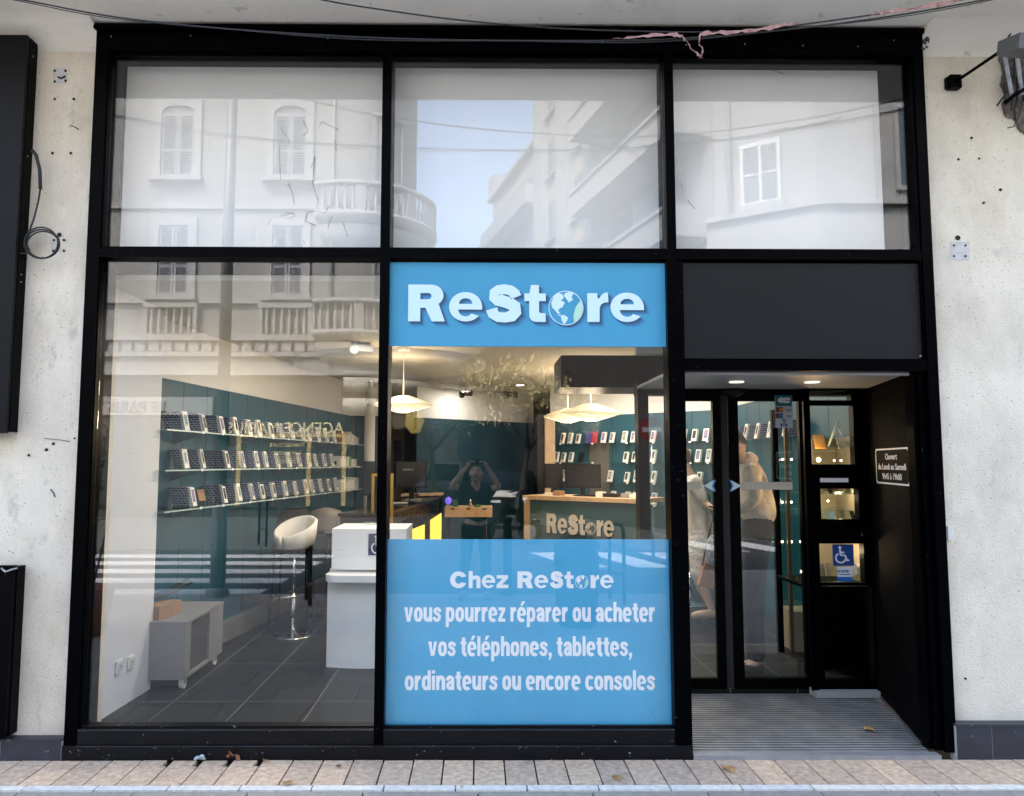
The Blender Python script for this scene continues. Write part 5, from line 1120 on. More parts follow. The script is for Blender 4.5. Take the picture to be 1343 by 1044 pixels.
def face_bits(body, fr, s=1, beard=None, hairm=None, style='short'):
    c, sd_, f_, up = fr; M_ = Matrix.Translation(c) @ Matrix(((*sd_, 0), (*f_, 0), (*up, 0), (0, 0, 0, 1))).transposed()
    for sg_ in (-1, 1):
        g = MB(); g.T = M_; g.ball((sg_*.030*s, .078*s, .014*s), .013*s, .008*s, .008*s); ey = g.build('eye', mat('eye_white', (.6, .58, .55), .3), body)
        g = MB(); g.T = M_; g.ball((sg_*.030*s, .0845*s, .014*s), .006*s, .004*s, .006*s); g.build('iris', mat('iris', (.03, .02, .015), .2), ey)
        g = MB(); g.T = M_; g.tube([(sg_*.015*s, .090*s, .030*s), (sg_*.03*s, .088*s, .034*s), (sg_*.047*s, .078*s, .030*s)], .0035*s, 6); g.build('eyebrow', hairm, body)
    g = MB(); g.T = M_; g.tube([(-.022*s, .088*s, -.050*s), (0, .095*s, -.049*s), (.022*s, .088*s, -.050*s)], .0045*s, 6); g.build('mouth', mat('lip', (.32, .12, .10), .5), body)
    g = MB(); g.T = M_; rows = []; N = 28; Mm = 12
    for j in range(Mm+1):
        row = []
        for i in range(N):
            a = 2*math.pi*i/N; x, y = math.sin(a), math.cos(a)   # y forward
            lim = .50 if y > .2 else (.72 if style == 'short' else 1.05)
            lim = .29+.36*(1-y)/2 if style == 'short' else .29+.62*(1-y)/2
            ph = math.pi*min(lim, .95)*j/Mm
            r_ = 1.07+.03*math.sin(7*a+3*ph)*.5; row.append(g.v((x*math.sin(ph)*.080*r_*s, y*math.sin(ph)*.100*r_*s-.002, (math.cos(ph)*.122*r_+.004)*s)))
        rows.append(row)
    for j in range(Mm):
        for i in range(N): g.f([rows[j][i], rows[j][(i+1) % N], rows[j+1][(i+1) % N], rows[j+1][i]], True)
    h = g.build('hair', hairm, body); md = h.modifiers.new('thick', 'SOLIDIFY'); md.thickness = .012*s
    if beard:
        g = MB(); g.T = M_
        pts = [(-.066, .035, -.05), (-.056, .065, -.085), (-.03, .088, -.105), (0, .098, -.11), (.03, .088, -.105), (.056, .065, -.085), (.066, .035, -.05)]
        g.tube([(a*s, b_*s, c_*s) for a, b_, c_ in pts], [.010*s, .016*s, .019*s, .020*s, .019*s, .016*s, .010*s], 8); g.tube([(-.026*s, .092*s, -.036*s), (0, .101*s, -.034*s), (.026*s, .092*s, -.036*s)], .006*s, 6); g.build('beard', beard, body)
def person(label, J, skinm, hands, face, up, s=1):
    """J: dict of joints; returns the continuous body mesh object"""
    k = ['pel', 'wai', 'che', 'nek', 'hed', 'sL', 'eL', 'wL', 'sR', 'eR', 'wR', 'hL', 'kL', 'aL', 'tL', 'hR', 'kR', 'aR', 'tR']
    V = [Vector(J[q]) for q in k]; ix = {q: i for i, q in enumerate(k)}
    E_ = [(ix[a], ix[b]) for a, b in (('pel','wai'),('wai','che'),('che','nek'),('nek','hed'),('che','sL'),('sL','eL'),('eL','wL'),('che','sR'),('sR','eR'),('eR','wR'),('pel','hL'),('hL','kL'),('kL','aL'),('aL','tL'),('pel','hR'),('hR','kR'),('kR','aR'),('aR','tR'))]
    rad = {'pel': (.13, .10), 'wai': (.125, .09), 'che': (.135, .10), 'nek': .058, 'hed': .055, 'sL': .055, 'eL': .040, 'wL': .026, 'sR': .055, 'eR': .040, 'wR': .026, 'hL': .085, 'kL': .055, 'aL': .036, 'tL': .03, 'hR': .085, 'kR': .055, 'aR': .036, 'tR': .03}
    ms = [skin_mesh(V, E_, [tuple(c*s for c in rad[q]) if isinstance(rad[q], tuple) else rad[q]*s for q in k], 2)]
    hm, fr = head(J['hed'], face, up, s); ms += hm
    for side, (d, nrm, cu) in hands.items(): ms += hand(J['w'+side], d, nrm, 1 if side == 'L' else -1, cu, s)
    o = mesh_obj('person', join(ms), skinm); base_origin(o); tag(o, label, 'person'); return o, fr
def garment(name, body, pts, edges, rad, m, sub=2):
    me = skin_mesh(pts, edges, rad, sub); me.materials.clear(); return mesh_obj(name, me, m, body)
def shoe(body, an, toe, m, s=1, sole=None):
    an, toe = Vector(an), Vector(toe); d = (toe-an); d.z = 0; d.normalize(); z0 = min(an.z, toe.z)
    h = an-d*.06*s
    me = skin_mesh(*chain([Vector((h.x, h.y, toe.z+.012)), Vector((an.x, an.y, toe.z+.022)), Vector((toe.x, toe.y, toe.z+.006))+d*.0, toe+d*.06*s], [.036*s, .045*s, .044*s, .028*s]), 2); me.materials.clear()
    return mesh_obj('shoe', me, m, body)
SKIN = mat('skin', (.66, .44, .33), .5, var=.05); SKIND = mat('skin_tan', (.42, .26, .18), .5)
HAIRB = mat('hair_black', (.012, .010, .009), .6); HAIRL = mat('hair_brown', (.25, .14, .07), .6); BLKT = mat('black_tee', (.012, .012, .014), .85, var=.3, vscale=12); TRS = mat('dark_trousers', (.009, .0095, .011), .9, bump=.9, bscale=9, bdist=.04, var=.3, vscale=8)

# man in the cream hoodie behind the doors
q = lambda px, py, d: wp(px, py, d); dm = 6.25
J = dict(pel=q(992, 690, dm), wai=q(995, 665, dm), che=q(988, 625, dm), nek=q(973, 604, dm), hed=q(962, 584, dm),
         sL=q(984, 617, dm+.17), eL=q(978, 652, dm+.22), wL=q(955, 668, dm+.10), sR=q(984, 618, dm-.17), eR=q(991, 655, dm-.20), wR=q(965, 672, dm-.12),
         hL=q(990, 702, dm+.09), kL=q(985, 790, dm+.10), aL=q(990, 868, dm+.10), tL=q(966, 876, dm+.12), hR=q(993, 702, dm-.09), kR=q(988, 790, dm-.09), aR=q(994, 870, dm-.09), tR=q(970, 880, dm-.10))
man, fr = person('bearded man in cream hoodie bending his head behind the right door leaf', J, SKIN, {'L': ((-1, -.1, -.2), (0, -.3, 1), .5), 'R': ((-1, .2, -.1), (0, .3, 1), .5)}, (-1, -.12, -.55), (-.45, 0, 1), 1.04)
face_bits(man, fr, 1.04, beard=HAIRB, hairm=HAIRB)
HOOD = mat('cream_hoodie', (.76, .68, .57), .9, bump=.9, bscale=9, bdist=.05, var=.10, vscale=7)
hv = [J[k] for k in ('pel', 'wai', 'che', 'nek', 'sL', 'eL', 'wL', 'sR', 'eR', 'wR')]; hv = [Vector(v) for v in hv]; hv[0] = q(993, 690, dm); hv[3] = q(979, 607, dm)
garment('hoodie', man, hv, [(0,1),(1,2),(2,3),(2,4),(4,5),(5,6),(2,7),(7,8),(8,9)], [(.18,.16),(.17,.15),(.165,.14),(.085,.08),.085,.07,.042,.085,.07,.042], HOOD)
me = skin_mesh(*chain([q(986, 612, dm), q(981, 603, dm), q(974, 598, dm)], [(.10, .09), (.095, .085), (.07, .07)]), 2); me.materials.clear(); mesh_obj('hood', me, HOOD, man)
tv = [Vector(J[k]) for k in ('pel', 'hL', 'kL', 'aL', 'hR', 'kR', 'aR', 'wai')]
garment('trousers', man, tv, [(0,1),(1,2),(2,3),(0,4),(4,5),(5,6),(0,7)], [(.155,.145),.115,.085,.065,.115,.085,.065,(.14,.12)], TRS)
for a, t_ in (('aL', 'tL'), ('aR', 'tR')): shoe(man, J[a], J[t_], mat('dark_sneaker', (.03, .03, .032), .7))
ph = MB(); p = (J['wL']+J['wR'])/2+Vector((-.13, 0, .02)); ph.cbox(p, .075, .15, .010, ry=R(20)); one('mobile_phone', ph, M_SCR, 'dark mobile phone held in the hands of the man in the hoodie', 'phone', bevel=.004)
# woman in white behind the left door leaf
dm = 7.95; z_ = lambda px, py: wp(px, py, dm)
J = dict(pel=z_(922, 697), wai=z_(917, 672), che=z_(910, 640), nek=z_(902, 619), hed=z_(893, 599), sL=wp(912, 632, dm+.17), eL=wp(925, 665, dm+.2), wL=wp(905, 672, dm+.15), sR=wp(910, 632, dm-.17), eR=wp(925, 660, dm-.18), wR=wp(936, 668, dm-.30),
         hL=wp(921, 705, dm+.08), kL=wp(915, 762, dm+.08), aL=wp(936, 803, dm+.16), tL=wp(920, 809, dm+.16), hR=wp(923, 705, dm-.08), kR=wp(922, 765, dm-.10), aR=wp(934, 801, dm-.10), tR=wp(915, 808, dm-.10))
wo, fr = person('woman in a long white dress half hidden by the black post of the left door', J, SKIN, {'L': ((-1, 0, 0), (0, -1, .3), .5), 'R': ((.5, -.3, -.5), (-1, 0, .3), .7)}, (-1, -.3, -.1), (0, 0, 1), .96)
face_bits(wo, fr, .96, hairm=HAIRL, style='long')
DR = mat('white_dress', (.72, .70, .66), .85, bump=.9, bscale=7, bdist=.05, var=.08, vscale=6)
pts = [z_(924, 768), z_(923, 740), z_(921, 700), z_(917, 672), z_(910, 642), z_(903, 624)]+[J['sL'], J['eL'], J['sR'], J['eR']]
garment('dress', wo, pts, [(0,1),(1,2),(2,3),(3,4),(4,5),(4,6),(6,7),(4,8),(8,9)], [(.17,.15),(.17,.15),(.17,.15),(.14,.12),(.15,.12),(.07,.06),.07,.055,.07,.055], DR)
for a, t_ in (('aL', 'tL'), ('aR', 'tR')): shoe(wo, J[a], J[t_], mat('beige_shoe', (.48, .36, .26), .7), 1.15)
bg_ = thing('shopping_bag', 'brown paper bag with twisted handles held beside the white dress', 'bag', tuple(z_(929, 772)))
a, c = wp(918, 770, dm-.36), wp(940, 740, dm-.36); g = MB(); g.cbox(((a.x+c.x)/2, a.y, (a.z+c.z)/2), .15, .08, .23, ry=R(18)); g.build('paper_body', mat('brown_paper', (.36, .21, .12), .85), bg_, bevel=.004)
g = MB(); g.tube([wp(921, 742, dm-.36), wp(929, 705, dm-.33), wp(936, 676, dm-.31), wp(938, 705, dm-.33), wp(938, 738, dm-.36)], .006, 6); g.build('handle', M_PLAS, bg_)
g = MB(); a = wp(935, 722, dm-.42); g.ball(a, .07, .05, .15, 12, 10); one('patterned_scarf', g, mat('blue_floral_cloth', (.40, .48, .52), .9, var=.6, vscale=30), 'blue and white patterned scarf hanging above the brown paper bag', 'scarf')

# the photographer, reflected in the middle window
J = dict(pel=(-.03, -5.04, .93), wai=(-.035, -5.03, 1.08), che=(-.04, -5.01, 1.30), nek=(-.04, -4.99, 1.455), hed=(-.035, -4.96, 1.59), sL=(-.225, -4.99, 1.385), eL=(-.345, -4.80, 1.435), wL=(-.145, -4.70, 1.665), sR=(.145, -4.99, 1.385), eR=(.255, -4.80, 1.42), wR=(.10, -4.70, 1.665),
         hL=(-.13, -5.03, .86), kL=(-.17, -4.98, .48), aL=(-.20, -5.03, .095), tL=(-.22, -4.93, .04), hR=(.07, -5.03, .86), kR=(.09, -4.98, .48), aR=(.10, -5.03, .095), tR=(.12, -4.93, .04))
J = {k: Vector(v) for k, v in J.items()}
pho, fr = person('man in black t-shirt raising a phone with both hands, reflected in the window', J, SKIN, {'L': ((.55, .25, .6), (.5, .6, -.2), .55), 'R': ((-.55, .25, .6), (-.5, .6, -.2), .55)}, (0, 1, .12), (0, -.1, 1), .98)
face_bits(pho, fr, .98, beard=mat('stubble', (.30, .19, .14), .8), hairm=mat('hair_dark_brown', (.05, .032, .02), .7))
v = [J[k] for k in ('pel', 'wai', 'che', 'nek', 'sL', 'sR')]+[J['sL'].lerp(J['eL'], .55), J['sR'].lerp(J['eR'], .55)]; v[0] = v[0]+Vector((0, 0, -.03)); v[3] = J['che'].lerp(J['nek'], .85)
garment('t_shirt', pho, v, [(0,1),(1,2),(2,3),(2,4),(4,6),(2,5),(5,7)], [(.155,.125),(.15,.12),(.175,.14),(.085,.08),.08,.08,.07,.07], BLKT)
v = [J[k] for k in ('pel', 'hL', 'kL', 'aL', 'hR', 'kR', 'aR')]; garment('trousers', pho, v, [(0,1),(1,2),(2,3),(0,4),(4,5),(5,6)], [(.15,.12),.10,.078,.058,.10,.078,.058], TRS)
for a, t_ in (('aL', 'tL'), ('aR', 'tR')): shoe(pho, J[a], J[t_], mat('sneaker', (.10, .10, .11), .6))
g = MB(); g.cbox((-.02, -4.640, 1.728), .150, .009, .073); cp_ = one('camera_phone', g, M_SCR, 'black phone held up in landscape by the man reflected in the window', 'phone', bevel=.003)

# ================================================================== OUTSIDE, ON THE FACADE
bs = thing('black_sign_box', 'large black metal sign box on the wall left of the shop window', 'sign', (-2.9, -.1, 1.88))
g = MB(); xr = at(37, 300, -.2).x; xr = at(49.5, 70, .048).x; g.box(-4.3, xr-.004, -.062, -.035, at(20, 568, -.06).z, at(20, 46, -.06).z); g.build('front_plate', mat('sign_box_black', (.0045, .0046, .0056), .4, spec=.15, var=.15, vscale=2), bs, bevel=.004)
g = MB(); g.box(-4.3, xr, -.034, .048, at(20, 566, -.06).z, at(20, 46, -.06).z-.004); g.build('side_casing', M_BLACKP, bs, bevel=.004)
g = MB()
for px, py in ((51, 74), (46, 205), (15, 360), (20, 370)): p = at(px, py, -.0); g.ball((xr+.001, p.y, p.z), .005)
g.build('screw', M_STEEL, bs)
b2 = thing('black_wall_box', 'low black metal box on the wall at the bottom left edge', 'wall box', (-3.1, 0, .17))
g = MB(); x_ = at(19, 800, -.03).x; g.box(-4.3, x_, -.06, -.03, .14, at(10, 741, -.03).z); g.box(-4.3, x_+.006, -.029, .048, .14, at(10, 741, -.03).z-.01); g.build('casing', M_BLACKP, b2, bevel=.004)
g = MB(); p = at(14, 745, -.06); g.tube([(p.x-.05, -.065, p.z), (p.x-.02, -.075, p.z-.02), (p.x+.02, -.07, p.z-.005), (p.x+.04, -.06, p.z)], .006, 6); g.build('bent_strip', M_STEEL, b2)
M_CAB = mat('black_cable', (.018, .018, .018), .6)
cc = thing('cable_coil', 'coil of loose black cable hanging from the black sign box', 'cable', tuple(at(55, 320, 0)))
g = MB(); P_ = lambda px, py, Y=-.02: at(px, py, Y)
g.tube([P_(42, 197, -.02), P_(47, 203), P_(52, 222), P_(53, 248)], .011, 8); g.build('conduit', M_CAB, cc)
g = MB(); g.tube([P_(53, 247), P_(50, 265), P_(45, 285), P_(39, 302), P_(35, 320), P_(40, 333)], .0055, 6)
for k, (rx, rz, ox, oz) in enumerate(((23, 19, 0, 0), (21, 17.5, 1.5, 1), (22, 20.5, -1, -1.5))):
    g.tube([P_(55+ox+rx*math.cos(a*.2618), 320+oz+rz*math.sin(a*.2618), -.02-.008*k) for a in range(24)], .0048, 6, closed=True)
g.build('loop', M_CAB, cc)
g = MB(); g.tube([P_(78, 313), P_(77, 322), P_(72, 329)], .003, 5); g.build('copper_end', mat('copper', (.6, .22, .08), .4, metal=.6), cc)
g = MB(); g.tube([P_(27, 332, -.075), P_(34, 333, -.075), P_(39, 328, -.04), P_(36, 322)], .004, 5); g.build('loose_wire', M_CAB, cc)
# overhead cables with torn red tape
YC = -.66
cab = thing('overhead_cable', 'lower black cable sagging across under the soffit with torn pink tape', 'cable', tuple(at(700, 50, YC)))
def spl(pts, n=8):
    out = []
    for i in range(len(pts)-1):
        p0 = pts[max(i-1, 0)]; p1, p2 = pts[i], pts[i+1]; p3 = pts[min(i+2, len(pts)-1)]
        for k in range(n):
            t = k/n; out.append(tuple(.5*((2*p1[j])+(-p0[j]+p2[j])*t+(2*p0[j]-5*p1[j]+4*p2[j]-p3[j])*t*t+(-p0[j]+3*p1[j]-3*p2[j]+p3[j])*t**3) for j in range(2)))
    return out+[pts[-1]]
l1 = spl([(-260, -45), (-100, -22), (30, 0), (150, 22), (300, 38), (500, 50), (690, 53.5), (860, 52), (1000, 42), (1150, 24), (1290, 0), (1500, -42)])
g = MB(); g.tube([at(x, y, YC) for x, y in l1], .0042, 6); g.tube([at(x, y+1.6+1.3*math.sin(x/60), YC-.01) for x, y in l1[4:]], .0026, 6); g.build('wire', M_CAB, cab)
M_TAPE = mat('torn_pink_tape', (.44, .24, .21), .7, var=.3, vscale=20)
def tape(pts, ws, par):
    P2, W2 = [], []
    for i in range(len(pts)-1):
        for k in range(4): t = k/4; P2.append((pts[i][0]+(pts[i+1][0]-pts[i][0])*t+random.uniform(-1, 1)*(k > 0), pts[i][1]+(pts[i+1][1]-pts[i][1])*t+random.uniform(-1.2, 1.2)*(k > 0))); W2.append((ws[i]*(1-t)+ws[i+1]*t)*random.uniform(.5, 1.15))
    pts, ws = P2+[pts[-1]], W2+[ws[-1]]
    g = MB(); prev = None
    for i, ((x, y), w_) in enumerate(zip(pts, ws)):
        p = at(x, y, YC-.012+.012*math.sin(i*1.7)); t = (math.sin(i*1.3)*.006); a = g.v((p.x, p.y+t, p.z+w_)); b_ = g.v((p.x+.003, p.y-t-.004, p.z-w_)); c_ = g.v((p.x, p.y+t+.0015, p.z+w_)); e_ = g.v((p.x+.003, p.y-t-.0025, p.z-w_))
        if prev: g.f([prev[0], a, b_, prev[1]]); g.f([prev[2], prev[3], e_, c_]); g.f([prev[0], prev[2], c_, a]); g.f([prev[1], b_, e_, prev[3]])
        prev = (a, b_, c_, e_)
    return g.build('torn_tape', M_TAPE, par)
tape([(803,51),(830,49),(855,46),(880,45),(893,47),(900,53),(906,64),(914,71),(921,76)], [.002,.006,.010,.010,.012,.010,.008,.010,.004], cab)
tape([(917,76),(922,66),(916,58),(918,45),(940,43),(965,42),(990,40),(1015,35),(1035,32),(1047,31)], [.006,.012,.012,.010,.012,.011,.013,.011,.009,.003], cab)
tape([(1139,23),(1147,17),(1158,17),(1175,14),(1200,12),(1215,8),(1235,5),(1255,0),(1275,-5)], [.004,.006,.012,.010,.008,.013,.012,.011,.006], cab)
cb2 = thing('overhead_cable', 'upper thin black cable crossing under the soffit from top centre', 'cable', tuple(at(600, 25, YC)))
l2 = spl([(150, -60), (300, -28), (424, 0), (510, 14), (600, 26), (700, 35), (800, 40), (920, 42), (1010, 37), (1140, 20), (1240, 4), (1400, -30)])
g = MB(); g.tube([at(x, y, YC+.05) for x, y in l2], .0042, 6); g.build('wire', M_CAB, cb2)
# wall flood light on its arm
fl = thing('wall_floodlight', 'grey floodlight on a thin black arm bracketed to the right wall', 'lamp', tuple(at(1249, 110, .04)))
p = at(1249, 110, .04); g = MB(); g.box(p.x-.035, p.x+.035, .0, .0485, p.z-.042, p.z+.042); g.box(p.x-.047, p.x-.036, .02, .0485, p.z-.035, p.z+.035); g.build('bracket', M_BLACKP, fl, bevel=.004)
e_ = at(1320, 62, -.32); g = MB(); g.tube([(p.x+.005, -.0, p.z), e_], .010, 8); g.build('arm', M_BLACKP, fl)
a = at(1338, 60, -.34); g = MB(); g.cbox((a.x, a.y, a.z), .16, .16, .085, rz=R(8), rx=R(12)); g.build('housing', mat('grey_metal', (.13, .13, .135), .45, var=.1), fl, bevel=.012, )
# damaged wall hole with lantern
M_DIRT = mat('broken_plaster', (.16, .13, .11), .95, var=.7, vscale=25, bump=.8, bscale=40)
hol = thing('broken_wall_patch', 'ragged dark hole in the plaster at the upper right edge with loose wires', 'wall damage', tuple(at(1335, 110, .03)))
random.seed(3)
out_ = [(1313,62),(1311,80),(1315,95),(1312,112),(1318,124),(1314,140),(1319,152),(1330,156),(1335,168),(1345,176),(1380,180),(1380,55)]
pts = []
for i in range(len(out_)):
    a, c = out_[i], out_[(i+1) % len(out_)]
    for k in range(4): t = k/4; pts.append((a[0]+(c[0]-a[0])*t+random.uniform(-1.3, 1.3), a[1]+(c[1]-a[1])*t+random.uniform(-1.3, 1.3)))
g = MB(); g.flat([(at(x, y, .04).x, at(x, y, .04).z) for x, y in pts[::-1]], [], .040, .008); g.build('cavity', M_DIRT, hol)
g = MB()
for i in range(9):
    x0, y0 = random.uniform(1316, 1343), random.uniform(75, 130); g = MB(); g.tube([at(x0, y0, .0), at(x0+random.uniform(-8, 8), y0+15, -.02), at(x0+random.uniform(-10, 6), y0+30, .0)], .006, 5); g.build('loose_wire', M_CAB, hol)
g = MB(); g.tube([at(1343, 22, -.05), at(1335, 30, -.05), at(1326, 42, -.02), at(1322, 50, 0)], .006, 6); g.build('loose_wire', M_CAB, hol); g = MB(); g.tube([at(1341, 130, .0), at(1337, 150, -.02), at(1330, 166, .0), at(1321, 168, .02)], .0035, 5); g.build('loose_wire', M_CAB, hol)
g = MB()
for a, c in (((1318,75),(1328,130)), ((1334,72),(1340,125))): g.tube([at(*a, -.03), at(*c, -.01)], .013, 6)
g.build('metal_bar', mat('dirty_white_metal', (.50, .52, .58), .5, var=.3, vscale=30), hol)
g = MB(); g.tube([at(1317, 136, .0), at(1330, 125, -.04), at(1350, 113, -.06)], .012, 6); g.build('metal_bar', M_BLACKP, hol)
sb = MB(); rectp(sb, 1241.5, 690, 1248, 708, .048, .012); one('small_wall_box', sb, M_WPLAS, 'small white box on the stucco beside the right door jamb', 'box', bevel=.002)
# a crumbly dark stain where soffit meets frame
g = MB()
for i in range(16): p = at(1213+random.uniform(-3, 4), 50+random.uniform(0, 14), .0); g.ball((p.x, -.02+random.uniform(0, .03), p.z), random.uniform(.005, .012), n=6, m=4)
one('cobweb_clump', g, M_DIRT, 'dark dirt clump in the corner of frame and soffit at the upper right', 'dirt')
# leaves and litter
def leaf(px, py, sz, lab, col, z=.004, curl=1.0, rz=0, flat_=False):
    d = fw + rr*((px-CX)/F) - uu*((py-522)/F); k = (z-CAMZ)/d.z; p = Vector((d.x*k, -CAMD+d.y*k, z)); g = MB()
    prof = [(0, .5), (.13, .34), (.34, .42), (.30, .20), (.50, .10), (.33, -.06), (.42, -.28), (.18, -.24), (.05, -.5), (-.10, -.24), (-.34, -.34), (-.28, -.08), (-.5, .04), (-.30, .18), (-.36, .36), (-.13, .32)]
    g.T = Matrix.Translation(p) @ Matrix.Rotation(rz, 4, 'Z'); c0 = [g.v((0, 0, sz*.10*curl)), g.v((0, 0, sz*.10*curl-.0015))]
    hz = lambda x, y: sz*(.10+.9*curl*(x*x*1.1+.3*abs(y)*y+.12*math.sin(9*x+5*y)))
    A = [g.v((x*sz, y*sz, hz(x, y))) for x, y in prof]; B_ = [g.v((x*sz, y*sz, hz(x, y)-.0015)) for x, y in prof]; n_ = len(prof)
    for i in range(n_): g.f([A[i], A[(i+1) % n_], c0[0]], True); g.f([B_[(i+1) % n_], B_[i], c0[1]], True); g.f([A[i], B_[i], B_[(i+1) % n_], A[(i+1) % n_]])
    o = g.build('dry_leaf', mat('dry_leaf_%d' % int(col[0]*100), col, .8, var=.35, vscale=40), None); base_origin(o); tag(o, lab, 'leaf', 'dry leaves on the ground')
leaf(377, 1028, .060, 'ochre dry leaf lying flat on the paving below the left window', (.42, .25, .10), .006, .5)
leaf(307, 994, .090, 'curled brown dry leaf leaning against the sill below the left window', (.28, .12, .05), .012, 1.6, 1.2)
leaf(348, 999, .030, 'tiny orange leaf scrap standing in a paving gap under the left window', (.50, .24, .07), .01, 1.8, .4)
leaf(444, 1005, .034, 'small brown leaf fragment on the slab below the left window', (.20, .13, .07), .006, .6)
leaf(740, 1009, .030, 'tiny pale leaf fragment below the poster', (.55, .40, .22), .006, .8)
leaf(809, 1021, .058, 'orange brown leaf on the paving below the right end of the poster', (.45, .24, .08), .006, .9, .5)
leaf(606, 1032, .022, 'tiny yellowish leaf scrap near the pale edging stones', (.60, .50, .28), .006, .8)
leaf(957, 1010, .070, 'ochre leaf on the paving in front of the entrance grating', (.48, .27, .09), .006, .8, .3)
leaf(950, 1008, .035, 'small ochre leaf touching the larger one before the entrance', (.48, .27, .1), .006, 1.2, 2.)
leaf(1140, 957, .075, 'golden leaf lying on the ribbed entrance grating', (.62, .38, .15), .034, .5, .9)
leaf(1163, 927, .045, 'reddish brown leaf scrap at the edge of the reveal panel', (.26, .11, .06), .034, 1.2, .3)
g = MB(); d = fw + rr*((262-CX)/F) - uu*((994-522)/F); k = (.02-CAMZ)/d.z; p = Vector((d.x*k, -CAMD+d.y*k, .02))
for i in range(9): g.ball((p.x+random.uniform(-.025, .025), p.y+random.uniform(-.01, .01), .014+random.uniform(0, .02)), random.uniform(.008, .018), random.uniform(.005, .012), random.uniform(.004, .012), 7, 5)
one('plastic_wrapper', g, mat('crumpled_plastic', (.45, .50, .52), .25, bump=1, bscale=60), 'crumpled clear plastic wrapper against the sill beside the curled leaf', 'litter')

# ================================================================== THE STREET BEHIND THE CAMERA (seen in the glass)
M_OB = mat('pale_render', (.33, .325, .31), .85, var=.18, vscale=.9, bump=.1, bscale=8); M_OB2 = mat('white_trim', (.39, .385, .37), .8, var=.05, vscale=2)
M_OB3 = mat('modern_render', (.36, .355, .345), .85, var=.16, vscale=.8); M_SHUT = mat('grey_shutter', (.33, .34, .355), .7); M_WING = mat('window_dark_glass', (.10, .12, .14), .15)
M_GRD = mat('ground_floor_stone', (.05, .046, .042), .8, var=.2, vscale=.8); M_SHOPD = mat('dark_shopfront', (.035, .04, .045), .3)
ob = thing('corner_building', 'cream corner building with shuttered windows and round balcony, reflected in the upper left glass', 'building', (-8, -19.4, 0))
YB = -19.4; RD = 23.7; TX = -4.22
g = MB(); g.box(-22, TX, -30, YB, 4.6, 17); g.lathe((TX, YB-2.0, 0), [(2.0, 4.6), (2.0, 17)], 40, -math.pi/2, math.pi/2); g.box(-22, TX, -30, YB-.01, 17.0, 17.2); g.build('wall', M_OB, ob, recalc=True)
g = MB(); g.box(-22, TX, -30, YB, 0, 4.59); g.lathe((TX, YB-2.0, 0), [(2.0, 0), (2.0, 4.59)], 40, -math.pi/2, math.pi/2); g.build('ground_floor', M_GRD, ob)
def cornice(z0, z1, out, m=M_OB2, nm='cornice'):
    g = MB(); g.box(-22, TX, YB+.001, YB+out, z0, z1); r0_, r1_ = 2.002, 2.0+out
    g.lathe((TX, YB-2.0, 0), [(r0_, z0), (r1_, z0), (r1_, z1), (r0_, z1)], 40, -math.pi/2, math.pi/2); return g.build(nm, m, ob)
cornice(9.85, 10.05, .10); cornice(6.75, 6.95, .16); cornice(5.55, 5.75, .22); cornice(5.05, 5.20, .14); cornice(15.2, 15.4, .2); cornice(16.5, 17.1, .35); cornice(4.45, 4.6, .18)
g = MB(); x = -21.8
while x < -4.1: g.box(x, x+.30, YB+.001, YB+.12, 5.22, 5.53); x += .42
g.build('dentils', M_OB2, ob)
def window(cx, z0, z1, wd_, arch, sub_louvre=True, sh=M_SHUT):
    g = MB(); f_ = .22
    top = z1
    o_ = [(cx-wd_/2-f_, z0-.0), (cx+wd_/2+f_, z0-.0), (cx+wd_/2+f_, top+f_+arch)]+([(cx+wd_/2*math.cos(a), top+f_+arch+.02) for a in ()])+[(cx-wd_/2-f_, top+f_+arch)]
    inn = [(cx-wd_/2, z0+.01), (cx+wd_/2, z0+.01)]+([(cx+wd_/2*math.cos(R(a)), top+arch*math.sin(R(a))) for a in range(0, 181, 20)] if arch else [(cx+wd_/2, top), (cx-wd_/2, top)])
    T = g.T; g.T = Matrix.Translation((0, YB, 0)); g.flat(o_, [inn], .0, .10); g.T = T; w_ = g.build('window', M_OB2, ob)
    g = MB(); g.box(cx-wd_/2-f_-.1, cx+wd_/2+f_+.1, YB+.001, YB+.30, z0-.16, z0-.001); g.build('sill', M_OB2, w_)
    for s_ in (-1, 1):
        a, c = sorted((cx+s_*.012, cx+s_*(wd_/2-.01))); g = MB(); st_ = .07
        g.box(a, a+st_, YB+.01, YB+.05, z0+.02, z1); g.box(c-st_, c, YB+.01, YB+.05, z0+.02, z1); g.box(a+st_, c-st_, YB+.01, YB+.05, z0+.02, z0+.12); g.box(a+st_, c-st_, YB+.01, YB+.05, z1-.10, z1); zm = z0+(z1-z0)*.4; g.box(a+st_, c-st_, YB+.01, YB+.05, zm, zm+.08)
        z_ = z0+.15
        while z_ < z1-.14:
            g.cbox(((a+c)/2, YB+.03, z_), c-a-2*st_, .045, .014, rx=R(40)); z_ += .085
        g.build('shutter', sh, w_)
    g = MB(); g.box(cx-wd_/2, cx+wd_/2, YB+.002, YB+.008, z0+.01, z1); 
    if arch: g.flat([(cx-wd_/2, z1+.001), (cx+wd_/2, z1+.001)]+[(cx+wd_/2*math.cos(R(a)), z1+arch*math.sin(R(a))) for a in range(20, 161, 20)], [], YB+.005, .03)
    g.build('opening', M_OB if 0 else mat('shutter_gap', (.24, .24, .26), .8), w_)
for cx in (-21+.8, -17.2, -13.6, -9.8, -6.15): window(cx, 10.9, 13.05, 1.08, .25); window(cx, 7.0, 9.3, 1.0, 0)
bal = MB()
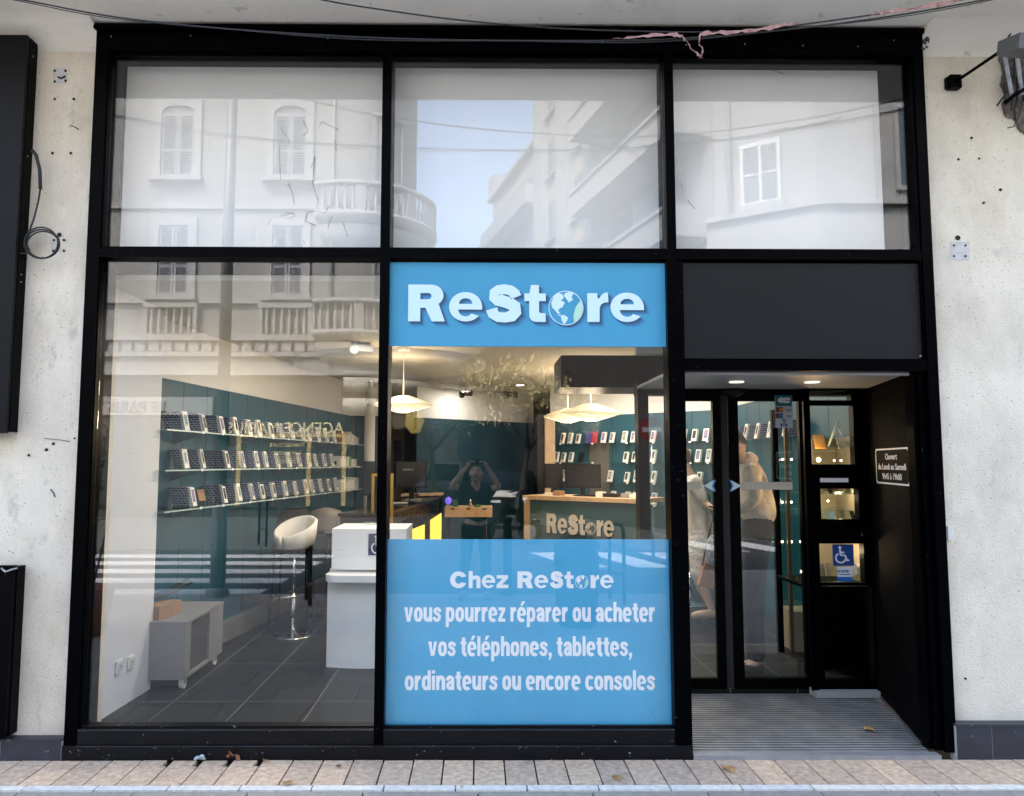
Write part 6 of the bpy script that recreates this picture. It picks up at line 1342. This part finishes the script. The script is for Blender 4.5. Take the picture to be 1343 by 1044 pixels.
def baluster(g, x, y, z0, z1):
    h = z1-z0; g.lathe((x, y, z0), [(.001, 0), (.06, 0), (.06, h*.08), (.035, h*.14), (.075, h*.38), (.05, h*.62), (.03, h*.78), (.05, h*.9), (.06, h), (.001, h)], 8)
for cx in (-13.6, -9.8, -6.15):
    g = MB()
    for i in range(6): baluster(g, cx-.6+i*.24, YB+.12, 5.76, 6.6)
    g.box(cx-.85, cx-.72, YB+.001, YB+.2, 5.76, 6.6); g.box(cx+.72, cx+.85, YB+.001, YB+.2, 5.76, 6.6); g.box(cx-.85, cx+.85, YB+.001, YB+.24, 6.601, 6.74); g.build('balustrade', M_OB2, ob)
# round balconies
for zf in (9.55, 5.76):
    g = MB(); cxx, cyy = TX, YB-2.0; a0, a1 = -R(70), R(112)
    g.lathe((cxx, cyy, 0), [(1.98, zf-.28), (2.55, zf-.22), (2.75, zf-.05), (2.75, zf+.08), (1.98, zf+.08)], 40, a0, a1); g.lathe((cxx, cyy, 0), [(1.98, zf-.95), (2.25, zf-.75), (2.5, zf-.29), (1.98, zf-.281)], 40, a0, a1); bl = g.build('balcony_slab', M_OB2, ob)
    g = MB(); N = 34
    for i in range(N+1):
        a = a0+(a1-a0)*i/N
        if i % 7 == 0: g.cbox((cxx+2.6*math.cos(a), cyy+2.6*math.sin(a), zf+.50), .22, .30, .83, rz=a)
        else: baluster(g, cxx+2.6*math.cos(a), cyy+2.6*math.sin(a), zf+.08, zf+.92)
    g.lathe((cxx, cyy, 0), [(2.48, zf+.92), (2.73, zf+.92), (2.73, zf+1.06), (2.48, zf+1.06), (2.48, zf+.92)], 40, a0, a1); g.build('balustrade', M_OB2, bl)
# window on the round corner
for zc, zh in ((11.6, 2.7), (7.9, 2.3)):
    g = MB(); g.lathe((TX, YB-2.0, 0), [(2.03, zc-zh/2), (2.03, zc+zh/2)], 10, R(38), R(66)); g.build('shutter', M_SHUT, ob)
    g = MB()
    for q_ in (R(36.5), R(67.5)): g.cbox((TX+2.05*math.cos(q_), YB-2+2.05*math.sin(q_), zc), .08, .14, zh+.1, rz=q_)
    g.lathe((TX, YB-2.0, 0), [(2.0, zc+zh/2+.05), (2.12, zc+zh/2+.05), (2.12, zc+zh/2+.2), (2.0, zc+zh/2+.2)], 10, R(34), R(70)); g.build('window_frame', M_OB2, ob)
# drain pipe
g = MB(); xx = (422-628)*.0237; g.cyl((-4.75, YB+.08, 4.8), (-4.75, YB+.08, 16), .05); g.build('drain_pipe', M_OB2, ob)
# shops at its foot
g = MB(); g.box(-13.8, -8.35, YB+.001, YB+.20, 3.18, 3.75); g.build('shop_fascia', mat('grey_fascia', (.36, .35, .33), .7), ob)
text('lettering', 'LE PARIS', .48, Vector((-10.7, YB+.21, 3.27)), mat('faded_lettering', (.10, .10, .10), .6), ob, bold=.01, rot=Matrix.Rotation(R(180), 4, 'Z'), thick=.02)
g = MB(); g.box(-14, -8.3, YB+.001, YB+.05, .3, 3.1); g.build('shop_window', M_SHOPD, ob)
g = MB(); g.box(-7.8, -3.9, YB+.001, YB+.06, .3, 3.15); g.lathe((TX, YB-2.0, 0), [(2.03, .3), (2.03, 3.15)], 20, -R(30), R(88)); g.build('shop_window', M_SHOPD, ob)
text('lettering', 'AGENCE MARIUS', .50, Vector((-6.1, YB+.09, 2.62)), mat('pale_lettering', (.75, .66, .36), .6), ob, bold=.012, rot=Matrix.Rotation(R(180), 4, 'Z'), thick=.02, width=3.7)
for k, z_t in enumerate((2.2, 1.95, 1.7)):
    text('lettering', ('Transactions', 'Locations', 'Gestion')[k], .22, Vector((-6.0, YB+.09, z_t)), mat('pale_lettering', (.75, .66, .36), .6), ob, rot=Matrix.Rotation(R(180), 4, 'Z'), thick=.02)
g = MB(); 
for x in (-7.6, -5.4, -4.3): g.box(x, x+.14, YB+.061, YB+.10, .35, 2.5)
g.box(-7.6, -4.16, YB+.061, YB+.10, 2.501, 2.60); g.build('window_frame', mat('ochre_frame', (.45, .36, .16), .6), ob)
g = MB(); g.lathe((TX, YB-2.0, 0), [(2.0, 3.95), (2.55, 3.95), (2.55, 4.35), (2.0, 4.35)], 30, -R(40), R(90)); g.lathe((TX, YB-2.0, 0), [(2.0, 3.3), (2.55, 3.3), (2.55, 3.7), (2.0, 3.7)], 30, -R(40), R(90)); g.build('curved_fascia', mat('cream_fascia', (.55, .52, .42), .7), ob)
for wtx, z_t, a0, sz in (('IMMOBILIER', 4.03, 72, .30), ('04 94 22 88 41', 3.38, 72, .26)):
    for i, ch in enumerate(wtx):
        if ch == ' ': continue
        a = R(a0-5*i*1.0); text('lettering', ch, sz, Vector((TX+2.57*math.cos(a), YB-2+2.57*math.sin(a), z_t)), mat('green_lettering', (.10, .13, .09), .6), ob, bold=.02, rot=Matrix.Rotation(a+R(90), 4, 'Z'), thick=.02)
g = MB(); p = ((543-628)*.0225, ); g.flat([(p[0]-.30, 2.85), (p[0]-.08, 2.55), (p[0]+.16, 2.6), (p[0]+.30, 2.95), (p[0]+.10, 3.2), (p[0]-.24, 3.15)], [], -17.9, .06); dm_ = one('diamond_sign', g, mat('ochre_sign', (.34, .25, .04), .6), 'ochre hexagonal hanging sign of the estate agency, reflected near the pendant lamp', 'sign')

# right-hand buildings of the side street
rb = thing('street_building', 'white modern apartment building with balconies along the side street, reflected in the upper right glass', 'building', (5.1, -11.4, 0))
A0 = Vector((5.1, -11.4, 0)); ud = Vector((-.245, -1, 0)).normalized(); nd = Vector((-1*abs(ud.y), ud.x*-1*0+.245*.97, 0)); nd = Vector((ud.y, -ud.x, 0))  # outward, towards the street
if nd.x > 0: nd = -nd
MR = Matrix(((ud.x, nd.x, 0, A0.x), (ud.y, nd.y, 0, A0.y), (0, 0, 1, 0), (0, 0, 0, 1)))
HN, HF, HL = 17.5, 13.9, 12.2
def RB_(): g = MB(); g.T = MR; return g
g = RB_(); g.box(0, 11.84, -9, 0, 6.1, HN); g.box(11.84, 19, -9, -.1, 6.1, HF-.15); g.box(19, 27, -9, -.1, 6.1, HL-.1); g.build('wall', M_OB3, rb)
g = RB_(); g.box(0, 11.84, -9, -.05, 0, 6.09); g.box(11.84, 27, -9, -.15, 0, 6.09); g.build('ground_floor', M_GRD, rb)
g = RB_(); g.box(11.85, 19.2, -9, .22, HF-.149, HF+.03); g.box(11.0, 12.0, -9, .25, HN+.001, HN+.25); g.box(18.4, 19.3, -3, .12, HF+.04, HF+1.0); g.box(19.01, 27, -9, .15, HL-.099, HL+.06); g.build('parapet', M_OB2, rb)
M_SPAN = mat('beige_spandrel', (.45, .39, .32), .85)
for u0, u1 in ((6.23, 6.92), (8.36, 9.39), (10.98, 11.84)):
    g = RB_(); g.box(u0, u1, .001, .30, 6.1, HN); g.build('pilaster', M_OB2, rb)
for k in range(5):
    zp = 6.6+2.3*k
    g = RB_(); g.box(.1, 6.2, .001, 1.0, zp, zp+.62); g.box(.1, 6.22, .001, 1.06, zp+.621, zp+.71); g.build('balcony', M_OB2, rb)
    for u0 in (1.0, 3.9):
        g = RB_(); g.box(u0, u0+1.7, .001, .04, zp+.1, zp+2.05); w_ = g.build('window', M_OB2, rb); g = RB_(); g.box(u0+.08, u0+.82, .041, .055, zp+.15, zp+1.95); g.box(u0+.88, u0+1.62, .041, .055, zp+.15, zp+1.95); g.build('pane', M_WING, w_)
    zw = 7.25+2.3*k
    for u0, wv in ((7.05, 1.2), (9.5, 1.35)):
        g = RB_(); g.box(u0, u0+wv, .001, .05, zw, zw+1.38); w_ = g.build('window', M_OB2, rb)
        for i in range(3): g = RB_(); a = u0+.06+i*(wv-.06)/3; g.box(a, a+(wv-.06)/3-.08, .051, .062, zw+.07, zw+1.31); g.build('pane', M_WING, w_)
        g = RB_(); g.box(u0-.06, u0+wv+.08, .001, .20, zw-.10, zw-.001); g.build('sill', M_OB2, w_)
        g = RB_(); g.box(u0-.05, u0+wv+.05, .001, .03, zw-.86, zw-.12); g.build('spandrel', M_SPAN, rb)
for zp in (6.8, 9.1, 11.4):
    g = RB_(); g.box(12.0, 19, -.099, .55, zp, zp+.7); g.build('balcony', M_OB2, rb)
    for u0 in (12.7, 14.6, 16.5):
        g = RB_(); g.box(u0, u0+1.0, -.099, -.05, zp+.75, zp+1.6); w_ = g.build('window', M_OB2, rb); g = RB_(); g.box(u0+.1, u0+.9, -.049, -.04, zp+.8, zp+1.5); g.build('pane', M_WING, w_)
    if zp < 11: g = RB_(); g.box(19.2, 27, -.099, .4, zp, zp+.7); g.build('balcony', M_OB2, rb)
g = RB_(); g.box(11.9, 19, -.099, -.05, 13.0, HF-.16); g.build('cornice_band', M_SPAN, rb)
# chamfered and front faces
cbd = thing('chamfer_building', 'white corner house with casement window and wide cornice, reflected in the right upper pane', 'building', (6.8, -10.2, 0))
g = MB(); g.prism([(5.12, -11.38), (6.8, -10.2), (16, -10.2), (16, -18), (7, -18)], 5.7, 17.2, 'Z'); g.build('wall', M_OB3, cbd)
g = MB(); g.prism([(5.2, -11.40), (6.83, -10.25), (16, -10.25), (16, -18), (7, -18)], 0, 5.69, 'Z'); g.build('ground_floor', M_GRD, cbd)
def band(z0, z1, o_):
    g = MB(); g.prism([(5.05-o_*.6, -11.45+o_*.9), (6.8-o_*.15, -10.2+o_), (16, -10.2+o_), (16, -10.21), (6.8, -10.205), (5.12, -11.385)], z0, z1, 'Z'); g.build('cornice', M_OB2, cbd)
band(5.75, 6.78, .32); band(6.781, 6.9, .45); band(9.9, 10.15, .15); band(13, 13.3, .25)
cdir = Vector((1.7, 1.2, 0)).normalized(); cn = Vector((-cdir.y, cdir.x, 0)); MC = Matrix(((cdir.x, cn.x, 0, 5.1), (cdir.y, cn.y, 0, -11.4), (0, 0, 1, 0), (0, 0, 0, 1)))
for zc in (7.1, 10.6):
    g = MB(); g.T = MC; g.box(.60, 1.42, .001, .10, zc, zc+1.35); w_ = g.build('window', mat('white_casement', (.62, .62, .60), .6), cbd)
    for i in range(2):
        for j in range(2): g = MB(); g.T = MC; g.box(.67+i*.37, .67+i*.37+.31, .101, .112, zc+.08+j*.62, zc+.08+j*.62+.56); g.build('pane', mat('pale_pane', (.17, .185, .20), .2), w_)
    g = MB(); g.T = MC; g.box(.5, 1.52, .001, .2, zc-.12, zc-.001); g.build('sill', M_OB2, w_)
g = MB(); g.cyl((5.35, -11.1, 4), (5.35, -11.1, 17), .05); g.cyl((8.0, -10.12, 4), (8.0, -10.12, 17), .04); g.build('drain_pipe', M_OB2, cbd)
for x0 in (8.4, 11.5):
    g = MB(); g.box(x0, x0+1.2, -10.199, -10.12, 7.2, 9.0); w_ = g.build('window', M_OB2, cbd); g = MB(); g.box(x0+.08, x0+.56, -10.119, -10.11, 7.3, 8.9); g.box(x0+.64, x0+1.12, -10.119, -10.11, 7.3, 8.9); g.build('pane', M_WING, w_)
# distant houses closing the side street
for i, (x0, x1, y, h, m_, lb) in enumerate(((-14, -6, -52, 8, M_GRD, 'low grey house far down the side street, reflected left of the man'), (-6.5, 0, -56, 10.0, mat('far_stone', (.045, .042, .04), .8, var=.2, vscale=.5), 'grey stone house with dark windows closing the side street'), (0, 7, -50, 8.0, M_GRD, 'grey house at the right end of the side street beyond the scooter'))):
    t = thing('distant_house', lb, 'house', ((x0+x1)/2, y, 0)); g = MB(); g.box(x0, x1, y-6, y, 0, h); g.build('wall', m_, t); g = MB(); g.prism([(y-6.3, h+.01), (y+.3, h+.01), (y-3, h+1.4)], x0, x1, 'X'); g.build('roof', mat('slate', (.10, .09, .09), .8), t)
    x = x0+.8
    while x < x1-1:
        for z in (1.2, 4.4, 7.2):
            if z+1.6 < h: g = MB(); g.box(x, x+1.0, y+.001, y+.05, z, z+1.7); w_ = g.build('window', M_WING, t)
        x += 2.0

# trees
def tree(name, x, y, h, seed, label, leafy=.5, spread=1.0):
    random.seed(seed); t = thing(name, label, 'tree', (x, y, 0)); tr = MB(); tips = []
    def br(p, d, L, r_, lev):
        n_ = 4; pts = [p]; q_ = p; dd = d.copy()
        for i in range(n_): dd = (dd+Vector((random.uniform(-1, 1), random.uniform(-1, 1), random.uniform(-.3, .6)))*.16).normalized(); q_ = q_+dd*L/n_; pts.append(q_)
        tr.tube(pts, [r_*(1-.5*i/n_) for i in range(n_+1)], 6 if lev < 2 else 4)
        if lev >= 4: tips.append(pts); return
        for i in range(4 if lev == 0 else 3):
            f_ = random.uniform(.45, 1.0) if lev else random.uniform(.7, 1); a = random.uniform(0, 6.28); nd_ = (dd+Vector((math.cos(a), math.sin(a), random.uniform(.0, .5)))*random.uniform(.6, 1.0)*spread).normalized()
            br(pts[min(n_, int(f_*n_))], nd_, L*random.uniform(.55, .75), r_*.5, lev+1)
    br(Vector((x, y, -.05)), Vector((0, 0, 1)), h*.42, h*.017, 0); tr.build('trunk', mat('bark', (.03, .025, .02), .95, bump=.5), t)
    lf = MB()
    for pts in tips:
        for k in range(int(14*leafy)):
            p = random.choice(pts)+Vector((random.gauss(0, .16), random.gauss(0, .16), random.gauss(0, .13))); s_ = random.uniform(.06, .13); a = Vector((random.gauss(0, 1), random.gauss(0, 1), random.gauss(0, 1))).normalized(); b_ = a.orthogonal().normalized()
            lf.f([lf.v(p), lf.v(p+a*s_+b_*s_*.4), lf.v(p+a*s_*2), lf.v(p+a*s_-b_*s_*.4)])
    lf.build('crown', mat('autumn_leaves', (.42, .36, .18), .8, var=.5, vscale=3), t, recalc=False)
tree('street_tree', -1.4, -21.5, 7.0, 4, 'thin street tree with sparse autumn leaves, reflected left of the man with the phone', .8, 1.4)
tree('street_tree', 1.35, -19.0, 7.2, 9, 'leafy street tree reflected over the ceiling right of the man with the phone', 1.6, 1.5)
tree('street_tree', -3.1, -34, 9.5, 21, 'distant tree whose top shows above the sign beside the round balcony', .8, 1.0)
# lamp post
lp = thing('lamp_post', 'tall grey street lamp post reflected as a vertical bar in the left panes', 'lamp post', (-3.36, -5.28, 0))
g = MB(); g.cyl((-3.36, -5.28, 0), (-3.36, -5.28, 1.2), .10, .095, 20); g.cyl((-3.36, -5.28, 1.201), (-3.36, -5.28, 8.4), .085, .06, 20); g.lathe((-3.36, -5.28, 0), [(.15, 0), (.15, .06), (.11, .12)], 20); g.build('pole', mat('grey_pole', (.20, .20, .20), .5, metal=.3), lp)
g = MB(); g.tube([(-3.36, -5.28, 8.3), (-3.3, -5.6, 8.7), (-3.2, -6.4, 8.8)], .04); g.cbox((-3.2, -6.7, 8.78), .25, .6, .10); g.build('lantern', mat('grey_pole', (.2, .2, .2), .5), lp)
# hoop barriers, posts, bin
def hoop(x, y, lab, w_=.55, h_=1.0, rz=1.2):
    t = thing('hoop_barrier', lab, 'barrier', (x, y, 0), 'black steel street posts'); c_, s_ = math.cos(rz), math.sin(rz); g = MB()
    P_ = [(-w_/2, 0), (-w_/2, h_-.06), (-w_/2+.05, h_), (w_/2-.05, h_), (w_/2, h_-.06), (w_/2, 0)]; g.tube([(x+u*c_, y+u*s_, z) for u, z in P_], .024, 8); g.build('tube_frame', M_BLACKP, t)
    g = MB(); g.tube([(x-w_/2*c_, y-w_/2*s_, .35), (x+w_/2*c_, y+w_/2*s_, .35)], .015, 8); g.build('crossbar', M_BLACKP, t)
hoop(-2.10, -4.85, 'near black hoop barrier reflected over the white bar stool', .42, 1.0, 1.25)
hoop(-4.45, -11.2, 'farther black hoop barrier beyond the zebra crossing', .5, 1.0, 1.0)
hoop(1.72, -4.9, 'black hoop barrier reflected at the right edge of the blue poster', .4, .95, 1.3)
for x, y, lb in ((5.3, -10.7, 'black bollard reflected in the right sliding door beside the man'), (3.95, -10.75, 'black bollard reflected in the middle pane near the wooden counter'), (.38, -5.4, 'slim black post reflected right of the photographer')):
    g = MB(); g.cyl((x, y, 0), (x, y, .95), .06, .055, 16); g.cyl((x, y, .951), (x, y, 1.0), .07, .05, 16); g.lathe((x, y, 0), [(.09, 0), (.09, .05), (.062, .08)], 16); one('bollard', g, M_BLACKP, lb, 'bollard', 'black bollards along the kerb')
bn = thing('litter_bin', 'round black street bin with domed lid reflected in the blue poster', 'bin', (1.05, -3.55, 0))
g = MB(); g.lathe((1.05, -3.55, 0), [(.001, 0), (.19, 0), (.22, .1), (.245, .72), (.22, .78), (.001, .78)], 28); g.build('body', M_BLACKP, bn); g = MB(); g.lathe((1.05, -3.55, .79), [(.24, 0), (.235, .06), (.17, .14), (.001, .17)], 28); g.build('lid', M_PLAS, bn)
# no-entry sign
ne = thing('no_entry_sign', 'red round no entry sign with white bar reflected beside the door post', 'road sign', (3.2, -9.4, 0))
p = (857-628)/1000*14.0; g = MB(); g.cyl((p, -9.42, 0), (p, -9.42, 2.65), .03, n=12); g.build('pole', M_STEEL, ne)
g = MB(); g.cyl((p, -9.385, 2.33), (p, -9.36, 2.33), .24, n=40); dsk = g.build('disc', mat('sign_red', (.13, .012, .012), .5), ne); g = MB(); g.box(p-.18, p+.18, -9.355, -9.35, 2.285, 2.375); g.build('white_bar', mat('dimmed_white', (.28, .28, .28), .6), dsk)  # red and white darkened so the sign's reflection looks faint
# cars
def car(x, y, rz, m_, label, van=False):
    t = thing('parked_car', label, 'car', (0, 0, 0), 'cars parked in the side street'); H_ = 1.75 if van else 1.46
    prof = [(-2.05, .30), (-2.1, .62), (-2.02, .82), (-1.2, .98), (-.62, H_-.04), (-.2, H_), (1.0, H_-.02), (1.75, 1.02), (2.05, .92), (2.1, .55), (2.0, .28)]
    def loft(name, prof_, w0, m2, par, top=1.0):
        g = MB(); W_ = lambda z: w0*(1-.16*max(0, (z-.85)))*(1 if z > .35 else .97); n_ = len(prof_)
        L_ = [g.v((-W_(z), y_, z)) for y_, z in prof_]; Q_ = [g.v((W_(z), y_, z)) for y_, z in prof_]
        for i in range(n_): g.f([L_[i], L_[(i+1) % n_], Q_[(i+1) % n_], Q_[i]])
        g.f(L_[::-1]); g.f(Q_); return g.build(name, m2, par, bevel=.05, seg=3)
    bd = loft('body', prof, .86, m_, t)
    g = MB(); g.use(M_SCR)
    for y0, z0, y1, z1 in ((-1.17, .99, -.66, H_-.10), (1.70, 1.05, 1.06, H_-.09)):
        s_ = -1 if y0 < 0 else 1; g.f([g.v((-.70, y0+s_*.012, z0+.02)), g.v((.70, y0+s_*.012, z0+.02)), g.v((.60, y1+s_*.03, z1+.01)), g.v((-.60, y1+s_*.03, z1+.01))])
    for s_ in (-1, 1): g.f([g.v((s_*.862, -.98, 1.0)), g.v((s_*.862, 1.5, 1.0)), g.v((s_*.80, .95, H_-.12)), g.v((s_*.80, -.55, H_-.12))])
    ob_ = g.build('windows', None, t, recalc=False)
    for a, b_ in ((-.80, -1.32), (.80, -1.32), (-.80, 1.28), (.80, 1.28)):
        s_ = 1 if a > 0 else -1; g = MB(); g.cyl((a-s_*.1, b_, .32), (a+s_*.08, b_, .32), .32, n=24); wl = g.build('wheel', M_RUB, t); g = MB(); g.cyl((a+s_*.081, b_, .32), (a+s_*.09, b_, .32), .20, n=16); g.build('rim', M_STEEL, wl)
    for a in (-.62, .62): g = MB(); g.ball((a, -2.03, .70), .16, .07, .08); g.build('headlight', mat('headlight_glass', (.6, .62, .65), .1), t)
    g = MB(); g.box(-.26, .26, -2.125, -2.10, .40, .51); g.build('number_plate', M_SIGNW, t); g = MB(); g.box(-.45, .45, -2.11, -2.06, .53, .62); g.build('grille', M_PLAS, t)
    t.location = (x, y, -.02); t.rotation_euler = (0, 0, rz); return t
car(-1.25, -27.5, R(180+12), mat('car_silver', (.32, .34, .36), .3, metal=.3), 'silver car parked down the side street, reflected left of the photographer', True)
car(.98, -22.5, R(180+14), mat('car_black', (.015, .016, .018), .2), 'black car parked nose towards the shop, reflected right of the photographer')
# scooter
sc_ = thing('motor_scooter', 'black motor scooter parked at an angle, reflected to the right of the photographer', 'scooter', (0, 0, 0)); X_, Y_ = .50, -10.2
X_, Y_ = 0, 0
g = MB(); g.tube([(X_, Y_+.62+.24*math.cos(a*.3491), .27+.24*math.sin(a*.3491)) for a in range(18)], .055, 8, closed=True); w_ = g.build('wheel', M_RUB, sc_); g = MB(); g.cyl((X_-.03, Y_+.62, .27), (X_+.03, Y_+.62, .27), .17, n=20); g.build('rim', M_STEEL, w_)
g = MB(); g.tube([(X_, Y_-.62+.24*math.cos(a*.3491), .27+.24*math.sin(a*.3491)) for a in range(18)], .055, 8, closed=True); g.build('wheel', M_RUB, sc_)
g = MB(); g.prism([(-.17, .45), (.17, .45), (.24, .75), (.20, 1.05), (.08, 1.15), (-.08, 1.15), (-.20, 1.05), (-.24, .75)], 0, .10, 'Y'); g.bm.transform(Matrix.Translation((X_, Y_+.38, 0))); g.ball((X_, Y_+.62, .50), .085, .26, .10); g.build('front_fairing', mat('scooter_black', (.012, .012, .013), .15), sc_, recalc=True)
g = MB(); g.ball((X_, Y_+.50, .93), .10, .04, .07); g.build('headlight', mat('headlight_glass', (.6, .62, .65), .1), sc_)
g = MB(); g.tube([(X_-.34, Y_+.30, 1.10), (X_-.12, Y_+.36, 1.13), (X_+.12, Y_+.36, 1.13), (X_+.34, Y_+.30, 1.10)], .018, 8); g.build('handlebar', M_PLAS, sc_)
for s_ in (-1, 1): g = MB(); g.tube([(X_+s_*.22, Y_+.34, 1.12), (X_+s_*.27, Y_+.36, 1.28)], .007, 6); g.ball((X_+s_*.29, Y_+.36, 1.33), .065, .015, .045); g.build('mirror', M_PLAS, sc_)
g = MB(); g.cbox((X_, Y_-.35, .78), .28, .70, .12); g.cbox((X_, Y_-.40, .55), .26, .60, .32); g.cbox((X_, Y_+.05, .32), .24, .7, .08); g.build('seat_body', mat('scooter_black', (.012, .012, .013), .15), sc_, bevel=.04)
sc_.location = (.62, -12.2, -.02); sc_.rotation_euler = (0, 0, R(-52))
# oleander beside the kerb, reflected at the far left
sh = thing('potted_oleander', 'tall potted oleander with long narrow leaves reflected at the far left edge', 'shrub', (-3.95, -3.1, 0)); random.seed(5)
g = MB(); g.lathe((-3.95, -3.1, 0), [(.001, 0), (.20, 0), (.27, .45), (.25, .47), (.23, .42), (.001, .42)], 24); g.build('pot', mat('terracotta', (.30, .15, .09), .8), sh)
g = MB(); lf = MB()
for i in range(9):
    a = random.uniform(0, 6.28); top = Vector((-3.95+.42*math.cos(a), -3.1+.42*math.sin(a), random.uniform(1.9, 3.0))); b0 = Vector((-3.95+.06*math.cos(a), -3.1+.06*math.sin(a), .42)); g.tube([b0, b0.lerp(top, .5)+Vector((0, 0, .1)), top], [.012, .009, .004], 5)
    for k in range(46):
        t_ = random.uniform(.35, 1); p = b0.lerp(top, t_); a2 = random.uniform(0, 6.28); d = Vector((math.cos(a2), math.sin(a2), random.uniform(.1, 1.2))).normalized(); s_ = random.uniform(.07, .13); b_ = d.cross(Vector((0, 0, 1))).normalized()
        lf.f([lf.v(p), lf.v(p+d*s_*.6+b_*.011), lf.v(p+d*s_*1.3+Vector((0, 0, -.02))), lf.v(p+d*s_*.6-b_*.011)])
g.build('stem', mat('bark', (.03, .025, .02), .9), sh); lf.build('foliage', mat('oleander_leaf', (.05, .09, .03), .5), sh, recalc=False)
